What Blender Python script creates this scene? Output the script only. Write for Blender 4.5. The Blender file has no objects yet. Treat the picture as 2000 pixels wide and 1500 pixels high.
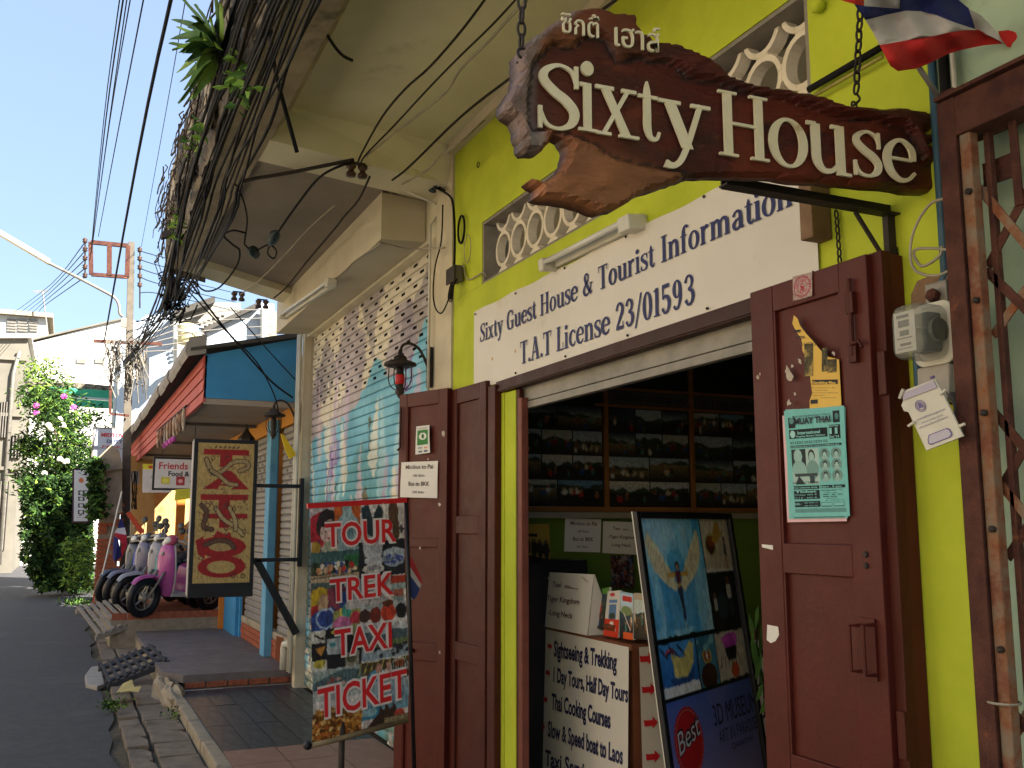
import bpy, math, random
import numpy as np
from mathutils import Vector, Matrix
from mathutils.geometry import delaunay_2d_cdt
random.seed(7); NR = np.random.RandomState(5)
scene = bpy.context.scene
COL = scene.collection
R = math.radians

# ---------------------------------------------------------------- camera, sky, sun, exposure
FPX = 1900.0; YAW = R(24.4); PIT = math.atan(275/1900.0)
CAM = Vector((0, 0, 1.55))
cd = bpy.data.cameras.new('camera'); cam = bpy.data.objects.new('camera', cd); COL.objects.link(cam)
cd.sensor_fit = 'HORIZONTAL'; cd.sensor_width = 36.0; cd.lens = 36.0*FPX/2000.0
cd.clip_start = 0.05; cd.clip_end = 2000
cam.location = CAM; cam.rotation_euler = (math.pi/2+PIT, 0, -YAW)
scene.camera = cam

SUN_DIR = Vector((0.50, -0.62, 0.60)).normalized()      # towards the sun
EL = math.asin(SUN_DIR.z); AZ = math.atan2(SUN_DIR.x, SUN_DIR.y)
w = bpy.data.worlds.new('World'); scene.world = w; w.use_nodes = True
nt = w.node_tree; bgn = nt.nodes['Background']
sky = nt.nodes.new('ShaderNodeTexSky'); sky.sky_type = 'NISHITA'; sky.sun_disc = False
sky.sun_elevation = EL; sky.sun_rotation = AZ % (2*math.pi)
sky.air_density = 1.0; sky.dust_density = 1.0; sky.ozone_density = 4.0
hz_ = nt.nodes.new('ShaderNodeMix'); hz_.data_type = 'RGBA'; hz_.inputs[0].default_value = .72      # thin even haze over the sky
nt.links.new(sky.outputs[0], hz_.inputs[6]); hz_.inputs[7].default_value = (1.26, 1.62, 2.22, 1)
nt.links.new(hz_.outputs[2], bgn.inputs[0]); bgn.inputs[1].default_value = 0.088
sd = bpy.data.lights.new('sun', 'SUN'); sd.energy = 5.0; sd.angle = R(0.5); sd.color = (1.0, 0.93, 0.82)
so = bpy.data.objects.new('sun', sd); COL.objects.link(so); so.location = (0, -5, 30)
so.rotation_euler = SUN_DIR.to_track_quat('Z', 'Y').to_euler()
vs = scene.view_settings
vs.view_transform = 'Standard'; vs.look = 'None'; vs.gamma = 1.0; vs.use_curve_mapping = False
vs.exposure = 2.3
scene.cycles.max_bounces = 8; scene.cycles.diffuse_bounces = 5

# ---------------------------------------------------------------- helpers
_fw = Vector((math.sin(YAW)*math.cos(PIT), math.cos(YAW)*math.cos(PIT), math.sin(PIT)))
_rt = Vector((math.cos(YAW), -math.sin(YAW), 0))
_up = _rt.cross(_fw)
def P(u, v, ax, val):
    """the point that a sight line meets on the real plane ax = val (for measuring the photograph)"""
    r = _fw + _rt*((u-1000)/FPX) + _up*(-(v-750)/FPX)
    i = 'xyz'.index(ax)
    return CAM + r*((val-CAM[i])/r[i])

def lin(c):
    if isinstance(c, str):
        c = [int(c[i:i+2], 16)/255 for i in (0, 2, 4)]
    return tuple(((x/12.92) if x <= .04045 else ((x+.055)/1.055)**2.4) for x in c)

_mats = {}
def M(name, c1, c2=None, scale=6., rough=.75, bump=.15, metal=0., c3=None, s3=1.3, t3=.62, fine=60., vstr=None, attr=False, spec=.35, trans=0., stretch=None):
    """procedural paint / plaster / metal: two-tone mottling, larger stains (c3), fine relief"""
    m = bpy.data.materials.new(name); m.use_nodes = True; n = m.node_tree.nodes; l = m.node_tree.links
    b = n['Principled BSDF']; b.inputs['Roughness'].default_value = rough; b.inputs['Metallic'].default_value = metal
    b.inputs['Specular IOR Level'].default_value = spec
    tc = n.new('ShaderNodeTexCoord'); src = tc.outputs['Object']
    if stretch:
        mp = n.new('ShaderNodeMapping'); mp.inputs['Scale'].default_value = stretch
        l.new(src, mp.inputs['Vector']); src = mp.outputs[0]
    def noise(s, d=4, r=.6):
        t = n.new('ShaderNodeTexNoise'); t.inputs['Scale'].default_value = s; t.inputs['Detail'].default_value = d
        t.inputs['Roughness'].default_value = r; l.new(src, t.inputs['Vector']); return t.outputs['Fac']
    def ramp(f, a, bb):
        r_ = n.new('ShaderNodeMapRange'); r_.inputs[1].default_value = a; r_.inputs[2].default_value = bb
        l.new(f, r_.inputs[0]); return r_.outputs[0]
    def mix(f, a, bb):
        x = n.new('ShaderNodeMix'); x.data_type = 'RGBA'
        if f is not None: l.new(f, x.inputs[0])
        for s, v in ((6, a), (7, bb)):
            if isinstance(v, tuple): x.inputs[s].default_value = v+(1,)
            else: l.new(v, x.inputs[s])
        return x.outputs[2]
    a = lin(c1)
    if attr:
        at = n.new('ShaderNodeVertexColor'); at.layer_name = 'Col'; colr = at.outputs[0]
        if c2: colr = mix(ramp(noise(scale), .55, .8), colr, lin(c2))
    else:
        colr = mix(ramp(noise(scale), .35, .65), a, lin(c2 or c1))
    if c3: colr = mix(ramp(noise(s3, 6, .7), t3, t3+.12), colr, lin(c3))
    l.new(colr, b.inputs['Base Color'])
    if bump:
        bp = n.new('ShaderNodeBump'); bp.inputs['Strength'].default_value = bump; bp.inputs['Distance'].default_value = .01
        l.new(noise(fine, 5, .65), bp.inputs['Height']); l.new(bp.outputs[0], b.inputs['Normal'])
    if rough > .3:
        rr = n.new('ShaderNodeMapRange'); l.new(noise(scale*2.3), rr.inputs[0]); rr.inputs[3].default_value = max(.05, rough-.14); rr.inputs[4].default_value = min(1, rough+.14)
        l.new(rr.outputs[0], b.inputs['Roughness'])
    if trans: b.inputs['Transmission Weight'].default_value = trans
    _mats[name] = m
    return m

class MB:
    def __init__(s): s.v = []; s.f = []; s.c = None; s.uv = None
    def quad(s, *p):
        i = len(s.v); s.v += [tuple(q) for q in p]; s.f.append(tuple(range(i, i+len(p)))); return s
    def box(s, x0, x1, y0, y1, z0, z1):
        i = len(s.v)
        s.v += [(x, y, z) for z in (z0, z1) for (x, y) in ((x0, y0), (x1, y0), (x1, y1), (x0, y1))]
        s.f += [(i, i+3, i+2, i+1), (i+4, i+5, i+6, i+7)] + [(i+k, i+(k+1) % 4, i+4+(k+1) % 4, i+4+k) for k in range(4)]
        return s
    def ob(s, o, a, b, c):
        """box from a corner o and three edge vectors"""
        o, a, b, c = map(Vector, (o, a, b, c)); i = len(s.v)
        s.v += [tuple(q) for q in (o, o+a, o+a+b, o+b, o+c, o+a+c, o+a+b+c, o+b+c)]
        fs = [(0, 3, 2, 1), (4, 5, 6, 7), (0, 1, 5, 4), (1, 2, 6, 5), (2, 3, 7, 6), (3, 0, 4, 7)]
        if a.cross(b).dot(c) < 0: fs = [tuple(reversed(f)) for f in fs]
        s.f += [tuple(i+k for k in f) for f in fs]; return s
    def prism(s, poly, d):
        """poly: 3D points in one plane, d: extrusion vector"""
        n = len(poly); i = len(s.v); d = Vector(d)
        s.v += [tuple(p) for p in poly] + [tuple(Vector(p)+d) for p in poly]
        s.f += [tuple(range(i, i+n)), tuple(reversed(range(i+n, i+2*n)))]
        s.f += [(i+(k+1) % n, i+k, i+n+k, i+n+(k+1) % n) for k in range(n)]; return s
    def tube(s, pts, r, n=6, caps=True):
        pts = [Vector(p) for p in pts]; i0 = len(s.v); k = len(pts)
        if not hasattr(r, '__len__'): r = [r]*k
        prev = None
        for j, p in enumerate(pts):
            t = (pts[min(j+1, k-1)]-pts[max(j-1, 0)])
            if t.length < 1e-9: t = Vector((0, 0, 1))
            t.normalize()
            if prev is None:
                prev = t.orthogonal().normalized()
            u = (prev - t*prev.dot(t))
            if u.length < 1e-6: u = t.orthogonal()
            u.normalize(); prev = u; v = t.cross(u)
            for a in range(n):
                an = 2*math.pi*a/n
                s.v.append(tuple(p+(u*math.cos(an)+v*math.sin(an))*r[j]))
        for j in range(k-1):
            for a in range(n):
                b = (a+1) % n
                s.f.append((i0+j*n+a, i0+j*n+b, i0+(j+1)*n+b, i0+(j+1)*n+a))
        if caps:
            s.f.append(tuple(reversed(range(i0, i0+n)))); s.f.append(tuple(range(i0+(k-1)*n, i0+k*n)))
        return s
    def torus(s, c, ax, R_, r, n=20, m=6, sc=(1, 1)):
        c = Vector(c); ax = Vector(ax).normalized(); u = ax.orthogonal().normalized()
        if abs(ax.z) < .9: u = Vector((0, 0, 1)); u = (u-ax*u.dot(ax)).normalized()
        v = ax.cross(u); i = len(s.v)
        for a in range(n):
            A = 2*math.pi*a/n; d = u*math.cos(A)*sc[0]+v*math.sin(A)*sc[1]; q = c+d*R_; dn = d.normalized()
            for b in range(m):
                B = 2*math.pi*b/m; s.v.append(tuple(q+dn*math.cos(B)*r+ax*math.sin(B)*r))
        for a in range(n):
            for b in range(m):
                s.f.append((i+a*m+b, i+a*m+(b+1) % m, i+((a+1) % n)*m+(b+1) % m, i+((a+1) % n)*m+b))
        return s
    def lathe(s, c, prof, ax=(0, 0, 1), n=16):
        """prof: list of (radius, height along ax)"""
        c = Vector(c); ax = Vector(ax).normalized(); u = ax.orthogonal().normalized(); v = ax.cross(u); i = len(s.v)
        for (r, h) in prof:
            for a in range(n):
                A = 2*math.pi*a/n; s.v.append(tuple(c+ax*h+(u*math.cos(A)+v*math.sin(A))*r))
        for j in range(len(prof)-1):
            for a in range(n):
                b = (a+1) % n; s.f.append((i+j*n+a, i+j*n+b, i+(j+1)*n+b, i+(j+1)*n+a))
        s.f.append(tuple(reversed(range(i, i+n)))); k = len(prof)-1; s.f.append(tuple(range(i+k*n, i+k*n+n)))
        return s
    def blob(s, c, r, n=10, m=7, jit=0.):
        c = Vector(c); i = len(s.v); r = r if hasattr(r, '__len__') else (r, r, r)
        for a in range(m+1):
            t = math.pi*a/m
            for b in range(n):
                p = 2*math.pi*b/n; k = 1+random.uniform(-jit, jit)
                s.v.append((c.x+r[0]*k*math.sin(t)*math.cos(p), c.y+r[1]*k*math.sin(t)*math.sin(p), c.z+r[2]*k*math.cos(t)))
        for a in range(m):
            for b in range(n):
                b2 = (b+1) % n; s.f.append((i+a*n+b, i+(a+1)*n+b, i+(a+1)*n+b2, i+a*n+b2))
        return s
    def xf(s, mat, i0=0):
        s.v[i0:] = [tuple(mat @ Vector(q)) for q in s.v[i0:]]; return s

def tag(o, label=None, cat=None, group=None, kind=None):
    for k, v in (('label', label), ('category', cat), ('group', group), ('kind', kind)):
        if v: o[k] = v
    return o
def link(o, parent=None):
    COL.objects.link(o)
    if parent is not None: o.parent = parent
    return o
def absloc(o):
    v = Vector((0, 0, 0))
    while o is not None: v += o.location; o = o.parent
    return v
def build(name, mb, mat, parent=None, smooth=False, bevel=0., colors=None, base=None, raw=False, **kw):
    """one mesh object; vertices were collected in world metres and become local to the parent (or to base)"""
    off = absloc(parent) if parent is not None else Vector(base or (0, 0, 0))
    if raw: off = Vector((0, 0, 0))
    me = bpy.data.meshes.new(name)
    me.from_pydata([(x-off.x, y-off.y, z-off.z) for (x, y, z) in mb.v], [], mb.f)
    if mat is not None: me.materials.append(mat)
    if smooth:
        me.polygons.foreach_set('use_smooth', [True]*len(me.polygons))
    if colors is not None:
        ca = me.color_attributes.new('Col', 'FLOAT_COLOR', 'POINT')
        arr = np.ones((len(me.vertices), 4), np.float32); arr[:, :3] = colors
        ca.data.foreach_set('color', arr.ravel())
    me.update()
    o = bpy.data.objects.new(name, me); link(o, parent)
    if parent is None: o.location = off
    if bevel:
        md = o.modifiers.new('bevel', 'BEVEL'); md.width = bevel; md.segments = 2; md.limit_method = 'ANGLE'; md.harden_normals = False
    tag(o, **kw)
    return o
def thing(name, label, cat, loc, group=None):
    o = bpy.data.objects.new(name, None); o.empty_display_size = .1; COL.objects.link(o); o.location = Vector(loc)
    return tag(o, label, cat, group)
def S(name, mb, mat, **kw):
    return build(name, mb, mat, kind='structure', **kw)
def dup(o, loc=None, label=None, parent=None, rotz=None):
    c = o.copy(); COL.objects.link(c)
    if parent is not None: c.parent = parent
    if loc is not None: c.location = Vector(loc)
    if rotz is not None: c.rotation_euler = (0, 0, rotz)
    if label: c['label'] = label
    for ch in list(o.children): dup(ch, parent=c)
    return c
def piece(src, name, loc, parent, rot=None):
    """another copy of a repeated part, sharing its mesh"""
    o = bpy.data.objects.new(name, src.data); COL.objects.link(o); o.parent = parent; o.location = Vector(loc)
    if rot: o.rotation_euler = rot
    return o

# ---------------------------------------------------------------- flat print: a painted colour grid
def vnoise(h, w_, cells, seed=0, octs=3):
    rs = np.random.RandomState(seed); out = np.zeros((h, w_)); amp = 1; tot = 0
    for o in range(octs):
        c = cells*2**o; g = rs.rand(c+2, c+2)
        y = np.linspace(0, c, h); x = np.linspace(0, c, w_)
        yi = y.astype(int); xi = x.astype(int); fy = (y-yi)[:, None]; fx = (x-xi)[None]
        fy = fy*fy*(3-2*fy); fx = fx*fx*(3-2*fx)
        a = g[yi][:, xi]; b = g[yi][:, xi+1]; c_ = g[yi+1][:, xi]; d = g[yi+1][:, xi+1]
        out += amp*((a*(1-fx)+b*fx)*(1-fy)+(c_*(1-fx)+d*fx)*fy); tot += amp; amp *= .5
    return out/tot
def hexa(c):
    return np.array([int(c[i:i+2], 16)/255 for i in (0, 2, 4)]) if isinstance(c, str) else np.array(c)
class CV:
    """canvas in sRGB; x right, y down, both 0..1"""
    def __init__(s, w_, h, c='ffffff'):
        s.w = w_; s.h = h; s.a = np.zeros((h, w_, 3)); s.a[:] = hexa(c)
        s.X, s.Y = np.meshgrid((np.arange(w_)+.0)/(w_-1), (np.arange(h)+.0)/(h-1))
    def put(s, m, c, al=1.):
        s.a[m] = s.a[m]*(1-al)+hexa(c)*al
    def rect(s, x0, y0, x1, y1, c, al=1.): s.put((s.X >= x0) & (s.X <= x1) & (s.Y >= y0) & (s.Y <= y1), c, al)
    def ell(s, cx, cy, rx, ry, c, al=1.): s.put(((s.X-cx)/rx)**2+((s.Y-cy)/ry)**2 <= 1, c, al)
    def ring(s, cx, cy, rx, ry, t, c):
        d = np.sqrt(((s.X-cx)/rx)**2+((s.Y-cy)/ry)**2); s.put((d <= 1) & (d >= 1-t), c)
    def grad(s, x0, y0, x1, y1, c0, c1):
        m = (s.X >= x0) & (s.X <= x1) & (s.Y >= y0) & (s.Y <= y1)
        t = ((s.Y-y0)/max(1e-6, y1-y0))[m][:, None]; s.a[m] = hexa(c0)*(1-t)+hexa(c1)*t
    def poly(s, pts, c, al=1.):
        m = np.zeros(s.X.shape, bool); n = len(pts)
        for i in range(n):
            x0, y0 = pts[i]; x1, y1 = pts[(i+1) % n]
            if y0 == y1: continue
            cond = ((y0 > s.Y) != (y1 > s.Y)) & (s.X < (x1-x0)*(s.Y-y0)/(y1-y0)+x0); m ^= cond
        s.put(m, c, al)
    def line(s, x0, y0, x1, y1, t, c, asp=1.):
        dx, dy = x1-x0, (y1-y0)*asp; L = dx*dx+dy*dy+1e-9
        u = np.clip(((s.X-x0)*dx+(s.Y-y0)*asp*dy)/L, 0, 1)
        d = np.sqrt((s.X-x0-u*dx)**2+((s.Y-y0)*asp-u*dy)**2); s.put(d < t, c)
    def speck(s, x0, y0, x1, y1, cols, n, r, asp=1., seed=1, ry=None):
        rs = np.random.RandomState(seed)
        for i in range(n):
            q = r*rs.uniform(.5, 1.3); s.ell(rs.uniform(x0, x1), rs.uniform(y0, y1), q, (ry or q/asp)*rs.uniform(.6, 1.4), cols[rs.randint(len(cols))])
    def mottle(s, k=.15, cells=12, seed=3):
        n_ = vnoise(s.h, s.w, cells, seed)[..., None]-.5; s.a = np.clip(s.a+n_*k*2, 0, 1)
    def warp(s, k=.012, cells=26, seed=5, grain=.06):
        """loosen hard shapes and add print grain"""
        nx = (vnoise(s.h, s.w, cells, seed, 2)-.5)*2*k*s.w; ny = (vnoise(s.h, s.w, cells, seed+1, 2)-.5)*2*k*s.w
        J, I = np.meshgrid(np.arange(s.w), np.arange(s.h))
        s.a = s.a[np.clip((I+ny).round().astype(int), 0, s.h-1), np.clip((J+nx).round().astype(int), 0, s.w-1)]
        b = s.a.copy()
        for dy, dx in ((0, 1), (0, -1), (1, 0), (-1, 0)): b += np.roll(s.a, (dy, dx), (0, 1))
        s.a = s.a*.45+b/5*.55; rs = np.random.RandomState(seed)
        s.a = np.clip(s.a*(1+(vnoise(s.h, s.w, 60, seed+2, 2)[..., None]-.5)*2.2*grain*3)+rs.uniform(-grain, grain, (s.h, s.w, 1))*.6, 0, 1)
    def photo(s, x0, y0, x1, y1, seed):
        """an unreadable little snapshot: sky, hills, ground and people-sized dabs"""
        rs = np.random.RandomState(seed); W = x1-x0; H = y1-y0
        skyc = ['9fb4c4', 'c8cdd0', '6f93ab', '30404a', 'aeb6a6', 'd9d2c2'][rs.randint(6)]
        grd = ['3c4a2c', '5a4a38', '2a3830', '8a7a5a', '3a4e58', '24241f'][rs.randint(6)]
        hz = y0+H*rs.uniform(.3, .6)
        s.grad(x0, y0, x1, hz, skyc, 'b8bfc0' if rs.rand() < .5 else skyc); s.grad(x0, hz, x1, y1, grd, '2a2620')
        pts = [(x0, hz)]+[(x0+W*i/6, hz-H*rs.uniform(0, .25)) for i in range(7)]+[(x1, hz)]; s.poly(pts, '35453a')
        for i in range(rs.randint(3, 8)):
            cx = rs.uniform(x0+.08*W, x1-.08*W); cy = rs.uniform(hz, y1-.15*H); q = rs.uniform(.03, .08)*W
            s.ell(cx, cy, q, H*.13, ['a02a22', '2a4a8a', 'c9b89a', '1b1b1b', 'd8d4c8', '8a5a3a', '4a7a6a'][rs.randint(7)]); s.ell(cx, cy-H*.15, q*.5, H*.05, 'a87a5a')
        s.mono(x0, y0, x1, y1)
    def mono(s, x0, y0, x1, y1, k=.12):
        m = (s.X >= x0) & (s.X <= x1) & (s.Y >= y0) & (s.Y <= y1)
        n_ = vnoise(s.h, s.w, 40, 9, 2)[m][:, None]-.5; s.a[m] = np.clip(s.a[m]+n_*k*2, 0, 1)
    def lin(s):
        a = s.a; return np.where(a <= .04045, a/12.92, ((a+.055)/1.055)**2.4)
def sheet(name, cv, fn, mat, parent=None, thick=None, **kw):
    """cv printed on the surface fn(s, t) -> point; s right, t down"""
    mb = MB(); W, H = cv.w, cv.h
    mb.v = [tuple(fn(i/(W-1), j/(H-1))) for j in range(H) for i in range(W)]
    mb.f = [(j*W+i, (j+1)*W+i, (j+1)*W+i+1, j*W+i+1) for j in range(H-1) for i in range(W-1)]
    return build(name, mb, mat, parent, smooth=True, colors=cv.lin().reshape(-1, 3), **kw)
def bil(tl, tr, br, bl):
    tl, tr, br, bl = map(Vector, (tl, tr, br, bl))
    return lambda s, t: (tl*(1-s)+tr*s)*(1-t)+(bl*(1-s)+br*s)*t

# ---------------------------------------------------------------- lettering
_tc = {}
def text_verts(s, bold=0., extr=0.):
    key = (s, bold, extr)
    if key in _tc: return _tc[key]
    cu = bpy.data.curves.new('t', 'FONT'); cu.body = s; cu.size = 1; cu.offset = bold; cu.extrude = extr; cu.resolution_u = 3
    o = bpy.data.objects.new('t', cu); COL.objects.link(o)
    dg = bpy.context.evaluated_depsgraph_get(); dg.update()
    me = bpy.data.meshes.new_from_object(o.evaluated_get(dg))
    v = np.array([tuple(q.co) for q in me.vertices]).reshape(-1, 3); f = [tuple(p.vertices) for p in me.polygons]
    bpy.data.objects.remove(o); bpy.data.curves.remove(cu); bpy.data.meshes.remove(me)
    _tc[key] = (v, f); return v, f
def text(s, fn, mat, parent, x, y, size=None, width=None, align='l', bold=0., sx=1., lift=.0015, shear=0., name='lettering', extr=0., rise=0., **kw):
    """letters on a surface fn(X, Y, lift) -> point, X right and Y up in metres; (x, y) baseline start"""
    v, f = text_verts(s, bold, extr)
    if len(v) == 0: return None
    x0, x1 = v[:, 0].min(), v[:, 0].max(); k = size/.73 if size else 1.     # size = cap height
    kx = k*sx
    if width: kx = width/(x1-x0); k = k if size else kx
    ox = -x0*kx
    if align == 'c': ox -= (x1-x0)*kx/2
    if align == 'r': ox -= (x1-x0)*kx
    mb = MB()
    for q in v:
        X = x+ox+q[0]*kx+q[1]*k*shear; Y = y+q[1]*k+rise*(ox+q[0]*kx)
        mb.v.append(tuple(fn(X, Y, lift+q[2]*k)))
    mb.f = f
    return build(name, mb, mat, parent, **kw)
def plane_fn(o, r, u):
    o, r, u = Vector(o), Vector(r).normalized(), Vector(u).normalized(); n = r.cross(u)
    return lambda X, Y, l=0.: o+r*X+u*Y+n*l

# serif alphabet drawn as strokes: L straight (x0,y0,x1,y1,w) with horizontal width, R rectangle, S smooth stroke of varying weight, O ring
def glyphs(W, T):
    F = T*.9
    def feet(*xs): return [('R', a, 0, b, F) for a, b in xs]
    g = {}
    Sp = [(.53, .72, T), (.47, .9, T*1.2), (.3, .965, T*1.1), (.13, .86, .75*W), (.11, .72, W*.95), (.24, .57, W*1.05), (.4, .45, W*1.1), (.5, .3, W), (.46, .13, W*.8), (.3, .035, T*1.1), (.14, .08, T*1.2), (.06, .27, T)]
    g['S'] = (.62, [('S', Sp), ('R', .505, .66, .555, .99), ('R', .035, .01, .085, .33)])
    g['s'] = (.48, [('S', [(a*.8, b*.66/.98, c*.85) for a, b, c in Sp]), ('R', .4, .43, .44, .66), ('R', .03, .01, .07, .22)])
    g['i'] = (.32, [('L', .15, 0, .15, .66, W), ('R', .02, .61, .15, .66)]+feet((0, .31))+[('O', .15, .86, .1, .1, 0, 0)])
    g['x'] = (.64, [('L', .13, .66, .47, 0, W*1.05), ('L', .5, .66, .1, 0, T*1.4), ('R', 0, .61, .27, .66), ('R', .39, .61, .61, .66)]+feet((0, .22), (.34, .64)))
    g['t'] = (.4, [('S', [(.17, .86, T*.6), (.17, .7, W*.9), (.17, .4, W), (.17, .18, W), (.23, .04, T*1.7), (.33, .04, T*1.2), (.38, .14, T)]), ('R', .01, .61, .36, .66)])
    g['y'] = (.64, [('L', .13, .66, .35, .02, W*1.05), ('S', [(.52, .66, T*1.3), (.36, .1, T*1.4), (.26, -.16, T*1.5), (.16, -.25, T*1.8), (.07, -.23, W*.9)]), ('R', 0, .61, .27, .66), ('R', .4, .61, .64, .66)])
    g['H'] = (.84, [('L', .17, 0, .17, 1, W), ('L', .65, 0, .65, 1, W), ('R', .17, .49, .65, .49+T), ('R', .03, 1-F, .31, 1), ('R', .51, 1-F, .79, 1)]+feet((.03, .31), (.51, .79)))
    g['o'] = (.62, [('O', .3, .33, .29, .345, .29-W, .345-T)])
    g['O'] = (.8, [('O', .38, .49, .36, .5, .36-W, .5-T)])
    g['0'] = (.62, [('O', .3, .49, .27, .5, .27-W, .5-T)])
    g['u'] = (.68, [('S', [(.15, .64, W), (.15, .35, W), (.16, .16, W*.95), (.25, .04, T*1.6), (.38, .05, T*1.3), (.49, .16, T)]), ('L', .51, 0, .51, .66, W), ('R', .02, .61, .15, .66), ('R', .38, .61, .51, .66)]+feet((.51, .66)))
    g['n'] = (.7, [('L', .15, 0, .15, .66, W), ('S', [(.17, .46, T), (.27, .6, T*1.4), (.4, .625, T*1.8), (.5, .53, W*.95), (.52, .38, W), (.52, .02, W)]), ('R', .02, .61, .15, .66)]+feet((.02, .28), (.39, .65)))
    g['m'] = (1.04, [('L', .15, 0, .15, .66, W), ('S', [(.17, .46, T), (.26, .6, T*1.4), (.37, .625, T*1.8), (.46, .53, W*.95), (.48, .38, W), (.48, .02, W)]), ('S', [(.5, .46, T), (.6, .6, T*1.4), (.72, .625, T*1.8), (.83, .53, W*.95), (.85, .38, W), (.85, .02, W)]), ('R', .02, .61, .15, .66)]+feet((.02, .28), (.36, .6), (.73, .98)))
    g['r'] = (.5, [('L', .15, 0, .15, .66, W), ('S', [(.17, .42, T), (.25, .57, T*1.5), (.34, .62, T*2), (.42, .57, W*.85)]), ('R', .02, .61, .15, .66)]+feet((.02, .3)))
    g['f'] = (.42, [('S', [(.17, .02, W), (.17, .5, W), (.17, .8, W*.9), (.24, .95, T*1.5), (.34, .97, T*1.6), (.42, .9, W*.7)]), ('R', .01, .61, .36, .66)]+feet((.03, .32)))
    g['e'] = (.6, [('R', .1, .33, .5, .33+T), ('S', [(.52, .35, W*.7), (.5, .52, W*.8), (.38, .63, T*1.3), (.25, .62, T*1.4), (.13, .5, W*.85), (.09, .33, W), (.14, .15, W*.9), (.28, .04, T*1.6), (.42, .06, T*1.2), (.54, .17, T)])])
    g['a'] = (.62, [('S', [(.1, .48, W*.8), (.16, .59, T*1.3), (.28, .635, T*1.3), (.4, .57, W*.8), (.43, .42, W), (.43, .14, W), (.49, .04, T*1.4), (.58, .07, T)]), ('S', [(.42, .38, T), (.22, .33, T*1.4), (.11, .2, W*.85), (.16, .06, T*1.7), (.3, .04, T*1.4), (.42, .15, T)])])
    g['c'] = (.56, [('S', [(.5, .5, W*.7), (.42, .6, T*1.3), (.29, .63, T*1.3), (.15, .5, W*.9), (.11, .33, W), (.15, .16, W*.9), (.29, .04, T*1.5), (.42, .06, T*1.2), (.51, .18, T)])])
    g['G'] = (.84, [('S', [(.66, .7, T), (.56, .9, T*1.3), (.4, .96, T*1.2), (.2, .84, W*.8), (.12, .5, W), (.2, .15, W*.85), (.4, .035, T*1.2), (.56, .07, T*1.2), (.65, .2, T)]), ('L', .64, .03, .64, .42, W), ('R', .46, .39, .8, .39+F), ('R', .64, .66, .685, .98)])
    g['C'] = g['G']
    g['T'] = (.74, [('L', .36, 0, .36, 1, W), ('R', .03, 1-T, .69, 1), ('R', .03, .74, .08, 1), ('R', .64, .74, .69, 1)]+feet((.2, .52)))
    g['I'] = (.4, [('L', .19, 0, .19, 1, W), ('R', .03, 1-F, .35, 1)]+feet((.03, .35)))
    g['A'] = (.8, [('L', .36, 1, .1, 0, T*1.3), ('L', .36, 1, .62, 0, W*1.1), ('R', .2, .3, .5, .3+T)]+feet((0, .24), (.46, .78)))
    g['L'] = (.66, [('L', .19, 0, .19, 1, W), ('R', .05, 1-F, .34, 1), ('R', .05, 0, .6, T), ('R', .55, 0, .6, .3)])
    g['&'] = (.84, [('S', [(.68, .5, T), (.6, .25, T*1.2), (.4, .05, T*1.6), (.2, .08, W*.8), (.12, .26, W), (.24, .48, T*1.6), (.42, .66, T*1.4), (.44, .85, T*1.4), (.31, .96, T*1.4), (.19, .83, W*.8), (.27, .6, W), (.48, .28, W), (.7, .05, W)]), ('R', .56, .47, .8, .47+F)])
    g['2'] = (.6, [('S', [(.09, .72, W*.8), (.15, .9, T*1.5), (.3, .965, T*1.5), (.45, .83, W*.9), (.44, .64, W), (.28, .38, T*2.2), (.1, .1, T*1.5)]), ('R', .06, 0, .52, .13), ('R', .47, 0, .52, .28)])
    g['3'] = (.6, [('S', [(.1, .76, W*.8), (.18, .93, T*1.5), (.32, .96, T*1.4), (.44, .82, W*.9), (.4, .62, W*.7), (.24, .53, T*1.3)]), ('S', [(.24, .53, T*1.3), (.42, .45, W*.8), (.48, .27, W), (.38, .07, W*.7), (.22, .035, T*1.4), (.1, .2, W*.8)])])
    g['5'] = (.6, [('L', .14, .5, .14, 1, T*1.3), ('R', .12, .86, .48, 1), ('S', [(.14, .5, T), (.27, .59, T*1.6), (.42, .5, W*.9), (.48, .3, W), (.38, .07, W*.7), (.22, .035, T*1.4), (.1, .2, W*.8)])])
    g['9'] = (.62, [('O', .29, .68, .24, .31, .24-W, .31-T), ('S', [(.46, .68, W), (.46, .35, W*.9), (.34, .07, W*.6), (.2, .035, T*1.4), (.12, .15, W*.7)])])
    g['1'] = (.42, [('L', .22, 0, .22, .98, W), ('R', .06, .86, .22, .93)]+feet((.06, .4)))
    g['/'] = (.44, [('L', .04, -.15, .4, 1.05, T*1.4)])
    g['.'] = (.26, [('O', .12, .09, .09, .09, 0, 0)])
    g[' '] = (.34, [])
    return g
GB = glyphs(.165, .062)      # bold, for the banner
GN = glyphs(.125, .045)      # lighter, for the carved sign
def smooth_path(pts, k=5):
    out = []; n = len(pts)
    for i in range(n-1):
        p0, p1, p2, p3 = (np.array(pts[max(0, min(n-1, j))]) for j in (i-1, i, i+1, i+2))
        for t in np.arange(k)/k:
            out.append(.5*((2*p1)+(-p0+p2)*t+(2*p0-5*p1+4*p2-p3)*t*t+(-p0+3*p1-3*p2+p3)*t**3))
    out.append(np.array(pts[-1])); return out
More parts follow.
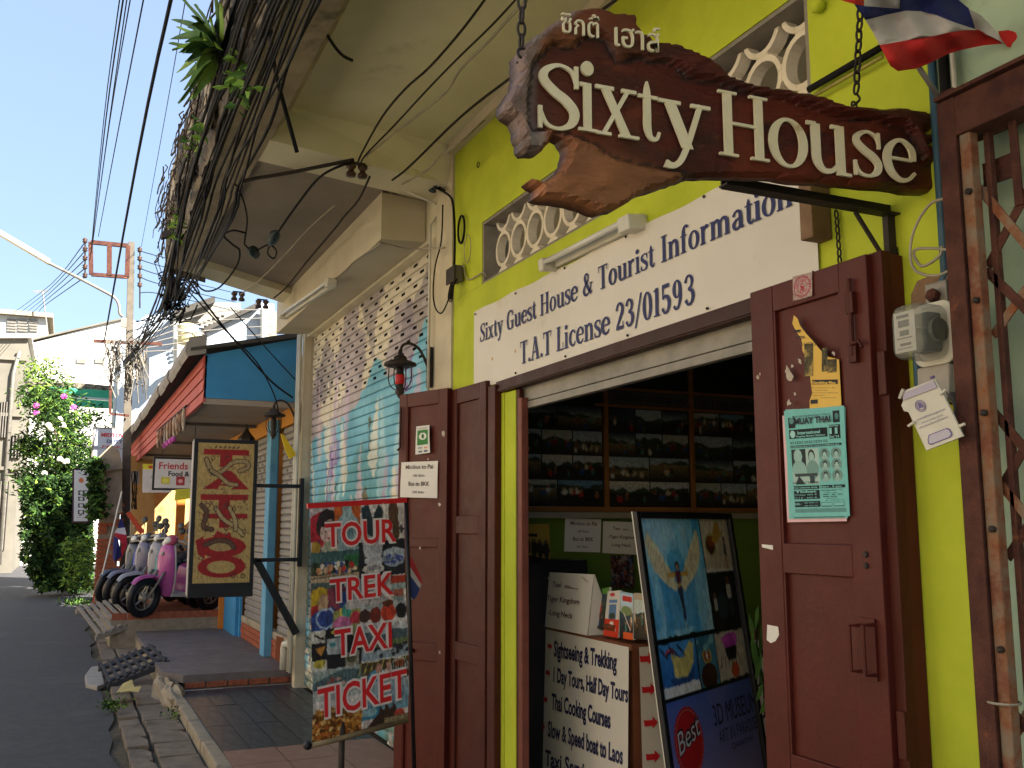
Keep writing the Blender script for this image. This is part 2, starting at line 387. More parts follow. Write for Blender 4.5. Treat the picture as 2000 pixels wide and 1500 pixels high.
def glyph_polys(strokes):
    """closed 2D quads strips: each stroke -> list of (left pts, right pts)"""
    res = []
    for s in strokes:
        if s[0] == 'R':
            _, a, b, c, d = s; res.append(([(a, b), (a, d)], [(c, b), (c, d)]))
        elif s[0] == 'L':
            _, a, b, c, d, w_ = s; res.append(([(a-w_/2, b), (c-w_/2, d)], [(a+w_/2, b), (c+w_/2, d)]))
        elif s[0] == 'S':
            q = smooth_path(s[1]); L_, R_ = [], []
            for i in range(len(q)):
                d = q[min(i+1, len(q)-1)][:2]-q[max(i-1, 0)][:2]; d = d/(np.hypot(*d)+1e-9); nx, ny = -d[1], d[0]; h = max(.01, q[i][2])/2
                L_.append((q[i][0]+nx*h, q[i][1]+ny*h)); R_.append((q[i][0]-nx*h, q[i][1]-ny*h))
            res.append((L_, R_))
        elif s[0] == 'O':
            _, cx, cy, rx, ry, ix, iy = s; A = np.linspace(0, 2*math.pi, 29)
            res.append(([(cx+rx*math.cos(a), cy+ry*math.sin(a)) for a in A], [(cx+ix*math.cos(a), cy+iy*math.sin(a)) for a in A]))
    return res
def glyph_mesh(mb, G, ch, fn, ox, oy, kx, ky, depth=0., lift=0.):
    adv, st = G[ch]
    for n_, (L_, R_) in enumerate(glyph_polys(st)):
        e = lift+depth+n_*.00035; i = len(mb.v); m = len(L_)
        for pts in (L_, R_): mb.v += [tuple(fn(ox+a*kx, oy+b*ky, e)) for a, b in pts]
        for j in range(m-1): mb.f.append((i+j, i+m+j, i+m+j+1, i+j+1))
        if depth:
            for pts in (L_, R_): mb.v += [tuple(fn(ox+a*kx, oy+b*ky, lift)) for a, b in pts]
            for j in range(m-1):
                mb.f.append((i+j, i+j+1, i+2*m+j+1, i+2*m+j)); mb.f.append((i+m+j+1, i+m+j, i+3*m+j, i+3*m+j+1))
            mb.f.append((i+m, i, i+2*m, i+3*m)); mb.f.append((i+m-1, i+2*m-1, i+4*m-1, i+3*m-1))
    return adv*kx
def serif_line(s, G, fn, mat, parent, x0, x1, y, cap, track=.03, **kw):
    tot = sum(G[c][0]+track for c in s); kx = (x1-x0)/tot; x = x0; mb = MB()
    for c in s: x += glyph_mesh(mb, G, c, fn, x, y, kx, cap, lift=.0015)+track*kx
    return build('lettering', mb, mat, parent, **kw)
# ---------------------------------------------------------------- materials
lime = M('lime_paint', 'b9c433', 'a9b52b', 3, .8, .25, c3='c4b62e', s3=1.1, t3=.6, fine=35)
cream = M('cream_plaster', 'c9bfa8', 'bcb198', 3, .85, .25, c3='8e8472', s3=1.2, t3=.62)
mint = M('mint_plaster', 'a3b79f', '93a890', 3, .85, .3, c3='7f8d78', s3=2.0, t3=.6)
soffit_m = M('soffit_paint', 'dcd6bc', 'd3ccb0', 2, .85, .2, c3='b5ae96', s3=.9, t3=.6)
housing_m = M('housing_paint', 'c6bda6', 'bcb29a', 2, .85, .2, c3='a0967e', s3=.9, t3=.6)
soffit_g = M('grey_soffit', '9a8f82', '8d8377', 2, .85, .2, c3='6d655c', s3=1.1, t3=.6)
conc = M('stained_concrete', '8f8474', '4d443a', 16, .95, 1., c3='2c2822', s3=5, t3=.5, fine=30, stretch=(1, .35, 1))
conc2 = M('pale_concrete', 'a89b86', '8d8270', 6, .9, .5, c3='5f574a', s3=2.5, t3=.58, fine=30)
wood = M('red_brown_door_paint', '542019', '4a1b14', 4, .5, .15, c3='461810', s3=2.0, t3=.6, fine=45, spec=.25)
wood_d = M('dark_door_paint', '48190f', '40160e', 4, .55, .15, spec=.25)
wood_b = M('raw_board', '8a6d52', '6f563f', 6, .8, .5, c3='4a3a2c', s3=6)
rust = M('rusted_iron', '5c372b', '432620', 14, .85, .7, c3='8f5630', s3=9, t3=.6, fine=80, metal=.1)
rust_o = M('peeling_rust', '7d6f5e', '854c24', 14, .8, .5, c3='6e4030', s3=7, t3=.5, fine=80)
iron = M('black_iron', '2e2a28', '3a312c', 8, .6, .3, c3='56402f', s3=7, t3=.62, metal=.3)
black = M('black_metal', '16161a', '1c1c20', 4, .45, .05)
cablem = M('black_cable', '0e0d0f', '141215', 5, .75, .1, spec=.2)
cable_b = M('brown_cable', '2c2621', '221d19', 5, .75, .1, spec=.2)
cable_w = M('pale_cable', 'a39a88', '8c8474', 5, .6, .1)
white = M('white_vinyl', 'd8d2c8', 'd0cabf', 2, .55, .05, c3='c5bca9', s3=1.5, t3=.62)
paper = M('white_paper', 'd9d5cc', 'd2cec4', 3, .75, .05)
navy = M('navy_ink', '242a5c', '2a3064', 4, .6, .0)
ink = M('black_ink', '262430', '1f1d28', 4, .65, .0)
redink = M('red_ink', 'c02026', 'b81c22', 4, .5, .0)
brownink = M('brown_ink', '4a3a38', '423432', 4, .6, .0)
steel = M('dull_zinc', '8a857c', '77736b', 6, .5, .25, metal=.35, c3='6a5645', s3=6, t3=.64)
slat_m = M('grey_slat', '8d8883', '7f7a76', 4, .55, .15, metal=.2, c3='6f655a', s3=3)
tube_m = M('milky_tube', 'd6d6ce', 'cfcfc8', 4, .25, 0.)
enamel = M('white_enamel', 'c9c6b8', 'bdb9aa', 5, .4, .1, c3='8f826a', s3=6, t3=.66)
print_m = M('printed_vinyl', 'ffffff', rough=.42, bump=.05, attr=True, fine=20)
printp = M('printed_paper', 'ffffff', rough=.8, bump=.08, attr=True, fine=40)
paintm = M('sprayed_paint', 'ffffff', rough=.6, bump=.15, attr=True, fine=50)
asphalt = M('asphalt', '4c4b4d', '434244', 14, .85, .8, c3='545253', s3=.8, t3=.55, fine=160)
soil = M('gritty_soil', '5f5442', '4c4334', 9, .95, .9, c3='3f4428', s3=3, t3=.55, fine=60)
slab_m = M('worn_slab_concrete', '7d7062', '6a5e52', 7, .9, .7, c3='544a3e', s3=3, t3=.55, fine=45)
kerb_m = M('kerb_plaster', '9a8d76', '85796a', 6, .9, .6, c3='5f5648', s3=3, t3=.58, fine=40)
cement = M('smooth_cement_floor', '6d6462', '5d5654', 5, .6, .3, c3='7f7470', s3=1.8, t3=.6)
tile_b = M('black_stone_tile', '33363a', '2a2d31', 9, .35, .2, c3='5c4a42', s3=5, t3=.6, stretch=(1, .35, 1))
tile_s = M('salmon_tile', '8e6c5c', '83604f', 7, .45, .2, c3='6b5b55', s3=4)
grout = M('pale_grout', 'aaa298', '98918a', 9, .9, .3)
brick_m = M('red_brick', 'a0583c', '8a4730', 20, .9, .8, c3='5b3526', s3=9, fine=50)
brick_s = M('plinth_brick', '95543c', '7c4431', 20, .9, .8, c3='4c3026', s3=9, fine=50)
mortar = M('mortar', '8d8272', '7a7062', 12, .95, .7)
ochre = M('ochre_plaster', 'c7a36c', 'b58f5a', 4, .9, .4, c3='8f7350', s3=2, t3=.58)
orange = M('orange_paint', 'c5772a', 'b96e26', 3, .75, .15, c3='98581f', s3=2)
blue = M('blue_board_paint', '3a86b8', '357dad', 3, .7, .1)
blue2 = M('pale_blue_paint', '5f9cc0', '548fb3', 4, .7, .2, c3='3c6f90', s3=4)
pink = M('salmon_plank_paint', 'b05248', 'a54a41', 3, .7, .15, c3='8d3e38', s3=2)
rooftile = M('grey_roof_tile', '97918a', '85807a', 6, .85, .5, c3='4c4844', s3=4)
whitewall = M('white_far_wall', 'c9c8c2', 'bfbdb6', 1.5, .9, .1, c3='a39e90', s3=.6, t3=.66)
bluewall = M('blue_shade_and_box_paint', 'aeb9c4', 'a3afbb', 1, .9, .1)  # bluish tint on the far house walls stands in for shade
greywall = M('weathered_shade_grey', '757065', '68645a', 1.2, .9, .3, c3='716c62', s3=.5, t3=.58)  # the far house's shade is put into this darker grey; mottling is weathering
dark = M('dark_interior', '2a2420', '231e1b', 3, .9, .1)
darkroof = M('dark_roofing', '4a4742', '3d3a36', 4, .9, .3)
green_c = M('green_canvas', '3fa07c', '37936f', 2, .8, .1)
green_in = M('green_room_paint', '5f7826', '546c20', 3, .8, .15)
pole_m = M('pole_concrete', '6a6258', '5a544a', 8, .9, .5, c3='5e5242', s3=3)
ceramic = M('brown_porcelain', '4d3529', '3d2b22', 8, .35, .1)
barkwood = M('old_root_wood', '7a4630', '5a2f22', 7, .5, .5, attr=False)
signwood = M('carved_board', 'ffffff', '1e0b07', 7, rough=.5, bump=.9, attr=True, fine=34, spec=.4, c3='8a5030', s3=9, t3=.64, stretch=(.45, 1, 1.4))
cream_l = M('cream_letter_paint', 'e6dcbc', 'dcd1ac', 9, .6, .25, c3='a89468', s3=8, t3=.62)
leaf_g = M('leaf_green', '4c6a2e', '3a5824', 3, .8, .1, spec=.15, c3='76883a', s3=2)
leaf_y = M('leaf_yellow_green', '7d9a40', '6a8a34', 5, .8, .1, spec=.15, c3='a0a650', s3=4)
leaf_d = M('leaf_dark_green', '22381a', '1b2e15', 3, .8, .1, spec=.15, c3='3a5226', s3=2)  # green darkened to hold the hedge's shade in its colour
bark = M('grey_bark', '6d6050', '574c3f', 12, .9, .7)
vine_m = M('dry_vine_bark', '4e443e', '37302b', 14, .9, .6, c3='a0917e', s3=9, t3=.55)
petal = M('pink_petal', 'c95fb0', 'b84f9f', 8, .6, 0)
petal_w = M('white_petal', 'd8d8c8', 'c8c8b4', 8, .6, 0)

# ---------------------------------------------------------------- ground and road
XW = 2.1
def gz(mb, x0, x1, y0, y1, z, nx=1, ny=1):
    i = len(mb.v)
    for b in range(ny+1):
        for a in range(nx+1): mb.v.append((x0+(x1-x0)*a/nx, y0+(y1-y0)*b/ny, z))
    for b in range(ny):
        for a in range(nx):
            k = i+b*(nx+1)+a; mb.f.append((k, k+1, k+nx+2, k+nx+1))
mb = MB(); gz(mb, -400, 400, -300, 600, -.16)
S('ground', mb, soil)
# road with a ragged right edge
mb = MB(); N = 160
for i in range(N+1):
    y = -20+70*i/N
    e = .43+.035*math.sin(y*2.1)+.03*math.sin(y*5.3+1)+random.uniform(-.02, .02)
    if y > 18: e += (y-18)*.03
    mb.v += [(-3.0, y, -.10), (-1.2, y, -.075), (e-.25, y, -.1), (e, y, -.105), (e+.02, y, -.17)]
for i in range(N):
    for k in range(4): mb.f.append((i*5+k, i*5+k+1, (i+1)*5+k+1, (i+1)*5+k))
S('road', mb, asphalt)
# gutter strip: soil and two rows of broken slabs
mb = MB(); gz(mb, .40, 1.0, -6, 24, -.125, 6, 120)
mb.v = [(x, y, z+random.uniform(-.015, .015)) for x, y, z in mb.v]
gut = S('gutter_strip', mb, soil)
for row, (x0, x1) in enumerate(((.50, .665), (.69, .96))):
    y = 3.0+row*.2
    while y < 15.2:
        L = random.uniform(.38, .55)*(1 if row else .9)
        t = random.uniform(-.012, .012); tt = random.uniform(-.01, .01); z = -.075+random.uniform(-.008, .008)
        m_ = MB(); c = [(x0+random.uniform(-.008, .008), y), (x1+random.uniform(-.008, .008), y+random.uniform(-.01, .01)), (x1, y+L-.012), (x0+random.uniform(0, .01), y+L-.012)]
        if random.random() < .3: c.insert(2, (x1-.0, y+L*.6)); c[3] = (x1-.05, y+L-.02)
        m_.prism([(a, b, z+tt*(i % 2)+t) for i, (a, b) in enumerate(c)], (0, 0, -.07))
        build('slab', m_, slab_m, gut, bevel=.006); y += L
# kerb of the tiled forecourt: a row of plastered stones
kb = S('kerb', MB().box(.985, 1.06, -6, 10.0, -.16, -.03), mortar)
y = 3.0
while y < 9.4:
    L = random.uniform(.7, 1.1); j = random.uniform(-.008, .008)
    m_ = MB().prism([(.975+j, y, .004), (1.075+j, y, .004), (1.07+j, y+L-.008, .004), (.98+j, y+L-.008, .002)], (0, 0, -.14))
    build('kerb_stone', m_, kerb_m, kb, bevel=.012); y += L
m_ = MB(); m_.blob((1.0, 9.85, -.05), (.11, .42, .13), 12, 8, .16); m_.blob((.93, 10.15, -.05), (.09, .25, .15), 10, 7, .2)
build('broken_corner', m_, kerb_m, kb, label='broken plaster corner of the kerb')
# tiled forecourt
fc = S('forecourt_floor', MB().box(1.06, 2.16, -6, 10.0, -.16, -.004), grout)
def tiles(x0, x1, y0, y1, sx_, sy_, mat, nm, parent, z=.004):
    src = None; y = y0
    while y < y1-.02:
        x = x0; h = min(sy_, y1-y)
        while x < x1-.02:
            w_ = min(sx_, x1-x)
            m_ = MB().box(0, w_-.008, 0, h-.008, -.01, 0)
            if src is None or abs(w_-sx_) > .001 or abs(h-sy_) > .001:
                o = build(nm, m_, mat, parent, base=None); o.location = (x, y, z+random.uniform(-.0008, .0008))
                if src is None: src = o
            else: o = piece(src, nm, (x, y, z+random.uniform(-.0008, .0008)), parent, (random.uniform(-.002, .002), random.uniform(-.002, .002), 0))
            x += sx_
        y += sy_
tiles(1.075, 2.16, 7.2, 9.9, .19, .9, tile_b, 'black_tile', fc)
tiles(1.075, 2.16, 2.7, 7.2, .36, .45, tile_s, 'salmon_tile', fc)
# raised cement platform in front of the neighbouring shop, on a brick edge
pl = S('cement_platform', MB().prism([(.93, 10.35, .13), (1.1, 10.0, .13), (2.2, 10.0, .13), (2.2, 14.3, .13), (.93, 14.3, .13)], (0, 0, -.07)), cement)
build('edge_fill', MB().box(1.12, 2.2, 10.02, 10.2, -.1, .058), mortar, pl)
x = 1.12
while x < 2.14:
    build('brick', MB().box(x, x+.185, 9.985, 10.07, .008, .06), brick_s, pl, bevel=.006, smooth=False); x += .2
build('platform_side', MB().prism([(.93, 10.4, .058), (.95, 10.4, -.16), (.95, 14.3, -.16), (.93, 14.3, .058)], (.1, 0, 0)), kerb_m, pl)
pf = S('brick_platform', MB().box(.62, 2.2, 14.32, 22, -.16, .285), mortar)
src = None
for iy in range(34):
    for ix in range(8):
        x = .62+ix*.2+(.1 if iy % 2 else 0); y = 14.33+iy*.105
        if x+.19 > 2.2: continue
        if src is None:
            src = build('brick', MB().box(0, .19, 0, .097, -.01, 0), brick_s, pf); src.location = (x, y, .3)
        else: piece(src, 'brick', (x, y, .3+random.uniform(-.004, .003)), pf)
for iz in range(2):
    for ix in range(8):
        x = .63+ix*.2; piece(src, 'brick', (x, 14.325, .2-iz*.1+.08), pf, (math.pi/2, 0, 0))

# ---------------------------------------------------------------- the guest house (lime green)
gh = thing('guest_house', 'lime green shop house with a long pierced vent over its open doorway', 'building', (2.1, 3, 0))
W0, W1 = XW, XW+.2
m_ = MB()
m_.box(W0, W0+.035, 4.73, 5.5, 0, 2.92); m_.box(W0, W1, 1.82, 1.98, 0, 2.92); m_.box(W0, W1, 1.98, 4.73, 2.33, 2.92)
m_.box(W0, W1, 5.05, 5.5, 2.921, 3.29); m_.box(W0, W1, 1.82, 2.30, 2.92, 3.29); m_.box(W0, W1, 1.82, 5.5, 3.29, 3.945)
build('wall', m_, lime, gh)
build('corner_pillar', MB().box(XW-.015, W1, 5.503, 5.79, 0, 3.94), cream, gh)
build('ceiling_cornice', MB().box(XW-.05, XW-.002, 1.0, 5.49, 3.86, 3.93), cream, gh)
# recess lining of the vent
m_ = MB(); e = .003
m_.box(W0+e, W0+.16, 5.053-.0, 5.056, 2.92, 3.29)
rv = MB().box(W0+.004, W1-.01, 2.303, 5.047, 3.272, 3.288); rv.box(W0+.004, W1-.01, 5.03, 5.047, 2.936, 3.27); rv.box(W0+.004, W1-.01, 2.303, 2.32, 2.936, 3.27); rv.box(W0+.004, W1-.01, 2.303, 5.047, 2.922, 2.935)
build('vent_reveal', rv, M('grey_reveal', '8d877d', '7b756c', 6, .9, .3, c3='5c574f', s3=5), gh)
# vent blocks: a ring with four webs, every block its own piece
ventm = M('pale_vent_paint', 'ddd3c2', 'd2c8b4', 8, .8, .2, c3='8f8574', s3=5, t3=.6)
pit = .207
def ringblock():
    mb = MB(); n = 24; ro, ri, d = pit*.50, pit*.40, .05
    i = 0
    for (r, x) in ((ro, 0), (ri, 0), (ri, d), (ro, d)):
        for a in range(n):
            A = 2*math.pi*a/n; mb.v.append((x, r*math.cos(A), r*math.sin(A)))
    for k in range(4):
        for a in range(n):
            b = (a+1) % n; k2 = (k+1) % 4; mb.f.append((k*n+a, k2*n+a, k2*n+b, k*n+b))
    for sy, sz in ((1, 0), (-1, 0), (0, 1), (0, -1)):       # webs thickening the contact points
        c = pit*.5
        if sy: mb.box(.002, d-.002, min(sy*c, sy*ro*.93), max(sy*c, sy*ro*.93), -pit*.15, pit*.15)
        else: mb.box(.002, d-.002, -pit*.15, pit*.15, min(sz*c, sz*ro*.93), max(sz*c, sz*ro*.93))
    return mb
src = None
for k in range(-1, 2):
    for j in range(14):
        y = 4.885-j*pit; z = 3.098+k*pit
        if y < 2.25: break
        if src is None:
            src = build('vent_block', ringblock(), ventm, gh, raw=True); src.location = Vector((W0+.06, y, z))-gh.location
        else: piece(src, 'vent_block', Vector((W0+.06, y, z))-gh.location, gh)
dkwood = M('blackened_wood', '3c1e18', '341a15', 4, .6, .2)
# doorway: dark lintel, frame posts, rolled-up shutter lip
build('lintel', MB().box(XW-.02, XW+.03, 1.99, 4.80, 2.255, 2.318), dkwood, gh, bevel=.004)
build('lintel_bead', MB().box(XW-.028, XW-.021, 2.0, 4.79, 2.262, 2.274), dkwood, gh)
build('door_post', MB().box(XW-.07, XW-.002, 1.965, 2.035, 0, 2.30), wood, gh, bevel=.004)
build('door_post', MB().box(XW-.04, XW-.002, 4.765, 4.86, 0, 2.30), wood_d, gh, bevel=.004)
build('jamb', MB().box(XW+.003, XW+.03, 4.59, 4.727, 0, 2.25), lime, gh)
build('shutter_guide', MB().box(XW-.005, XW+.035, 4.50, 4.545, 0, 2.2), M('pinkish_guide_paint', '7a4436', '683a2e', 8, .6, .2), gh, bevel=.004)
build('shutter_guide', MB().box(XW+.006, XW+.03, 4.55, 4.588, 0, 2.25), wood_d, gh, bevel=.003)
build('rolled_shutter_plate', MB().box(XW+.035, XW+.05, 2.0, 4.58, 2.185, 2.27), steel, gh, bevel=.003)
build('rolled_shutter_lip', MB().box(XW+.03, XW+.065, 2.0, 4.57, 2.145, 2.181), steel, gh, bevel=.003)
# unseen upper storey and rest of the row this way, added to shade the street
build('upper_wall', MB().box(2.1, 9, -16, 5.5, 4.31, 6.4), cream, gh)
build('roof_slab', MB().box(1.9, 9.2, -16, 5.5, 6.4, 6.5), conc, gh)
# room: floor, ceiling, walls
build('room_floor', MB().box(XW+.0, 6, 1.2, 5.3, -.1, .06), tile_s, gh)
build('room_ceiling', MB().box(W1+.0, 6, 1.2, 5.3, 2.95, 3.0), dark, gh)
build('room_back_wall', MB().box(6, 6.1, 1.2, 5.5, 0, 3.), green_in, gh)
build('room_near_wall', MB().box(W1, 6.1, 1.1, 1.2, 0, 3.), green_in, gh)
build('room_side_wall', MB().box(W1, 6.1, 5.3, 5.4, 0, 3.), green_in, gh)

# neighbour on the near side: mint plaster wall
nb = thing('mint_building', 'pale mint green plaster building behind the rusty folding gate', 'building', (2.15, 0, 0))
build('wall', MB().box(XW+.012, W1+.1, -16, 1.82, -.1, 4.3), mint, nb)

# ---------------------------------------------------------------- canopy / balcony slab overhead
bal = thing('balcony_canopy', 'deep concrete balcony slab overhanging the shopfronts with stained vine-covered outer face', 'balcony', (1.3, 5, 3.93))
build('soffit', MB().prism([(.97, -3, 3.93), (.97, 5.43, 3.93), (2.1, 5.52, 3.93), (2.1, -3, 3.93)], (0, 0, .2)), soffit_m, bal)
# cross beam between the two bays (drops below the near soffit)
build('cross_beam', MB().prism([(.97, 5.36, 3.93), (.90, 5.33, 3.70), (1.32, 5.50, 3.705), (1.70, 5.76, 3.70), (2.095, 5.86, 3.70), (2.095, 5.53, 3.93)][:2]+[(2.095, 5.60, 3.70), (2.095, 5.525, 3.93)], (0, .35, 0)), soffit_m, bal)
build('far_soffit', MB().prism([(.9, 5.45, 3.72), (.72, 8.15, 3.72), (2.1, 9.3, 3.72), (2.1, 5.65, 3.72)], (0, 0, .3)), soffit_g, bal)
build('end_beam', MB().prism([(.70, 8.0, 3.66), (.69, 8.34, 3.66), (2.1, 9.5, 3.66), (2.1, 9.1, 3.66)], (0, 0, .35)), soffit_m, bal)
build('outer_beam', MB().prism([(.665, -3, 3.64), (.665, 8.25, 3.64), (.82, 8.25, 3.64), (.92, 5.4, 3.70), (.97, 5.2, 3.76), (.965, -3, 3.76)], (0, 0, .42)), conc2, bal)
# parapet face with ragged, bulging surface
mb = MB(); ny, nz = 150, 14
for j in range(nz+1):
    for i in range(ny+1):
        y = -3+11.3*i/ny; z = 3.63+(.86*j/nz)
        b = .012*math.sin(y*3.1+z*4)+.010*math.sin(y*7.7+z*9)+random.uniform(-.008, .008)
        mb.v.append((.64-b-.05*math.sin(math.pi*j/nz), y, z+(.03*math.sin(y*5) if j == nz else 0)))
for j in range(nz):
    for i in range(ny):
        k = j*(ny+1)+i; mb.f.append((k, k+ny+1, k+ny+2, k+1))
build('parapet_face', mb, conc, bal)
build('parapet', MB().box(.66, .78, -3, 8.3, 4.0, 4.46), conc, bal)
build('parapet_end', MB().prism([(.62, 8.29, 3.62), (.97, 8.56, 3.62), (.97, 8.56, 4.45), (.62, 8.29, 4.49)], (0, -.02, 0)), conc, bal)
build('slab', MB().box(.78, 2.1, -3, 8.2, 4.14, 4.3), conc, bal)
# baluster blocks showing as pale patches under the vines
for y in (3.3, 3.9, 4.55, 5.2, 6.1, 7.2):
    build('pale_panel', MB().box(.565, .60, y, y+.26, 3.72, 4.2), conc2, bal, bevel=.01)

# ---------------------------------------------------------------- shutter shop
sh = thing('shutter_shop', 'cream shop bay closed by a graffiti-covered roller shutter under a boxed housing', 'building', (2.1, 7.5, 0))
build('wall_above', MB().box(XW, W1, 5.8, 9.75, 3.42, 3.95), soffit_m, sh)
build('pillar', MB().box(XW-.002, W1, 5.795, 5.97, 0, 3.42), cream, sh)
build('pillar_strip', MB().box(XW-.02, XW+.05, 9.63, 9.74, 0, 3.5), cream, sh)
build('shutter_housing', MB().prism([(1.765, 5.97, 3.40), (1.765, 5.97, 3.745), (2.095, 6.03, 3.745), (2.095, 6.03, 3.44)], (0, 3.52, 0)), housing_m, sh, bevel=.004)
build('upper_storey', MB().box(2.1, 9, 5.5, 9.7, 3.95, 6.4), cream, sh)
build('side_wall', MB().box(2.3, 9, 9.5, 9.72, 0, 3.94), cream, sh)
build('side_return', MB().box(2.152, 2.298, 9.63, 9.72, 0, 3.7), cream, sh)
# ---------------------------------------------------------------- graffiti shutter: real slats, perforated in the upper rows
g = CV(200, 240, 'd2cab8')
rs = np.random.RandomState(11)
n1 = vnoise(240, 200, 5, 21, 4); n2 = vnoise(240, 200, 7, 33, 4); n3 = vnoise(240, 200, 16, 44, 3)
top = np.clip(1-g.Y/.42, 0, 1)
g.put((n1 > .5) & (g.Y < .45), '8d829a', .55); g.put((n2 > .58) & (g.Y < .4), '6f6878', .5)
edge = .07+.18*n1+.14*(1-g.X)
g.put(g.Y > edge, '70b0c8', 1.)
g.put((g.Y > edge+.12) & (n2 > .47), '5f9aa0', .75)
for i in range(62):      # pale flares reaching upwards
    x = rs.uniform(0, 1); b = rs.uniform(.32, 1.0); h = rs.uniform(.10, .28); w_ = rs.uniform(.012, .045); l = rs.uniform(-.06, .06)
    g.poly([(x-w_, b), (x+l, b-h), (x+l+.012, b-h+.01), (x+w_, b), (x+w_*.3, b+.05)], ['d8d0bc', 'cfc4b6', 'ddd6c6', 'c8b4bc', 'b9a6c0', '9fc4cc'][rs.randint(6)], .8)
for i in range(16):      # lilac scrawls
    x = rs.uniform(0, 1); y = rs.uniform(.25, .75)
    for k in range(5):
        g.line(x+k*.012, y, x+k*.012+rs.uniform(-.02, .02), y-rs.uniform(.03, .1), .0045, '80689a', 1.1)
for i in range(14):
    x = rs.uniform(.02, .98); y = rs.uniform(.3, .8); q = rs.uniform(.01, .022)
    g.ell(x, y, q, q*1.6, ['4f5a3e', '6a5a3c', '3f4a4a', '5a4a52'][rs.randint(4)], .85); g.line(x, y, x+rs.uniform(-.01, .01), y+rs.uniform(.04, .1), .003, '4a5546', 1.1)
for i in range(7):
    x = rs.uniform(.1, .95); y = rs.uniform(.42, .7)
    g.line(x, y, x+.03, y+.12, .004, '2f5a4c', 1.1); g.line(x+.01, y+.03, x-.03, y+.1, .003, '3a6a58', 1.1)
g.put((g.Y > .72) & (n1 > .55), '55624f', .6); g.put((g.Y > .8) & (n3 > .55), '3b4038', .6)
g.put((g.X < .12) & (n2 > .45) & (g.Y > .55), '4a4f45', .5)
for i in range(9): g.ring(rs.uniform(0, .25), rs.uniform(.74, .98), .03, .035, .25, 'c0b6a6')
g.mottle(.10, 10, 5); g.mottle(.05, 50, 8)
GL = g.lin()
rsht = thing('graffiti_shutter', 'roller shutter sprayed with pale blue, cream and lilac flames, slotted near its top', 'roller shutter', (2.17, 7.6, 0))
y0, y1 = 5.975, 9.605; NS = 45; pz = 3.40/NS; NY = 130
for r_ in range(NS):
    zb = .02+r_*pz; mb = MB(); cols = []
    prof = ((0, .010), (.008, .0), (.028, -.005), (.049, -.006), (.068, .0), (pz, .010))
    for (dz, dx) in prof:
        for i in range(NY+1):
            y = y0+(y1-y0)*i/NY; z = zb+dz
            mb.v.append((2.17+dx, y, z))
            a = int(min(199, max(0, (y1-y)/(y1-y0)*199))); b = int(min(239, max(0, (3.42-z)/3.42*239)))
            c = GL[b, a]
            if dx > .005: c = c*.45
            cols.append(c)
    top_row = r_ >= NS-10
    for k in range(5):
        for i in range(NY):
            if top_row and k == 2:
                ph = 0 if r_ % 2 else 5
                if (i+ph) % 10 in (0, 1, 2) and i > (NS-1-r_)*.0+1: continue
            j = k*(NY+1)+i; mb.f.append((j, j+1, j+NY+2, j+NY+1)[::-1])
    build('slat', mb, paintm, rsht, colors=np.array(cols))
build('dark_backing', MB().box(2.23, 2.26, y0, y1, .02, 3.42), dark, rsht)  # dark sheet standing in for the unlit space behind the slots

# ---------------------------------------------------------------- grey shutters of the next shop on a brick plinth, blue post
ns = thing('canopy_shop', 'low shop with a blue gable end, salmon plank fascia and grey shutters', 'shop', (2.15, 12, 0))
def grey_shutter(ya, yb, nm, lab, parent):
    n = 30; z0, z1 = .40, 2.62; h = (z1-z0)/n; src = None
    for k in range(n):
        if src is None:
            mb = MB().prism([(0, 0, 0), (-.012, 0, .012), (-.012, 0, h-.02), (0, 0, h-.004), (.012, 0, h-.004), (.012, 0, 0)][::-1], (0, yb-ya, 0))
            for q in range(int((yb-ya)/.28)): pass
            src = build(nm, mb, slat_m, parent, raw=True); src.location = Vector((2.17, ya, z0))-parent.location
        else: piece(src, nm, Vector((2.17, ya, z0+k*h))-parent.location, parent)
        if n-9 <= k < n-3:
            for q in range(int((yb-ya-.1)/.3)):
                yy = ya+.12+q*.3+(.15 if k % 2 else 0)
                if sl_src[0] is None:
                    sl_src[0] = build('slot', MB().box(-.002, 0, 0, .09, 0, .026), black, parent, raw=True); sl_src[0].location = Vector((2.1575, yy, z0+k*h+.022))-parent.location
                else: piece(sl_src[0], 'slot', Vector((2.1575, yy, z0+k*h+.022))-parent.location, parent)
sl_src = [None]
grey_shutter(9.76, 10.95, 'shutter_slat', None, ns)
grey_shutter(11.28, 13.1, 'shutter_slat', None, ns)
build('bottom_rail', MB().box(2.12, 2.2, 9.76, 13.1, .33, .40), conc2, ns, bevel=.005)
x = 9.75
k = 0
while x < 13.0:
    for zz in (.135, .20, .265):
        build('brick', MB().box(2.11, 2.2, x+(.05 if zz == .2 else 0), x+.19+(.05 if zz == .2 else 0), zz, zz+.055), brick_m, ns)
    x += .205
build('plinth', MB().box(2.125, 2.3, 9.7, 13.3, .0, .33), mortar, ns)
build('blue_post', MB().box(2.03, 2.12, 11.0, 11.24, .13, 2.72), blue2, ns, bevel=.008)
build('side_panel', MB().box(2.10, 2.13, 13.1, 13.2, .13, 2.7), blue, ns)
build('blue_door', MB().box(2.06, 2.1, 13.2, 14.2, .13, 2.4), blue, ns)
build('post', MB().box(2.0, 2.1, 14.22, 14.34, .13, 2.7), orange, ns)
build('post', MB().box(1.9, 2.05, 17.2, 17.38, .3, 2.9), orange, ns)
build('post', MB().box(1.9, 2.05, 19.6, 19.8, .3, 2.9), orange, ns)
build('post', MB().box(1.35, 1.45, 21.0, 21.12, .3, 2.95), orange, ns)
build('band_wall', MB().box(2.13, 2.25, 9.72, 23.0, 2.62, 3.3), M('yellow_orange_paint', 'c98a2c', 'be7f28', 3, .75, .15, c3='9a5f20'), ns)
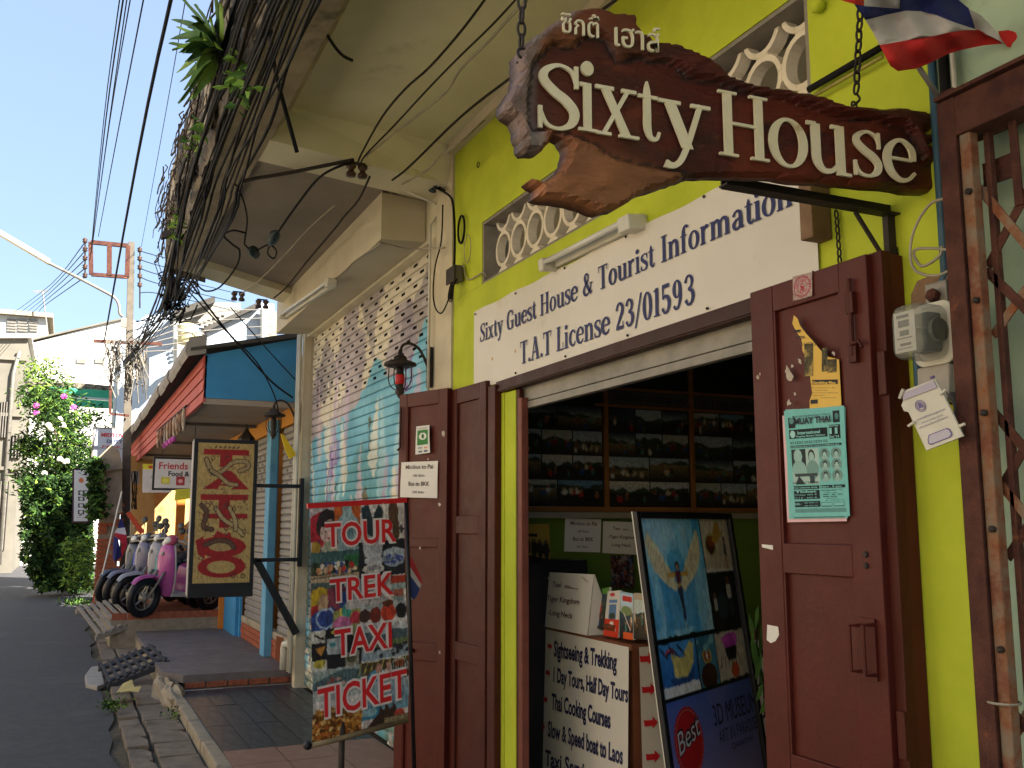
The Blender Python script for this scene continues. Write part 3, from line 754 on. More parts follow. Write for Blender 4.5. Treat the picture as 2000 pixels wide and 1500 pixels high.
build('far_wall', MB().box(1.6, 5.0, 21.2, 21.4, .2, 3.4), ochre, ns)
build('inner_wall', MB().box(3.6, 3.7, 13.3, 21.2, .2, 3.2), M('brown_inner_wall', '6a4228', '5c3822', 3, .8, .1), ns)
build('partition', MB().box(2.2, 3.6, 14.2, 14.32, .1, 3.2), orange, ns)
# timber window boards behind
for y in (15.2, 16.0, 18.2, 18.9):
    build('frame_board', MB().box(3.5, 3.58, y, y+.12, .3, 2.6), wood, ns)
XF = 1.16
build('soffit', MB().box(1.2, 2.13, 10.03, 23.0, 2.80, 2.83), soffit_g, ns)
for y in (12.5, 15.5, 18.5): build('soffit_batten', MB().box(1.2, 2.12, y, y+.07, 2.765, 2.797), M('batten_grey_%d' % y, '5f5a57', '55504d', 4, .7), ns)
build('blue_gable', MB().prism([(1.17, 10.0, 2.80), (1.17, 10.0, 3.235), (2.085, 10.0, 3.47), (2.085, 10.0, 2.80)], (0, .03, 0)), blue, ns)
build('gable_base_strip', MB().box(1.175, 2.08, 10.005, 10.03, 2.74, 2.797), soffit_g, ns)
for k in range(4):
    z0 = 2.76+k*.118
    build('fascia_plank', MB().prism([(XF-.004*k, 10.0, z0), (XF+.03, 10.0, z0), (XF+.03, 10.0, z0+.113), (XF+.010-.004*k, 10.0, z0+.113)], (0, 15.5, 0)), pink, ns)
build('roof', MB().prism([(1.02, 9.93, 3.255), (1.02, 9.93, 3.285), (2.14, 9.93, 3.54), (2.14, 9.93, 3.49)], (0, 15.6, 0)), darkroof, ns)
# row of grey edge tiles hanging over the fascia
src = None
for k in range(24):
    y = 9.96+k*.65
    if src is None:
        mb = MB()
        pr_ = [(0, .03), (-.09, .01), (-.15, -.05), (-.16, -.14), (-.13, -.20), (-.11, -.15), (-.11, -.08), (-.05, -.02), (0, -.005)]
        mb.prism([(a, 0, b) for a, b in pr_], (0, .615, 0))
        src = build('edge_tile', mb, rooftile, ns, bevel=.006, raw=True); src.location = Vector((1.13, y, 3.39))-ns.location
    else: piece(src, 'edge_tile', Vector((1.13+random.uniform(-.006, .006), y, 3.39+random.uniform(-.006, .006)))-ns.location, ns, (0, random.uniform(-.05, .05), random.uniform(-.01, .01)))
build('gutter_end', MB().prism([(1.0, 9.94, 3.2), (1.0, 9.94, 3.39), (1.17, 9.94, 3.43), (1.17, 9.94, 3.24)], (0, .02, 0)), rooftile, ns)

# white conduit pipes on the strip between the shops
for k, (x, nm_) in enumerate(((2.03, 'left'), (2.03, 'right'))):
    y = 9.60+.09*k
    mb = MB().tube([(x, y, .15), (x, y, 3.45)], .018, 8)
    o = build('conduit', mb, enamel, None, smooth=True, base=(x, y, .15)); tag(o, 'white conduit pipe running up the strip beside the graffiti shutter, %s of two' % ('right' if k == 0 else 'left'), 'pipe', 'conduits between the shops')
mb = MB().tube([(2.0, 9.78, .16), (2.0, 9.78, .36), (2.0, 9.76, .40), (2.05, 9.7, .41), (2.12, 9.7, .41)], .035, 8)
tag(build('drain_pipe', mb, enamel, None, smooth=True, base=(2, 9.78, .16)), 'short grey elbow drain pipe at the foot of the pillar', 'pipe')

# ---------------------------------------------------------------- tattoo lightbox
tt = thing('tattoo_sign', 'tall black framed light box with red TATTOO lettering over dragon drawings', 'sign', (1.35, 9.5, .88))
x0, x1, z0, z1 = 1.05, 1.635, .885, 2.35; Y = 9.5
m_ = MB(); f = .035
m_.box(x0, x1, Y, Y+.14, z0, z0+.13); m_.box(x0, x1, Y, Y+.14, z1-f, z1); m_.box(x0, x0+f, Y, Y+.14, z0+.13, z1-f); m_.box(x1-f, x1, Y, Y+.14, z0+.13, z1-f)
build('frame', m_, black, tt, bevel=.003)
build('side_skin', MB().box(x0-.004, x0-.001, Y+.012, Y+.14, z0+.02, z1-.02), M('white_box_side', 'a9a3a0', '9a9090', 6, .6, .1, c3='9a5a70', s3=4), tt)
c = CV(130, 320, 'c9ab6a')
rs = np.random.RandomState(3)
for i in range(900):          # dragon scribble
    x, y = rs.uniform(.06, .94), rs.uniform(.03, .96)
    if rs.rand() < .5: continue
    a = rs.uniform(0, 6.28); q = rs.uniform(.015, .04)
    c.line(x, y, x+math.cos(a)*q, y+math.sin(a)*q*.4, .0045, ['6a4a38', '4a3028', '8a3a2c', '7a6040'][rs.randint(4)], 2.5)
def curve_(pts, t, col):
    q = smooth_path([(a, b, 0) for a, b in pts], 8)
    for i in range(len(q)-1): c.line(q[i][0], q[i][1], q[i+1][0], q[i+1][1], t, col, 2.5)
def T_(yt, h, w_, stem):
    c.rect(.5-w_, yt, .5+w_, yt+.042, 'a81f22'); c.rect(.5-stem, yt, .5+stem, yt+h, 'a81f22')
T_(.045, .13, .40, .11)
c.poly([(.45, .20), (.60, .20), (.93, .335), (.60, .335), (.66, .31), (.40, .31), (.36, .335), (.10, .335), (.36, .26)], 'a81f22'); c.poly([(.47, .27), (.56, .27), (.62, .295), (.42, .295)], 'c9ab6a')
T_(.37, .14, .42, .10); c.rect(.13, .51, .92, .545, 'a81f22'); c.rect(.42, .54, .60, .61, 'a81f22')
c.ell(.48, .745, .43, .075, 'a81f22'); c.ell(.48, .742, .22, .035, 'b89a66'); c.poly([(.3, .69), (.4, .63), (.55, .66), (.62, .64), (.66, .69)], 'a81f22'); c.poly([(.05, .74), (.02, .70), (.15, .67), (.2, .74), (.2, .83), (.08, .8)], 'a81f22')
c.ell(.5, .885, .42, .078, 'a81f22'); c.ell(.49, .888, .25, .045, 'c9ab6a')
for k_, (pts, col) in enumerate(((((.15, .12), (.22, .18), (.3, .22), (.45, .2), (.62, .14), (.85, .13), (.9, .17), (.75, .2)), 'b59a6c'), (((.25, .2), (.4, .24), (.55, .29), (.7, .3)), 'b59a6c'), (((.1, .45), (.2, .5), (.15, .6), (.3, .62)), '6a4a38'), (((.35, .47), (.5, .55), (.7, .6), (.85, .66)), 'c2a878'), (((.6, .47), (.7, .55), (.72, .62)), 'c2a878'), (((.2, .73), (.4, .70), (.6, .71), (.7, .75)), '6a4a38'))):
    curve_(pts, .045, '33241c'); curve_(pts, .033, col)
for i in range(22):
    x, y = rs.uniform(.06, .9), rs.choice([.09, .2, .42, .47, .58, .64, .8, .95])+rs.uniform(-.03, .03); c.ring(x, y, rs.uniform(.02, .05), rs.uniform(.008, .02), .35, ['4a3028', '6a4a38'][rs.randint(2)])
for x in (.3, .38, .46, .54, .62, .7): c.line(x, .035, x+.02, .025, .012, '4a3028', 2.5)
c.warp(.006, 30, 4, .05); c.a *= .82
sheet('printed_face', c, bil((x0+f, Y+.004, z1-f), (x1-f, Y+.004, z1-f), (x1-f, Y+.004, z0+.13), (x0+f, Y+.004, z0+.13)), print_m, tt)
m_ = MB(); m_.box(x1, 2.09, Y+.05, Y+.085, 1.905, 1.94); m_.box(x1, 2.09, Y+.05, Y+.085, 1.20, 1.235); m_.box(2.06, 2.095, Y+.03, Y+.1, 1.15, 2.0)
build('bracket_arm', m_, black, tt)
build('diagonal_strut', MB().ob((1.64, Y+.05, 1.2), (.40, 0, -.70), (.06, 0, .035), (0, .03, 0)), black, tt)

# red and yellow box shop sign, sun lamp etc. hanging under the canopy
fs = thing('food_sign', 'white board framed in black reading Friends and Food with three small pictures', 'sign', (1.2, 13, 2.2))
c = CV(120, 66, 'cfc9c6')
c.rect(.14, .63, .32, .86, 'c9b83a'); c.ell(.23, .74, .07, .08, 'd8d060'); c.rect(.46, .60, .64, .9, 'a03038'); c.ell(.55, .75, .05, .07, 'd8a0a0'); c.ell(.82, .76, .06, .13, '3a8a6a'); c.line(.8, .62, .84, .7, .01, '4a9a7a')
c.mottle(.03, 8, 2)
q = [P(303, 896, 'y', 13.0), P(395, 899, 'y', 13.0), P(395, 956, 'y', 13.0), P(301, 953, 'y', 13.0)]
fx0, fx1, fz0, fz1 = q[3].x, q[1].x, q[3].z, q[0].z
build('frame', MB().box(fx0-.025, fx1+.025, 13.002, 13.06, fz0-.025, fz1+.025), black, fs)
sheet('printed_face', c, bil((fx0, 13, fz1), (fx1, 13, fz1), (fx1, 13, fz0), (fx0, 13, fz0)), print_m, fs)
pf_ = plane_fn((fx0, 13, fz0), (1, 0, 0), (0, 0, 1)); hh = fz1-fz0
redb = M('crimson_letters', 'b8383c', 'a83034', 4, .6, 0)
text('Friends', pf_, redb, fs, .045, hh*.66, size=.088, bold=.02)
text("'S", pf_, redb, fs, .52, hh*.66, size=.088, bold=.02)
text('Food & Drink', pf_, ink, fs, .16, hh*.42, size=.062, bold=.03)
for xx in (fx0+.08, fx1-.1): build('hanger', MB().tube([(xx, 13.03, fz1), (xx, 13.03, 2.80)], .005, 5), black, fs)
def small_sign(name, lab, pts, y, cvs, mat=printp, thick=.01, cat='sign', grp=None):
    a = [P(u, v, 'y', y) for u, v in pts]
    t = thing(name, lab, cat, (a[0]+a[2])/2, grp)
    sheet('printed_face', cvs, bil(*a), mat, t)
    build('board', MB().prism([p+Vector((0, .004, 0)) for p in a], (0, thick, 0)), enamel, t)
    return t, a
c = CV(40, 50, 'cfc4c0'); c.rect(0, 0, 1, .2, 'd6c83a'); c.rect(.2, .05, .7, .16, 'c05030'); c.ell(.7, .7, .15, .2, '7a3a6a'); c.ell(.45, .45, .15, .08, '5a9a7a'); c.mottle(.04)
small_sign('menu_board', 'pale menu board with a yellow heading hanging behind the food sign', ((279, 906), (335, 908), (334, 962), (278, 962)), 14.5, c)
c = CV(40, 24, 'cfc83f')
for k in range(4): c.rect(.2+.02*k, .2+.18*k, .85-.1*(k % 2), .24+.18*k, '9a9a3a')
small_sign('yellow_notice', 'small yellow notice hanging just under the food sign', ((343, 956), (376, 954), (376, 973), (341, 978)), 12.9, c)
# hanging tassels under the fascia
tg = thing('tassel_garland', 'garland of striped cloth tassels with pink tips hanging from the salmon fascia', 'garland', P(340, 850, 'x', 1.13))
for k in range(9):
    t = k/8; a = P(310+t*50, 842-t*44, 'x', 1.13); L = .25
    mb = MB()
    pts = [a+Vector((0, .03*math.sin(j), -L*j/4)) for j in range(5)]; mb.tube(pts, [.018, .024, .022, .02, .012], 6)
    build('tassel', mb, M('tassel_cloth_%d' % k, ['b8a890', 'a07a60', 'c8bfae'][k % 3], ['7a5a44', '4f4034', '8a6a50'][k % 3], 30, .9, .1, stretch=(1, 1, .3)), tg, smooth=True)
    if 2 <= k <= 5: build('pink_tip', MB().blob(pts[-1]-Vector((0, 0, .02)), (.03, .03, .035), jit=.2), petal, tg)
build('cord', MB().tube([P(306, 842, 'x', 1.13), P(364, 792, 'x', 1.13)], .01, 5), cable_b, tg)

# two tube lamps
def tube_lamp(nm, lab, a, b, off, grp='fluorescent lamps on the shop fronts'):
    """a, b: ends on the wall; off: outward vector"""
    a, b, off = Vector(a), Vector(b), Vector(off); d = (b-a).normalized(); t = thing(nm, lab, 'lamp', (a+b)/2, grp)
    up = d.cross(off).normalized()
    build('batten', MB().ob(a+d*.05, (b-a)-d*.1, off*.4, up*.05), enamel, t, bevel=.004)
    build('end_cap', MB().ob(b-d*.07, d*.09, off, up*.065), enamel, t, bevel=.008); build('end_cap', MB().ob(a-d*.02, d*.05, off, up*.06), enamel, t, bevel=.008)
    build('tube', MB().tube([a+d*.03+off*.8+up*.02, b-d*.07+off*.8+up*.02], .014, 10), tube_m, t, smooth=True)
    return t
a = P(1075, 497, 'x', 2.09); b = P(1240, 440, 'x', 2.09)
tube_lamp('tube_lamp', 'milky tube lamp in a grimy batten on the lime wall above the banner', (2.098, 4.10, 2.83), (2.098, 3.30, 2.815), (-.095, 0, -.01))
qa, qb = P(562, 612, 'x', 1.76), P(658, 546, 'x', 1.76)
tube_lamp('tube_lamp', 'white tube lamp fixed along the lower edge of the shutter housing', tuple(qa), tuple(qb), (-.075, 0, .005))

# lantern on the pillar between the bays
def lantern(nm, lab, c, s=1., red=True):
    c = Vector(c); t = thing(nm, lab, 'lantern', c, 'wall lanterns')
    A = lambda x, y, z: c+Vector((x, y, z))*s
    build('wall_plate', MB().ob(A(-.012, -.045, -.17), Vector((.03, 0, 0))*s, Vector((0, .09, 0))*s, Vector((0, 0, .34))*s), iron, t, bevel=.01*s)
    pts = [A(-.01, 0, .0), A(-.05, 0, .09), A(-.10, 0, .16), A(-.17, 0, .19), A(-.23, 0, .17), A(-.25, 0, .12)]
    build('swan_arm', MB().tube([tuple(q[:3]) for q in smooth_path([tuple(p) for p in pts], 4)], .012*s, 7), iron, t, smooth=True)
    q = A(-.25, 0, 0)
    build('hood', MB().lathe(q, [(.015*s, .13*s), (.02*s, .09*s), (.05*s, .075*s), (.055*s, .05*s), (.13*s, .02*s), (.135*s, 0), (.10*s, -.01*s), (.06*s, -.015*s)], n=18), iron, t, smooth=True)
    build('lamp_stem', MB().lathe(q, [(.03*s, 0), (.03*s, -.06*s), (.036*s, -.07*s), (.036*s, -.14*s), (.03*s, -.15*s), (.03*s, -.2*s), (.04*s, -.22*s), (.02*s, -.25*s), (.008*s, -.27*s)], n=12), iron, t, smooth=True)
    if red: build('red_can', MB().lathe(q, [(.034*s, -.075*s), (.038*s, -.08*s), (.038*s, -.15*s), (.034*s, -.155*s)], n=12), redink, t, smooth=True)
    for k in range(4):
        an = math.pi/4+k*math.pi/2; e = Vector((math.cos(an), math.sin(an), 0))*s
        build('cage_rib', MB().tube([tuple(z[:3]) for z in smooth_path([tuple(q+e*.10+Vector((0, 0, -.01*s))), tuple(q+e*.105+Vector((0, 0, -.11*s))), tuple(q+e*.08+Vector((0, 0, -.17*s))), tuple(q+e*.02+Vector((0, 0, -.21*s)))], 4)], .005*s, 5), iron, t, smooth=True)
    return t
lantern('wall_lantern', 'old iron lantern on a swan neck bracket with a red can inside', tuple(P(838, 718, 'x', 2.075)), .78)
lantern('wall_lantern', 'cluttered iron lantern on the strip beside the blue gable', (2.03, 9.74, 2.62), .85, False)
o = build('pointed_lamp', MB().lathe(P(481, 862, 'y', 11.5), [(.09, 0), (.10, .03), (.05, .09), (.03, .12), (.008, .16), (.004, .2)], n=6), iron, None, base=P(481, 862, 'y', 11.5))
tag(o, 'small black pointed lantern top showing just above the tattoo sign', 'lantern')
mb = MB(); a = P(550, 848, 'y', 9.6); b = P(560, 870, 'y', 9.6)
mb.prism([P(549, 848, 'y', 9.55), P(555, 850, 'y', 9.55), P(579, 888, 'y', 9.55), P(566, 897, 'y', 9.55), P(558, 880, 'y', 9.55)], (0, .03, 0))
tag(build('yellow_pennant', mb, M('yellow_cloth', 'd0b024', 'c4a41e', 5, .8, .1), None, base=a), 'limp yellow pennant hanging beside the blue post', 'pennant')
# ================================================================ things on the guest house front
def PP(u, v, o, n):
    """sight line meets the plane through o with normal n"""
    r = _fw + _rt*((u-1000)/FPX) + _up*(-(v-750)/FPX); o, n = Vector(o), Vector(n)
    return CAM + r*((o-CAM).dot(n)/r.dot(n))
def quad_fn(tl, tr, br, bl, lift0=.001):
    tl, tr, br, bl = map(Vector, (tl, tr, br, bl)); n = (tr-tl).cross(tl-bl).normalized()
    def fn(X, Y, l=0.):
        t = 1-Y; return (tl*(1-X)+tr*X)*(1-t)+(bl*(1-X)+br*X)*t+n*(l+lift0)
    return fn
def text_in(s, fn, mat, parent, x0, x1, y, h, bold=0., align='fit', **kw):
    """letters fitted in unit square coordinates: from x0 to x1, baseline y, cap height h"""
    v, f = text_verts(s, bold)
    if len(v) == 0: return
    a, b = v[:, 0].min(), v[:, 0].max(); kx = (x1-x0)/(b-a); mb = MB()
    mb.v = [tuple(fn(x0+(q[0]-a)*kx, y+q[1]*h/.73, .0008)) for q in v]; mb.f = f
    return build('lettering', mb, mat, parent, **kw)

# ---- vinyl banner
bn = thing('shop_banner', 'wide white vinyl banner with navy serif lettering pinned over the doorway', 'banner', (2.09, 3.7, 2.3))
XB = 2.088
bfn = plane_fn((XB, 5.142, 0), (0, -1, 0), (0, 0, 1))
mb = MB(); nx_, nz_ = 60, 12
def bz(s, t): return 2.775-.012*s+(2.30+.018*(1-s)-(2.775-.012*s))*t
for j in range(nz_+1):
    for i in range(nx_+1):
        s_, t_ = i/nx_, j/nz_; y = 5.142-2.85*s_
        sag = .0012*math.sin(s_*31)*math.sin(t_*3.1)+.0012*math.sin(s_*11+t_*4)
        mb.v.append((XB+.003-abs(sag), y, bz(s_, t_)+(.004*math.sin(s_*40) if j in (0, nz_) else 0)))
for j in range(nz_):
    for i in range(nx_):
        k = j*(nx_+1)+i; mb.f.append((k, k+nx_+1, k+nx_+2, k+1))
build('vinyl', mb, white, bn, smooth=True)
def onb(u, v): q = P(u, v, 'x', XB); return 5.142-q.y, q.z
bfn2 = plane_fn((XB-.0005, 5.142, 0), (0, -1, 0), (0, 0, 1))
(a0, b0), (a1, b1) = onb(938, 664), onb(1552, 405)
serif_line('Sixty Guest House & Tourist Information', GB, bfn2, navy, bn, a0, a1, (b0+b1)/2-.004, .107, .012)
(a0, b0), (a1, b1) = onb(1016, 708), onb(1360, 598)
serif_line('T.A.T License 23/01593', GB, bfn2, navy, bn, a0, a1, (b0+b1)/2, .118, .012)
for k in range(6):
    for zz in (2.757, 2.332):
        a = bfn2(.03+k*.56, zz, .001); build('pin', MB().lathe(a, [(.006, 0), (.006, .004), (.003, .006)], ax=(-1, 0, 0), n=8), iron, bn)
for u, v in ((961, 701), (1006, 686)): build('stain', MB().lathe(bfn2(*onb(u, v), -.002), [(.010, 0), (.009, .001)], ax=(-1, 0, 0), n=9), M('tan_stain', 'c0a06a', rough=.8), bn)

# ---- door leaves
def leaf(nm, lab, o, u, w_, z0, z1, panels, st=.105, th=.038, mat=None, grp=None):
    """o: outer lower-left corner of the face seen, u: to the right; panels: list of (z0, z1)"""
    mat = mat or wood; o = Vector(o); u = Vector(u).normalized(); n = u.cross(Vector((0, 0, 1))); d = -n
    t = thing(nm, lab, 'door', (o.x, o.y, z0), grp)
    O = lambda a, z, k=0: o+u*a+Vector((0, 0, z))+n*k
    for a in (0, w_-st): build('stile', MB().ob(O(a, z0), u*st, d*th, Vector((0, 0, z1-z0))), mat, t, bevel=.003)
    zs = [z0]+[q for p in panels for q in p]+[z1]
    zs.sort()
    for k in range(0, len(zs), 2):
        build('rail', MB().ob(O(st+.0008, zs[k], -.001), u*(w_-2*st-.0016), d*(th-.002), Vector((0, 0, zs[k+1]-zs[k]))), mat, t, bevel=.003)
    for a, b in panels:
        build('panel', MB().ob(O(st-.004, a-.004, -.016), u*(w_-2*st+.008), d*.012, Vector((0, 0, b-a+.008))), mat, t)
        e = .008
        for aa in (st, w_-st-e): build('panel_bead', MB().ob(O(aa, a, -.003), u*e, d*.012, Vector((0, 0, b-a))), mat, t)
    return t, O, u, n
rl, O, u_, n_ = leaf('folding_door_leaf', 'red-brown panelled door leaf at right of the doorway, pasted with flyers', (1.99, 2.506, 0), (0, -1, 0), .51, .08, 2.30, [(.15, .78), (.88, 1.405), (1.495, 2.215)], .108)
# bolt, handle, hinge
b0 = O(.435, 2.19); m_ = MB(); m_.tube([O(.455, 2.24, .012), O(.455, 2.02, .012)], .007, 8); m_.box(1.972, 1.989, 2.506-.47, 2.506-.44, 2.14, 2.2)
m_.box(1.975, 1.989, 2.506-.47, 2.506-.44, 2.0, 2.05); m_.tube([O(.455, 2.05, .018), O(.49, 2.055, .02), O(.50, 2.035, .02)], .005, 6)
build('bolt', m_, wood_d, rl)
m_ = MB(); m_.box(1.982, 1.9895, 2.506-.48, 2.506-.42, 1.14, 1.30)
m_.tube([O(.475, 1.155, .006), O(.475, 1.155, .045), O(.475, 1.285, .045), O(.475, 1.285, .006)], .006, 7); m_.tube([O(.435, 1.16, .006), O(.425, 1.16, .045), O(.425, 1.28, .045), O(.435, 1.28, .006)], .006, 7)
build('pull_handle', m_, wood, rl)
for z in (1.47, 1.44): build('screw', MB().lathe(O(.455, z, 0), [(.009, 0), (.007, .006)], ax=n_, n=8), iron, rl)
l2, *_ = leaf('folding_door_leaf', 'narrow edge of the second leaf folded behind the flyer-covered door', (2.012, 2.46, 0), (0, -1, 0), .50, .08, 2.305, [(.15, 1.3), (1.4, 2.2)], .1, .034, wood_d)
for z in (.95, 1.9):
    build('hinge', MB().box(2.0, 2.011, 1.957, 1.985, z, z+.12), wood_d, l2, bevel=.002)
ll, LO, lu, ln = leaf('folding_door_leaf', 'red-brown panelled door leaf at left of the doorway with a bank sticker', (1.84, 5.75, 0), (.16, -.42, 0), .45, .05, 2.35, [(.12, .77), (.87, 1.42), (1.47, 2.265)], .075)
build('bolt', MB().tube([LO(.03, 2.27, .012), LO(.03, 2.02, .012), LO(.02, 2.0, .025)], .007, 7), wood_d, ll)
build('latch_bar', MB().ob(LO(.08, .81, .001), lu*.10, ln*.012, Vector((0, 0, .022))), wood_d, ll)
leaf('folding_door_leaf', 'darker door leaf folded back beside the bank sticker leaf', (2.03, 5.36, 0), (.035, -.46, 0), .46, .05, 2.34, [(.12, .8), (.9, 1.5), (1.6, 2.25)], .08, .034, wood_d)
paint_loss = M('flaked_paint', 'c2b8aa', 'a89a8c', 30, .9, .2)
def flake(u, v, r, o, n, par, s=1):
    k = random.randint(5, 8); pts = []
    for i in range(k):
        a = 2*math.pi*i/k; q = r*random.uniform(.4, 1.2); pts.append(PP(u+q*math.cos(a)*.7, v+q*math.sin(a)*1.2, o, n))
    build('paint_flake', MB().prism(pts, Vector(n)*-.0006), paint_loss, par)
XL = (1.9888, 2, 0)
for (u, v, r) in ((1542, 735, 12), (1537, 722, 7), (1562, 706, 7), (1548, 715, 4), (1628, 690, 5), (1541, 787, 6), (1553, 770, 5), (1670, 696, 5), (1660, 690, 3), (1480, 737, 4), (1484, 730, 3), (1657, 700, 3)): flake(u, v, r, XL, (-1, 0, 0), rl)
LP = LO(0, 0, .0012)
for (u, v, r) in ((866, 847, 5), (781, 854, 4), (836, 897, 2), (858, 985, 4), (820, 1070, 3), (859, 1274, 3)): flake(u, v, r, LP, ln, ll)
tape = MB().prism([PP(a, b, XL, (1, 0, 0)) for a, b in ((1488, 1063), (1510, 1065), (1510, 1074), (1489, 1069))], (-.001, 0, 0)); tag(build('tape_strip', tape, paper, None, base=PP(1488, 1063, XL, (1, 0, 0))), 'scrap of white tape on the left edge of the flyer door', 'tape')
tape = MB().prism([PP(a, b, XL, (1, 0, 0)) for a, b in ((1499, 1220), (1520, 1224), (1522, 1240), (1515, 1252), (1506, 1256), (1498, 1250))], (-.001, 0, 0)); tag(build('torn_sticker', tape, paper, None, base=PP(1499, 1220, XL, (1, 0, 0))), 'torn white sticker low on the left edge of the flyer door', 'sticker')

# ---- flyers
def flyer(nm, lab, pts, cv, off=0., grp=None, mat=printp, mix=None):
    o = (XL[0]-.002-off, 0, 0); q = [PP(a, b, o, (1, 0, 0)) for a, b in pts]
    t = thing(nm, lab, 'flyer', q[3], grp)
    f0 = bil(*q)
    sheet('printed_sheet', cv, lambda s, t_: f0(s, t_)+Vector((-.004*math.sin(s*5+t_*3)*max(0, abs(t_-.5)-.2)-.0015*abs(math.sin(s*9)), 0, 0)), mat, t)
    return t, quad_fn(*q, lift0=.0045)
c = CV(30, 50, 'd8aeb0'); c.rect(.1, .93, .95, .975, '222222'); c.mottle(.03); flyer('flyer', 'pale pink flyer peeking out below and left of the teal boxing flyer', ((1528, 812), (1640, 800), (1655, 1018), (1538, 1020)), c, -.001, 'stacked boxing flyers')
c = CV(30, 50, '7fb8b4'); c.rect(.1, .955, .95, .985, '222222'); flyer('flyer', 'teal flyer mostly hidden right behind the top boxing flyer', ((1534, 800), (1651, 795), (1657, 1012), (1541, 1014)), c, .0006, 'stacked boxing flyers')
c = CV(120, 220, '72b6b0'); K = '1c2526'; rs = np.random.RandomState(2)
c.rect(.07, .07, .2, .17, K); c.rect(.82, .04, .93, .15, K); c.ell(.13, .1, .04, .03, '5a8a84'); c.ell(.88, .09, .03, .03, '4a7a74')
c.rect(.07, .185, .72, .27, K); c.ell(.135, .228, .045, .035, '9ac8c2'); c.rect(.74, .165, .93, .295, K); c.rect(.07, .335, .94, .36, K)
c.rect(.09, .37, .55, .70, '9fb8b0'); c.rect(.09, .37, .33, .55, '273030'); c.ell(.2, .44, .07, .07, '8fb0a8'); c.ell(.21, .56, .12, .08, '86aaa2'); c.ell(.43, .44, .06, .06, '2a3434'); c.ell(.43, .455, .045, .05, '94b4ac'); c.ell(.44, .57, .11, .09, '6f928a')
c.rect(.13, .6, .52, .63, '3a4646'); c.poly([(.13, .70), (.2, .62), (.3, .70)], '2f3a3a'); c.rect(.38, .63, .47, .69, '3a4848')
for yy in (.42, .52, .62):
    for xx in (.65, .84): c.ell(xx, yy+.01, .085, .055, '6a8a84'); c.ell(xx, yy, .035, .03, '31403e'); c.ell(xx, yy+.012, .026, .022, '9abab2'); c.ell(xx, yy+.045, .05, .02, '8aaaa2')
c.rect(.09, .715, .53, .745, K); c.rect(.55, .715, .95, .742, K); c.rect(.09, .755, .53, .84, K); c.rect(.09, .855, .53, .91, K); c.rect(.09, .925, .95, .96, '5a8a86')
for a_, b_ in ((.55, .73), (.75, .93)): c.rect(a_, .87, b_, .91, '3a5654'); c.rect(a_+.01, .876, b_-.01, .904, '79b8b2')
for y_ in np.linspace(.765, .85, 6):
    for q in range(7):
        x_ = rs.uniform(.56, .9); c.rect(x_, y_, x_+.05, y_+.006, '2f5250')
for y_ in (.30, .315): 
    for q in range(16): x_ = .08+q*.04; c.rect(x_, y_, x_+.03, y_+.006, '33504e')
c.mottle(.03, 30, 3)
fl, ff = flyer('flyer', 'teal boxing flyer headed MUAY THAI with black panels and fighters, topmost of its stack', ((1531, 803), (1648, 792), (1661, 1008), (1545, 1010)), c, .004, 'stacked boxing flyers')
teal = M('teal_knockout', '86c2bc', '7ebab4', 5, .8, 0)
text_in('MUAY THAI', ff, ink, fl, .20, .80, .862, .06, .035)
text_in('Music Boxing Promotion Present', ff, ink, fl, .17, .80, .93, .014, .01)
text_in('International', ff, teal, fl, .24, .62, .765, .03, .03); text_in('Thaphae Boxing Stadium', ff, teal, fl, .2, .70, .738, .018, .02)
text_in('Saturday', ff, teal, fl, .75, .92, .815, .016, .02); text_in('11', ff, teal, fl, .77, .90, .752, .05, .06); text_in("Oct '14", ff, teal, fl, .755, .92, .712, .022, .03)
text_in('PROFESSIONAL MUAYTHAI 7 FIGHTS & GAMBLING MAX', ff, teal, fl, .09, .92, .645, .012, .02)
text_in('AUSTRALIA  V  THAILAND', ff, ink, fl, .1, .54, .305, .02, .02)
text_in('Free welcome drink', ff, teal, fl, .1, .52, .262, .015, .02); text_in('Start . 9 pm.', ff, teal, fl, .57, .92, .263, .016, .03)
text_in('Ticket', ff, teal, fl, .13, .5, .222, .02, .04); text_in('Cheap 400 ฿', ff, teal, fl, .12, .5, .196, .014, .0); text_in('V I P . 600 ฿', ff, teal, fl, .12, .5, .168, .014, .0)
text_in('Info :', ff, teal, fl, .11, .24, .108, .024, .02); text_in('086 9090 111', ff, teal, fl, .28, .51, .122, .012, 0); text_in('086 9242 200', ff, teal, fl, .28, .51, .096, .012, 0)
text_in('Call Center : 08 9494 2999', ff, ink, fl, .57, .92, .236, .01, 0)
# torn yellow flyer
o = (XL[0]-.002, 0, 0)
yp = [(1551, 616), (1558, 622), (1563, 636), (1575, 652), (1590, 668), (1603, 684), (1618, 697), (1639, 702), (1644, 796), (1582, 800), (1582, 782), (1587, 768), (1583, 738), (1585, 722), (1576, 700), (1568, 685), (1566, 662), (1556, 648), (1548, 632)]
yf = thing('torn_flyer', 'torn yellow strip of an older boxing flyer above the teal one', 'flyer', PP(1590, 700, o, (1, 0, 0)))
ypq = [PP(a, b, o, (1, 0, 0)) for a, b in yp]
build('printed_sheet', MB().prism(ypq, (-.0012, 0, 0)), M('yellow_paper', 'dcb75c', 'd2ab50', 6, .8, .1), yf)
def yb(x0_, y0_, x1_, y1_, mat=ink, lift=.0022):
    p = [PP(a, b, (XL[0]-.002-lift, 0, 0), (1, 0, 0)) for a, b in ((x0_, y0_), (x0_, y1_), (x1_, y1_-1), (x1_, y0_-1))]
    build('print_block', MB().quad(*p), mat, yf)
greyp = M('halftone_grey', '5a5238', '2e2a20', 60, .8, 0, c3='a08a50', s3=25, t3=.5)
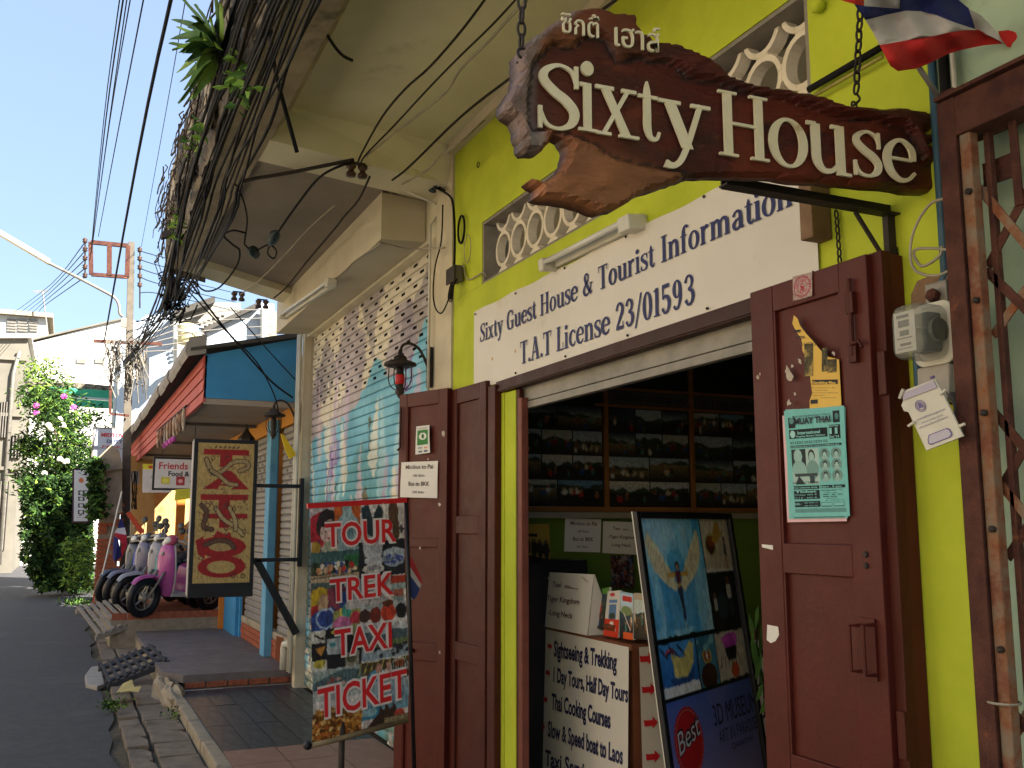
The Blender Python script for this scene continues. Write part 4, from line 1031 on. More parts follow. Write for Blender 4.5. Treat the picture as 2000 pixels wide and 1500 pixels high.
yb(1571, 672, 1588, 735, greyp); yb(1605, 680, 1616, 726, greyp); yb(1616, 702, 1634, 728, greyp); yb(1586, 742, 1636, 751); yb(1583, 781, 1597, 789); yb(1553, 645, 1562, 648)
gq = quad_fn(*[PP(a, b, (XL[0]-.0035, 0, 0), (1, 0, 0)) for a, b in ((1580, 640), (1645, 640), (1645, 800), (1580, 800))], lift0=.002)
yel = M('yellow_knockout', 'dcb75c'); text_in('Gambling Max', gq, yel, yf, .12, .84, .313, .032, .03, name='x') if False else text_in('Gambling Max', gq, yel, yf, .12, .84, .313, .032, .03)
for k, (x0_, x1_) in enumerate(((.12, .85), (.2, .6), (.15, .9), (.1, .5), (.4, .85))): text_in('Promotion Boxing Stadium'[:12+k*2], gq, ink, yf, x0_, x1_, .26-.03*k, .010, 0)
gq2 = quad_fn(*[PP(a, b, (XL[0]-.0035, 0, 0), (1, 0, 0)) for a, b in ((1548, 610), (1610, 610), (1610, 680), (1548, 680))], lift0=.002)
text_in('MUAY', gq2, ink, yf, .06, .3, .43, .09, .03); text_in('INTER', gq2, ink, yf, .14, .42, .27, .07, .02); text_in('LUCKY', gq2, ink, yf, .32, .8, .07, .1, .0)
c = CV(30, 40, 'a58f88'); c.ring(.5, .5, .45, .45, .2, 'a05560'); c.ring(.5, .5, .3, .3, .3, 'b06a70'); c.ell(.5, .55, .12, .2, 'a03040'); c.speck(0, 0, 1, 1, ['b8a8a0', '9a4a55', '8a7a76'], 120, .03, seed=5)
flyer('round_print', 'small faded square print with a red round emblem at the top of the flyer door', ((1548, 541), (1586, 531), (1587, 578), (1549, 588)), c)

# ---- notices on the left leaf
def lq(pts, k=.004): return [PP(a, b, LO(0, 0, k), ln) for a, b in pts]
def notice(nm, lab, q, cv=None, grp=None, cat='notice'):
    t = thing(nm, lab, cat, q[3], grp); f0 = bil(*q); nn = (q[1]-q[0]).cross(q[0]-q[3]).normalized()
    sheet('paper_sheet', cv or CV(20, 20, 'd6d2ca'), lambda s, t_: f0(s, t_)+nn*(.003*math.sin(s*4+t_*2)**2), printp, t)
    return t, quad_fn(*q, lift0=.0035)
c = CV(24, 50, 'd5d3cc'); c.rect(.1, .15, .9, .68, '3a7a3c'); c.ell(.5, .38, .26, .13, 'd8d8d0'); c.ell(.5, .37, .1, .08, '2a6a34'); c.rect(.45, .38, .55, .46, '2a6a34'); c.rect(.65, .76, .72, .82, 'c04030'); c.rect(.74, .76, .84, .82, 'd09030'); c.rect(.2, .88, .45, .95, '5a6a7a'); c.rect(.6, .88, .85, .95, '3a4a6a')
st, sf = notice('bank_sticker', 'green and white bank card sticker on the left door leaf', lq(((813, 833), (839, 830), (840, 884), (812, 888))), c, cat='sticker')
text_in('VISA', sf, navy, st, .18, .5, .19, .05, .03)
text_in('รับบัตรเครดิต', sf, ink, st, .14, .86, .885, .05, 0)
nq, nf = notice('price_notice', 'white Minibus to Pai price sheet taped to the left door leaf', lq(((784, 903), (856, 900), (854, 973), (782, 971))), grp='Minibus to Pai sheets')
def minibus(par, fn, m=brownink):
    text_in('Minibus to Pai', fn, m, par, .14, .88, .80, .12, .012); text_in('180 Baht', fn, m, par, .35, .66, .58, .07, 0)
    text_in('Bus to BKK', fn, m, par, .23, .79, .33, .12, .012); text_in('500 Baht', fn, m, par, .34, .66, .12, .07, 0)
minibus(nq, nf)

# ---- TOUR / TREK / TAXI / TICKET stand
ts = thing('tour_banner_stand', 'vertical picture banner on a black stand reading TOUR, TREK, TAXI, TICKET in red', 'banner stand', (1.35, 4.9, 0))
o = Vector((1.1, 4.92, 0)); n = Vector((.10, -1, 0)).normalized()
tq = [PP(a, b, o, n) for a, b in ((605, 990), (788, 979), (801, 1412), (612, 1455))]
c = CV(180, 420, 'c8c2bc'); rs = np.random.RandomState(8)
c.rect(0, 0, .37, .2, 'b8aeb0'); c.ell(.18, .1, .22, .08, 'a02430'); c.ell(.18, .085, .12, .07, '2a2024'); c.ell(.19, .115, .095, .055, 'c8aaa0'); c.poly([(.1, .09), (.28, .085), (.26, .065), (.12, .065)], '2a1c1c'); c.ell(.15, .115, .012, .004, '33221f'); c.ell(.22, .113, .012, .004, '33221f'); c.ell(.18, .142, .014, .004, '9a3a3a'); c.ell(.2, .2, .09, .05, 'a8a890'); c.poly([(.08, .13), (.04, .24), (.12, .22)], '3a2a5a'); c.ell(.05, .19, .05, .04, 'a08030')
c.rect(.25, 0, .52, .16, 'b55a2c'); c.poly([(.33, 0), (.43, 0), (.43, .04), (.5, .07), (.5, .2), (.28, .2), (.27, .07), (.33, .04)], '8fa8ac'); c.ell(.38, .13, .06, .05, '6a8a90')
c.poly([(.53, .02), (.6, .005), (.66, .06), (.72, .0), (.76, .03), (.77, .12), (.7, .18), (.56, .12)], '2a3a42'); c.poly([(.61, .01), (.69, .01), (.655, .07)], 'cfcac6')
c.ell(.88, .05, .06, .05, '5a4232'); c.ell(.91, .12, .04, .05, '54402f'); c.line(.9, .12, 1, .125, .01, '3a3a3a', 2.4); c.ell(.97, .125, .02, .02, '3a3a3a')
c.photo(0, .2, .5, .32, 3); c.rect(0, .2, .5, .245, '3f5f60'); c.rect(.35, .22, .5, .27, '2f6a44')
for i in range(26): x_ = rs.uniform(.02, .46); c.ell(x_, rs.uniform(.255, .295), .02, .014, ['a83028', 'd8d0c4', '1f1f25', 'c08a60', '3a4a80', 'b89a80'][rs.randint(6)])
c.rect(0, .3, .5, .33, 'a8957a'); c.line(0, .312, .5, .3, .004, '4a3a28', 2.3)
c.rect(.5, .17, 1, .33, '20242a'); c.poly([(.53, .16), (.78, .16), (.74, .24), (.57, .24)], 'a8aab0'); c.ell(.66, .26, .1, .025, 'b0b2b6'); c.ell(.66, .295, .12, .022, 'c2bdb4'); c.ell(.66, .29, .08, .012, '8a8a90'); c.ell(.88, .25, .13, .045, '8a96a4'); c.ell(.88, .23, .13, .02, 'a8b4be'); c.speck(.78, .24, .97, .275, ['3a4a90', '5a6a9a'], 25, .015, 2.4, 4)
c.rect(0, .33, .35, .52, '4a5a58'); c.ell(.1, .42, .14, .07, 'c0a02c'); c.rect(0, .425, .17, .47, 'a82c2c'); c.ell(.13, .43, .06, .05, 'b09070'); c.rect(.17, .36, .36, .46, '7a3a48'); c.rect(.3, .38, .37, .45, '2a3f78')
c.ell(.1, .5, .12, .05, '2c4488'); c.ell(.2, .48, .06, .04, '283a70'); c.ring(.15, .485, .1, .045, .2, '9ab0c8'); c.rect(.22, .46, .5, .53, '8a8a50'); c.ell(.33, .48, .05, .03, 'c0b048'); c.ell(.36, .465, .05, .03, '3f8a7a'); c.ell(.32, .515, .1, .03, 'c06a98'); c.ell(.45, .5, .05, .03, 'a83040')
c.rect(.36, .34, .82, .46, 'b4b0b0'); c.rect(.84, .335, 1, .37, 'a03a2a'); c.rect(.84, .37, 1, .40, '8a9a98'); c.rect(.86, .40, .98, .43, '9a5a48'); c.rect(.86, .43, .98, .47, '7a8a88')
c.rect(.5, .45, 1, .52, '9aa0a0'); c.ell(.55, .5, .06, .03, '3a2424'); c.ell(.66, .5, .06, .035, '6a2420'); c.ell(.8, .495, .08, .04, 'b03a24'); c.ell(.94, .495, .06, .035, '1f2022'); c.ell(.8, .455, .06, .014, '5a3020')
c.rect(0, .53, .5, .70, '17161c'); c.rect(0, .53, .14, .585, 'bcbcb0'); c.line(.03, .55, .12, .572, .01, '3a3a30', 2.4); c.ell(.27, .55, .07, .014, 'b0a040'); c.ell(.27, .55, .04, .006, '17161c'); c.rect(.16, .575, .3, .64, '9aa4a4'); c.ell(.21, .6, .03, .01, '4a8a90'); c.poly([(.04, .605), (.14, .6), (.09, .64)], 'b07a34'); c.rect(0, .66, .15, .7, 'bcbcb0'); c.ell(.075, .672, .06, .018, 'a89a3a'); c.rect(.33, .64, .48, .70, '8a8878'); c.ell(.4, .67, .05, .02, '4a4a38'); c.ell(.45, .55, .05, .03, '8a8a58')
c.grad(.5, .53, 1, .60, 'c4c0bc', 'a8b4bc'); c.poly([(.5, .575), (.6, .57), (.7, .595), (.85, .57), (1, .575), (1, .63), (.5, .64)], '4a5a60'); c.rect(.5, .615, 1, .645, '5f6e48'); c.rect(.5, .645, 1, .695, '8a9aa4'); c.speck(.65, .64, 1, .685, ['22262a', '32383c'], 16, .03, 2.4, 9, .008)
c.grad(0, .70, .5, .79, '9aa4a2', '5a7a6a'); c.poly([(0, .75), (.3, .71), (.5, .72), (.5, .76), (0, .78)], '4a6064'); c.rect(0, .78, .5, .83, 'a2a8a4'); c.speck(.15, .745, .33, .79, ['a05048', 'b8988a', '7a4a40'], 22, .018, 2.4, 6)
c.rect(.5, .70, 1, .79, '4a3a24'); 
for k in range(9): c.line(.5+.06*k, .70, .46+.06*k, .75, .005, 'a8a860', 2.4)
c.ell(.66, .77, .1, .035, '4a90b0'); c.ell(.68, .735, .035, .022, 'b08070'); c.ell(.77, .77, .07, .03, 'cfc4bc'); c.ell(.79, .735, .03, .022, 'b08878'); c.ell(.9, .745, .1, .045, 'a0a8a4'); c.ell(.9, .725, .06, .018, 'a05a34')
for k in range(7): c.line(.82+.025*k, .72, .83+.025*k, .775, .006, '20241f', 2.4)
c.grad(.5, .79, 1, .93, 'a8b4b8', '6a9ab0'); c.rect(.5, .895, .7, .95, '3f88a8'); c.ell(.58, .92, .08, .02, '8ab4c0')
c.poly([(.55, .99), (.68, .93), (.7, .9), (.73, .92), (.76, .89), (.8, .92), (.84, .9), (.9, .94), (1, .96), (1, 1), (.55, 1)], '3a2a26'); c.ell(.9, .945, .06, .015, 'a84038'); c.rect(.74, .955, 1, 1, '6a5a40')
for k in range(5): c.rect(.74, .958+.008*k, 1, .961+.008*k, 'a89a78')
c.rect(0, .88, .5, 1, '7a5020'); c.speck(0, .87, .5, 1, ['b07a34', 'c89a50', '5a3416', 'a86028', 'd0b070', '6a3a1c'], 260, .022, 2.4, 7)
c.rect(.5, .985, 1, 1, '8a7a58'); c.warp(.011, 34, 3, .09); c.a *= .94
f0 = bil(*tq)
sheet('picture_banner', c, lambda s, t_: f0(s, t_)+n*(-.03*math.sin(max(0, t_-.85)*8)*(1-s*.3)+.006*math.sin(t_*9+s*2)), print_m, ts)
fq = quad_fn(*tq, lift0=.012)
halo = M('white_halo', 'cfc6c2', 'c8bebc', 3, .5, 0)
for s_, x0_, x1_, yb_, h_, sl in (('TOUR', .14, .90, .822, .105, .0), ('TREK', .18, .86, .585, .10, 0), ('TAXI', .22, .82, .352, .115, 0), ('TICKET', .04, .97, .105, .125, .02)):
    for m_, bo, lf in ((halo, .075, 0), (redink, .018, .0012)):
        v, f_ = text_verts(s_, bo); a, b = v[:, 0].min(), v[:, 0].max(); kx = (x1_-x0_)/(b-a); mb = MB()
        d = .02*0
        mb.v = [tuple(fq(x0_+(q[0]-a)*kx, yb_+q[1]*h_/.73+sl*(x0_+(q[0]-a)*kx), lf)) for q in v]; mb.f = f_
        build('lettering', mb, m_, ts)
e = (tq[1]-tq[0]).normalized(); dn = (tq[3]-tq[0]).normalized()
build('top_rail', MB().ob(tq[0]-e*.012+n*.006-dn*.018, (tq[1]-tq[0])+e*.03, dn*.026, n*-.02), redink, ts)
build('bottom_roll', MB().tube([tq[3]-e*.015-n*.01+dn*.005, tq[3]+e*.1-n*.015, tq[2]-n*.03+dn*-.01], .014, 8), M('banner_back', '8a7a5c', '6f6048', 5, .7, .1), ts, smooth=True)
build('end_cap', MB().blob(tq[3]-e*.025-n*.01, .022), black, ts)
build('side_pole', MB().tube([tq[1]+e*.022-n*.012, tq[2]+e*.022-n*.012+dn*.25], .011, 8), black, ts, smooth=True)
bx = PP(672, 1440, o, n); build('centre_post', MB().tube([bx-n*.03+Vector((0, 0, .2)), bx-n*.03-Vector((0, 0, bx.z))], .016, 10), iron, ts, smooth=True)
build('foot', MB().lathe((bx.x, bx.y+.03, .005), [(.2, 0), (.2, .02), (.05, .04), (.02, .06)], n=20), iron, ts)
# small flag hanging behind the stand
sf_ = thing('small_flag', 'small Thai flag hanging between the picture banner and the left door leaf', 'flag', P(810, 1130, 'y', 5.1))
for nm_, col, pts in (('red_stripe', 'b8383a', ((797, 1085), (806, 1092), (824, 1130), (823, 1142), (800, 1105))), ('white_stripe', 'cfc9c4', ((797, 1100), (801, 1106), (823, 1142), (820, 1150), (797, 1118))), ('blue_stripe', '3a4a80', ((797, 1118), (820, 1150), (815, 1163), (808, 1172), (798, 1160))), ('white_stripe', 'c5bfba', ((797, 1158), (808, 1170), (797, 1174)))):
    build(nm_, MB().prism([P(a, b, 'y', 5.1+.004*math.sin(b*.2)) for a, b in pts], (0, .002, 0)), M('cloth_'+col, col, rough=.8, bump=.1), sf_)

# ---- meter board, meter and bill holder
mbd = [P(a, b, 'x', 2.065) for a, b in ((1778, 575), (1790, 548), (1815, 538), (1850, 534), (1880, 542), (1884, 640), (1886, 740), (1882, 792), (1850, 790), (1800, 780), (1780, 700))]
tag(build('meter_board', MB().prism(mbd, (.028, 0, 0)), wood_b, None, base=mbd[5], bevel=.004), 'weathered wooden board on the wall carrying the electricity meter', 'board')
a = P(1832, 580, 'x', 2.06); sw = thing('knife_fuse', 'square zinc plate with a rusty knob on the board above the meter', 'fuse', a)
build('plate', MB().box(2.052, 2.064, a.y-.035, a.y+.035, a.z-.04, a.z+.04), steel, sw, bevel=.003); build('knob', MB().lathe((2.052, a.y, a.z), [(.018, 0), (.018, .02), (.01, .025)], ax=(-1, 0, .2), n=6), rust, sw)
em = thing('electricity_meter', 'clear-covered household electricity meter with a white dial label', 'meter', (1.99, 1.84, 2.03))
YM0, YM1, XM = 1.735, 1.838, 1.905
glass = M('dusty_clear_cover', '8f9084', '7c7d70', 9, .18, .05, spec=.5); glass.node_tree.nodes['Principled BSDF'].inputs['Alpha'].default_value = .42
def rbox(x0, x1, y0, y1, z0, z1, r=.02, n=5):
    pts = []
    for cy, cz, a0 in ((y1-r, z1-r, 0), (y0+r, z1-r, 90), (y0+r, z0+r, 180), (y1-r, z0+r, 270)):
        for k in range(n+1):
            a = R(a0+90*k/n); pts.append((x0, cy+r*math.cos(a), cz+r*math.sin(a)))
    return MB().prism(pts, (x1-x0, 0, 0))
ZA, ZB = 1.965, 2.105
build('clear_cover', rbox(XM, 2.0, YM0, YM1, ZA, ZB, .03), glass, em, bevel=.012, smooth=False)
build('housing', rbox(2.003, 2.045, YM0-.012, YM1+.012, ZA-.01, ZB+.008, .03), M('meter_grey', '63605a', '56534e', 6, .5, .1), em, bevel=.006)
build('cover_rim', rbox(1.995, 2.004, YM0-.012, YM1+.012, ZA-.012, ZB+.012, .03), enamel, em, bevel=.003)
build('works', rbox(1.955, 1.99, YM0+.02, YM1-.02, ZA+.02, ZB-.02, .008), M('meter_works', '3c3a38', '5c5a50', 20, .4, .1, metal=.4), em)
build('coil', MB().lathe((1.965, YM0+.012, 2.035), [(.03, 0), (.03, .012)], ax=(0, -1, 0), n=14), steel, em)
build('dial_label', MB().box(XM+.004, XM+.006, YM0+.028, YM1-.008, ZA+.018, ZB-.018), paper, em)
lf = plane_fn((XM+.003, YM1-.008, ZA+.018), (0, -1, 0), (0, 0, 1))
for (x_, y_, w_, h_) in ((.010, .088, .04, .008), (.014, .064, .036, .018), (.018, .042, .03, .014), (.008, .034, .05, .003), (.018, .016, .036, .007), (.008, .008, .05, .002)):
    build('dial_print', MB().quad(lf(x_, y_, 0), lf(x_+w_, y_, 0), lf(x_+w_, y_+h_, 0), lf(x_, y_+h_, 0)), M('dial_grey_%g' % x_, '4c4c50', rough=.5, bump=0), em)
build('dial_disc', MB().box(XM+.01, 1.955, YM0+.02, YM1-.01, 2.038, 2.041), steel, em)
build('terminal_cover', MB().prism([(2.0, 1.85, 1.955), (1.99, 1.845, 1.88), (2.005, 1.83, 1.862), (2.005, 1.755, 1.862), (1.99, 1.745, 1.88), (2.0, 1.745, 1.955)], (.055, 0, 0)), M('terminal_white', '9d978f', '8f8981', 8, .6, .1, c3='a88a70', s3=20, t3=.55), em, bevel=.006)
build('fold_loop', MB().tube([tuple(q[:3]) for q in smooth_path([(2.01, 1.76, 1.88), (2.0, 1.73, 1.85), (2.0, 1.735, 1.80), (2.0, 1.765, 1.78), (2.0, 1.80, 1.80), (2.01, 1.81, 1.86)], 4)], .010, 7), M('thick_grey_cable', '4a4642', '3f3b38', 6, .6, .1), em, smooth=True)
bq = [P(a, b, 'x', 1.905) for a, b in ((1760, 772), (1828, 742), (1881, 852), (1809, 880))]
bh = thing('bill_holder', 'white plastic bill holder with a purple crest hanging crooked under the meter', 'holder', bq[0])
purple = M('purple_print', '6a5a90', '5f5086', 5, .5, 0)
pts = [P(a, b, 'x', 1.905) for a, b in ((1761, 773), (1762, 764), (1826, 740), (1832, 752), (1836, 758), (1881, 852), (1809, 880), (1774, 805), (1765, 803), (1760, 792), (1764, 782))]
build('card', MB().prism(pts, (.006, 0, 0)), enamel, bh, bevel=.001)
bf = quad_fn(*[P(a, b, 'x', 1.9045) for a, b in ((1764, 784), (1832, 757), (1881, 852), (1809, 880))], lift0=.0004)
build('flap', MB().prism([P(a, b, 'x', 1.9035) for a, b in ((1765, 782), (1766, 768), (1824, 743), (1831, 757))], (-.002, 0, 0)), M('frosted_flap', 'a8a2b4', '9c96a8', 5, .3, .05), bh)
mb = MB()
for (r0, r1) in ((.145, .125), (.105, .09)):
    for k in range(24):
        a0, a1 = 2*math.pi*k/24, 2*math.pi*(k+1)/24
        g_ = lambda r, a: bf(.38+r*math.cos(a)*.95, .80+r*math.sin(a)*.8, .0004)
        mb.quad(g_(r1, a0), g_(r0, a0), g_(r0, a1), g_(r1, a1))
mb.quad(bf(.31, .76), bf(.45, .76), bf(.43, .84), bf(.38, .87), bf(.33, .84)); build('crest', mb, purple, bh)
text_in('การไฟฟ้าส่วนภูมิภาค', bf, purple, bh, .12, .90, .56, .035, 0); text_in('โทร 0-5320-2222', bf, purple, bh, .2, .8, .48, .03, 0); text_in('เก็บใบแจ้งหนี้ไว้ที่นี่', bf, purple, bh, .1, .88, .41, .03, 0)
mb = MB(); rr = [(.16, .17), (.13, .10), (.18, .06), (.72, .06), (.80, .10), (.80, .2), (.74, .245), (.24, .245)]
mb.quad(*[bf(a, b, .0006) for a, b in rr]); build('window_rim', mb, purple, bh)
mb = MB(); mb.quad(*[bf(.47+(a-.47)*.9, .155+(b-.155)*.82, .001) for a, b in rr]); build('window', mb, M('window_film', 'b0acb8', 'a29eb0', 5, .3, 0), bh)
for (a_, b_) in (((1757, 778), (1764, 760)), ((1818, 738), (1824, 736)), ((1836, 770), (1848, 760)), ((1774, 832), (1786, 824)), ((1874, 832), (1884, 828))):
    build('tie', MB().tube([P(*a_, 'x', 1.90), P(*b_, 'x', 1.90)], .004, 5), purple if a_[1] < 760 else enamel, bh)
# ---------------------------------------------------------------- carved hanging sign
YS = 1.85
out_px = [(1018, 95), (1028, 84), (1040, 75), (1052, 68), (1065, 56), (1090, 40), (1105, 30), (1120, 22), (1140, 19), (1160, 17), (1176, 20), (1190, 27), (1215, 27), (1228, 29), (1240, 33), (1243, 42), (1241, 55), (1250, 66), (1262, 72), (1275, 82), (1300, 84), (1316, 86), (1340, 95), (1362, 106), (1380, 115), (1398, 128), (1410, 140), (1424, 150), (1437, 153), (1470, 165), (1500, 172), (1512, 175), (1520, 172), (1540, 178), (1570, 183), (1600, 190), (1625, 200), (1650, 207), (1680, 211), (1700, 212), (1730, 214), (1760, 212), (1790, 217), (1815, 222), (1832, 230), (1840, 240), (1838, 251), (1815, 256), (1798, 258), (1812, 263), (1838, 268), (1842, 277), (1820, 281), (1806, 283), (1830, 289), (1856, 291), (1858, 300), (1846, 306), (1862, 312), (1864, 345), (1864, 376), (1830, 373), (1780, 372), (1740, 364), (1700, 362), (1665, 358), (1640, 358), (1610, 352), (1580, 352), (1540, 348), (1510, 343), (1480, 343), (1450, 341), (1420, 342), (1390, 341), (1360, 342), (1340, 350), (1320, 357), (1300, 363), (1280, 370), (1262, 374), (1250, 380), (1235, 388), (1222, 398), (1205, 408), (1175, 415), (1150, 406), (1130, 400), (1105, 394), (1080, 390), (1060, 388), (1048, 384), (1050, 375), (1052, 365), (1042, 360), (1034, 353), (1038, 349), (1050, 351), (1060, 357), (1072, 352), (1085, 345), (1098, 332), (1106, 315), (1110, 298), (1109, 284), (1100, 270), (1092, 265), (1083, 262), (1076, 268), (1074, 278), (1064, 287), (1058, 295), (1050, 297), (1038, 296), (1028, 297), (1021, 290), (1020, 275), (1013, 262), (1012, 245), (1006, 232), (996, 226), (985, 215), (984, 202), (990, 190), (998, 178), (1008, 165), (1012, 145), (1010, 125), (1010, 105)]
inner_px = [(1036, 137), (1040, 122), (1052, 112), (1063, 98), (1075, 88), (1090, 89), (1108, 93), (1120, 92), (1126, 82), (1140, 74), (1160, 69), (1175, 76), (1188, 92), (1196, 112), (1206, 122), (1222, 117), (1250, 114), (1275, 120), (1300, 121), (1318, 130), (1338, 150), (1360, 156), (1400, 162), (1437, 174), (1480, 186), (1530, 196), (1580, 212), (1620, 224), (1660, 230), (1700, 234), (1730, 242), (1760, 246), (1776, 262), (1790, 290), (1800, 316), (1900, 330), (1900, 500), (1400, 500), (1330, 338), (1290, 332), (1240, 322), (1200, 312), (1180, 300), (1160, 284), (1130, 272), (1100, 262), (1075, 252), (1050, 258), (1036, 262), (1030, 240), (1029, 200), (1033, 165)]
def inpoly(x, y, pl_):
    r = False; n = len(pl_)
    for i in range(n):
        x0, y0 = pl_[i]; x1, y1 = pl_[(i+1) % n]
        if (y0 > y) != (y1 > y) and x < (x1-x0)*(y-y0)/(y1-y0)+x0: r = not r
    return r
def dpoly(x, y, pl_):
    d = 1e9; n = len(pl_)
    for i in range(n):
        x0, y0 = pl_[i]; x1, y1 = pl_[(i+1) % n]; dx, dy = x1-x0, y1-y0
        u = max(0, min(1, ((x-x0)*dx+(y-y0)*dy)/(dx*dx+dy*dy+1e-9))); d = min(d, math.hypot(x-x0-u*dx, y-y0-u*dy))
    return d
hs = thing('carved_sign', 'carved slab of red-brown wood with raised cream letters Sixty House hung from chains', 'sign', P(1430, 250, 'y', YS))
op = []
for i in range(len(out_px)):      # subdivide the ragged rim
    a, b = out_px[i], out_px[(i+1) % len(out_px)]; op.append(a)
    if math.hypot(a[0]-b[0], a[1]-b[1]) > 12: op.append(((a[0]+b[0])/2+random.uniform(-1.5, 1.5), (a[1]+b[1])/2+random.uniform(-1.5, 1.5)))
cvs_ = [Vector(p) for p in op]; ne = len(op); edges = [(i, (i+1) % ne) for i in range(ne)]
ux = 7.
for iy in range(60):
    for ix in range(128):
        x = 984+ix*ux+(ux/2 if iy % 2 else 0)+random.uniform(-1, 1); y = 16+iy*ux*.95+random.uniform(-1, 1)
        if inpoly(x, y, op) and dpoly(x, y, op) > 3.5: cvs_.append(Vector((x, y)))
rres = delaunay_2d_cdt(cvs_, edges, [tuple(range(ne))], 1, 1e-4)
vv, ff_ = rres[0], rres[2]
nA = vnoise(64, 128, 5, 71, 4); nB = vnoise(64, 128, 14, 72, 3); nC = vnoise(64, 128, 3, 73, 4)
def nz2(nn, x, y): return nn[int(min(63, max(0, (y-16)/400*63))), int(min(127, max(0, (x-984)/884*127)))]
mb = MB(); cols = []
cdk, crd, ctn, cgr, cor = (np.array(lin(q)) for q in ('2a100b', '5e1c0e', '9a643f', '85776f', '96421c'))
for p in vv:
    x, y = p.x, p.y; d = dpoly(x, y, op); ins = inpoly(x, y, inner_px); di = dpoly(x, y, inner_px)
    a, b, c_ = nz2(nA, x, y), nz2(nB, x, y), nz2(nC, x, y)
    if ins: h = .0+.004*min(1, di/18)*(b-.5)
    else: h = .020+.016*(b-.5)
    if not ins and di < 7: h *= di/7
    h -= .020*max(0, 1-d/7.)**1.5
    q = P(x, y, 'y', YS); mb.v.append((q.x, YS-h, q.z))
    # wood colour: warm red heart, tan outer bark toward the left end
    L = min(1, max(0, (1330-x)/330))
    col = cdk*(1-b)+crd*b
    if not ins: col = col*(1-L)+(ctn*a+crd*(1-a))*L
    else: col = col*(1-.35*L)+(cor*a+ctn*(1-a))*.35*L*(1.4 if c_ > .5 else .5)
    if x < 1345 and y > 262+max(0, (x-1105))*.32: w_ = min(1, (y-262-max(0, (x-1105))*.32)/25)*.9; col = col*(1-w_)+(ctn*(.55+.6*b))*w_
    if x < 1042+20*b and y < 300: w_ = .75*min(1, max(0, (1048+16*b-x)/16)); col = col*(1-w_)+(cgr*(.5+.7*c_))*w_
    if not ins and x < 1130 and y < 95 and d < 14: col = col*.4+cgr*.5
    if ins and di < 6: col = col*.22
    if ins and 1430 < x < 1720 and c_ > .42: col = col*.6+np.array(lin('7a2e12'))*.4
    if .0 < (math.sin(x*.02+y*.31+a*9)) < .2 and x > 1300: col = col*.7
    if 1030 < x < 1058 and y > 230 and a > .5: col = col*.5+np.array(lin('a8a098'))*.4
    cols.append(np.clip(col, 0.004, 1))
for f in ff_: mb.f.append(tuple(f))
# orientation: face towards -Y
v0, v1, v2 = (Vector(mb.v[k]) for k in mb.f[0][:3])
if (v1-v0).cross(v2-v0).y > 0: mb.f = [tuple(reversed(f)) for f in mb.f]
ir = len(mb.v)
for k in range(ne):
    q = P(op[k][0], op[k][1], 'y', YS); mb.v.append((q.x, YS+.045, q.z)); cols.append(cdk*.8)
# match rim verts (first ne inputs keep order in the output)
orig = {}
for i, lst in enumerate(rres[3]):
    for k in lst: orig[k] = i
for k in range(ne):
    k2 = (k+1) % ne; a, b = orig.get(k, k), orig.get(k2, k2); mb.f.append((a, ir+k, ir+k2, b))
mb.f.append(tuple(range(ir, ir+ne)))
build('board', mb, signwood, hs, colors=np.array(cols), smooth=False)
# letters: (char, left px, baseline px at left, cap-top px at left, right px, baseline at right)
def wz(u, v): q = P(u, v, 'y', YS); return q.x, q.z
LET = [('S', 1042, 252, 118, 1136, 'c'), ('i', 1126, 257, 163, 1164, 'x'), ('x', 1160, 264, 168, 1243, 'x'), ('t', 1242, 274, 186, 1286, 'x'), ('y', 1283, 287, 195, 1384, 'x'),
       ('H', 1397, 304, 178, 1503, 'c'), ('o', 1497, 322, 229, 1578, 'x'), ('u', 1571, 335, 238, 1660, 'x'), ('s', 1660, 344, 254, 1722, 'x'), ('e', 1719, 353, 268, 1790, 'x')]
for ch, u0, vb, vt, u1, kd in LET:
    x0_, z0_ = wz(u0, vb); x1_, z1_ = wz(u1, vb+(u1-u0)*.16); zt = wz(u0, vt)[1]
    cap = (zt-z0_)/(1 if kd == 'c' else .66); kx = (x1_-x0_)/GN[ch][0]; slope = (z1_-z0_)/(x1_-x0_)
    fn_ = lambda X, Yq, l, s=slope, xa=x0_: Vector((X, YS-.006-l, Yq+s*(X-xa)))
    mb = MB(); glyph_mesh(mb, GN, ch, fn_, x0_, z0_, kx, cap, depth=.006)
    build('letter', mb, cream_l, hs)
for s_, u0, v0_, u1, v1_, h in (('ซิกตี้', 1087, 72, 1160, 84, 46), ('เฮาส์', 1191, 98, 1278, 112, 42)):
    x0_, z0_ = wz(u0, v0_); x1_, z1_ = wz(u1, v1_); slope = (z1_-z0_)/(x1_-x0_)
    v, f = text_verts(s_, -.004, .05); a, b = v[:, 0].min(), v[:, 0].max(); kx = (x1_-x0_)/(b-a); kz = kx*1.15; mb = MB()
    for q in v:
        X = x0_+(q[0]-a)*kx; mb.v.append((X, YS-.024-q[2]*.06, z0_+slope*(X-x0_)+q[1]*kz))
    mb.f = f; build('thai_lettering', mb, cream_l, hs)
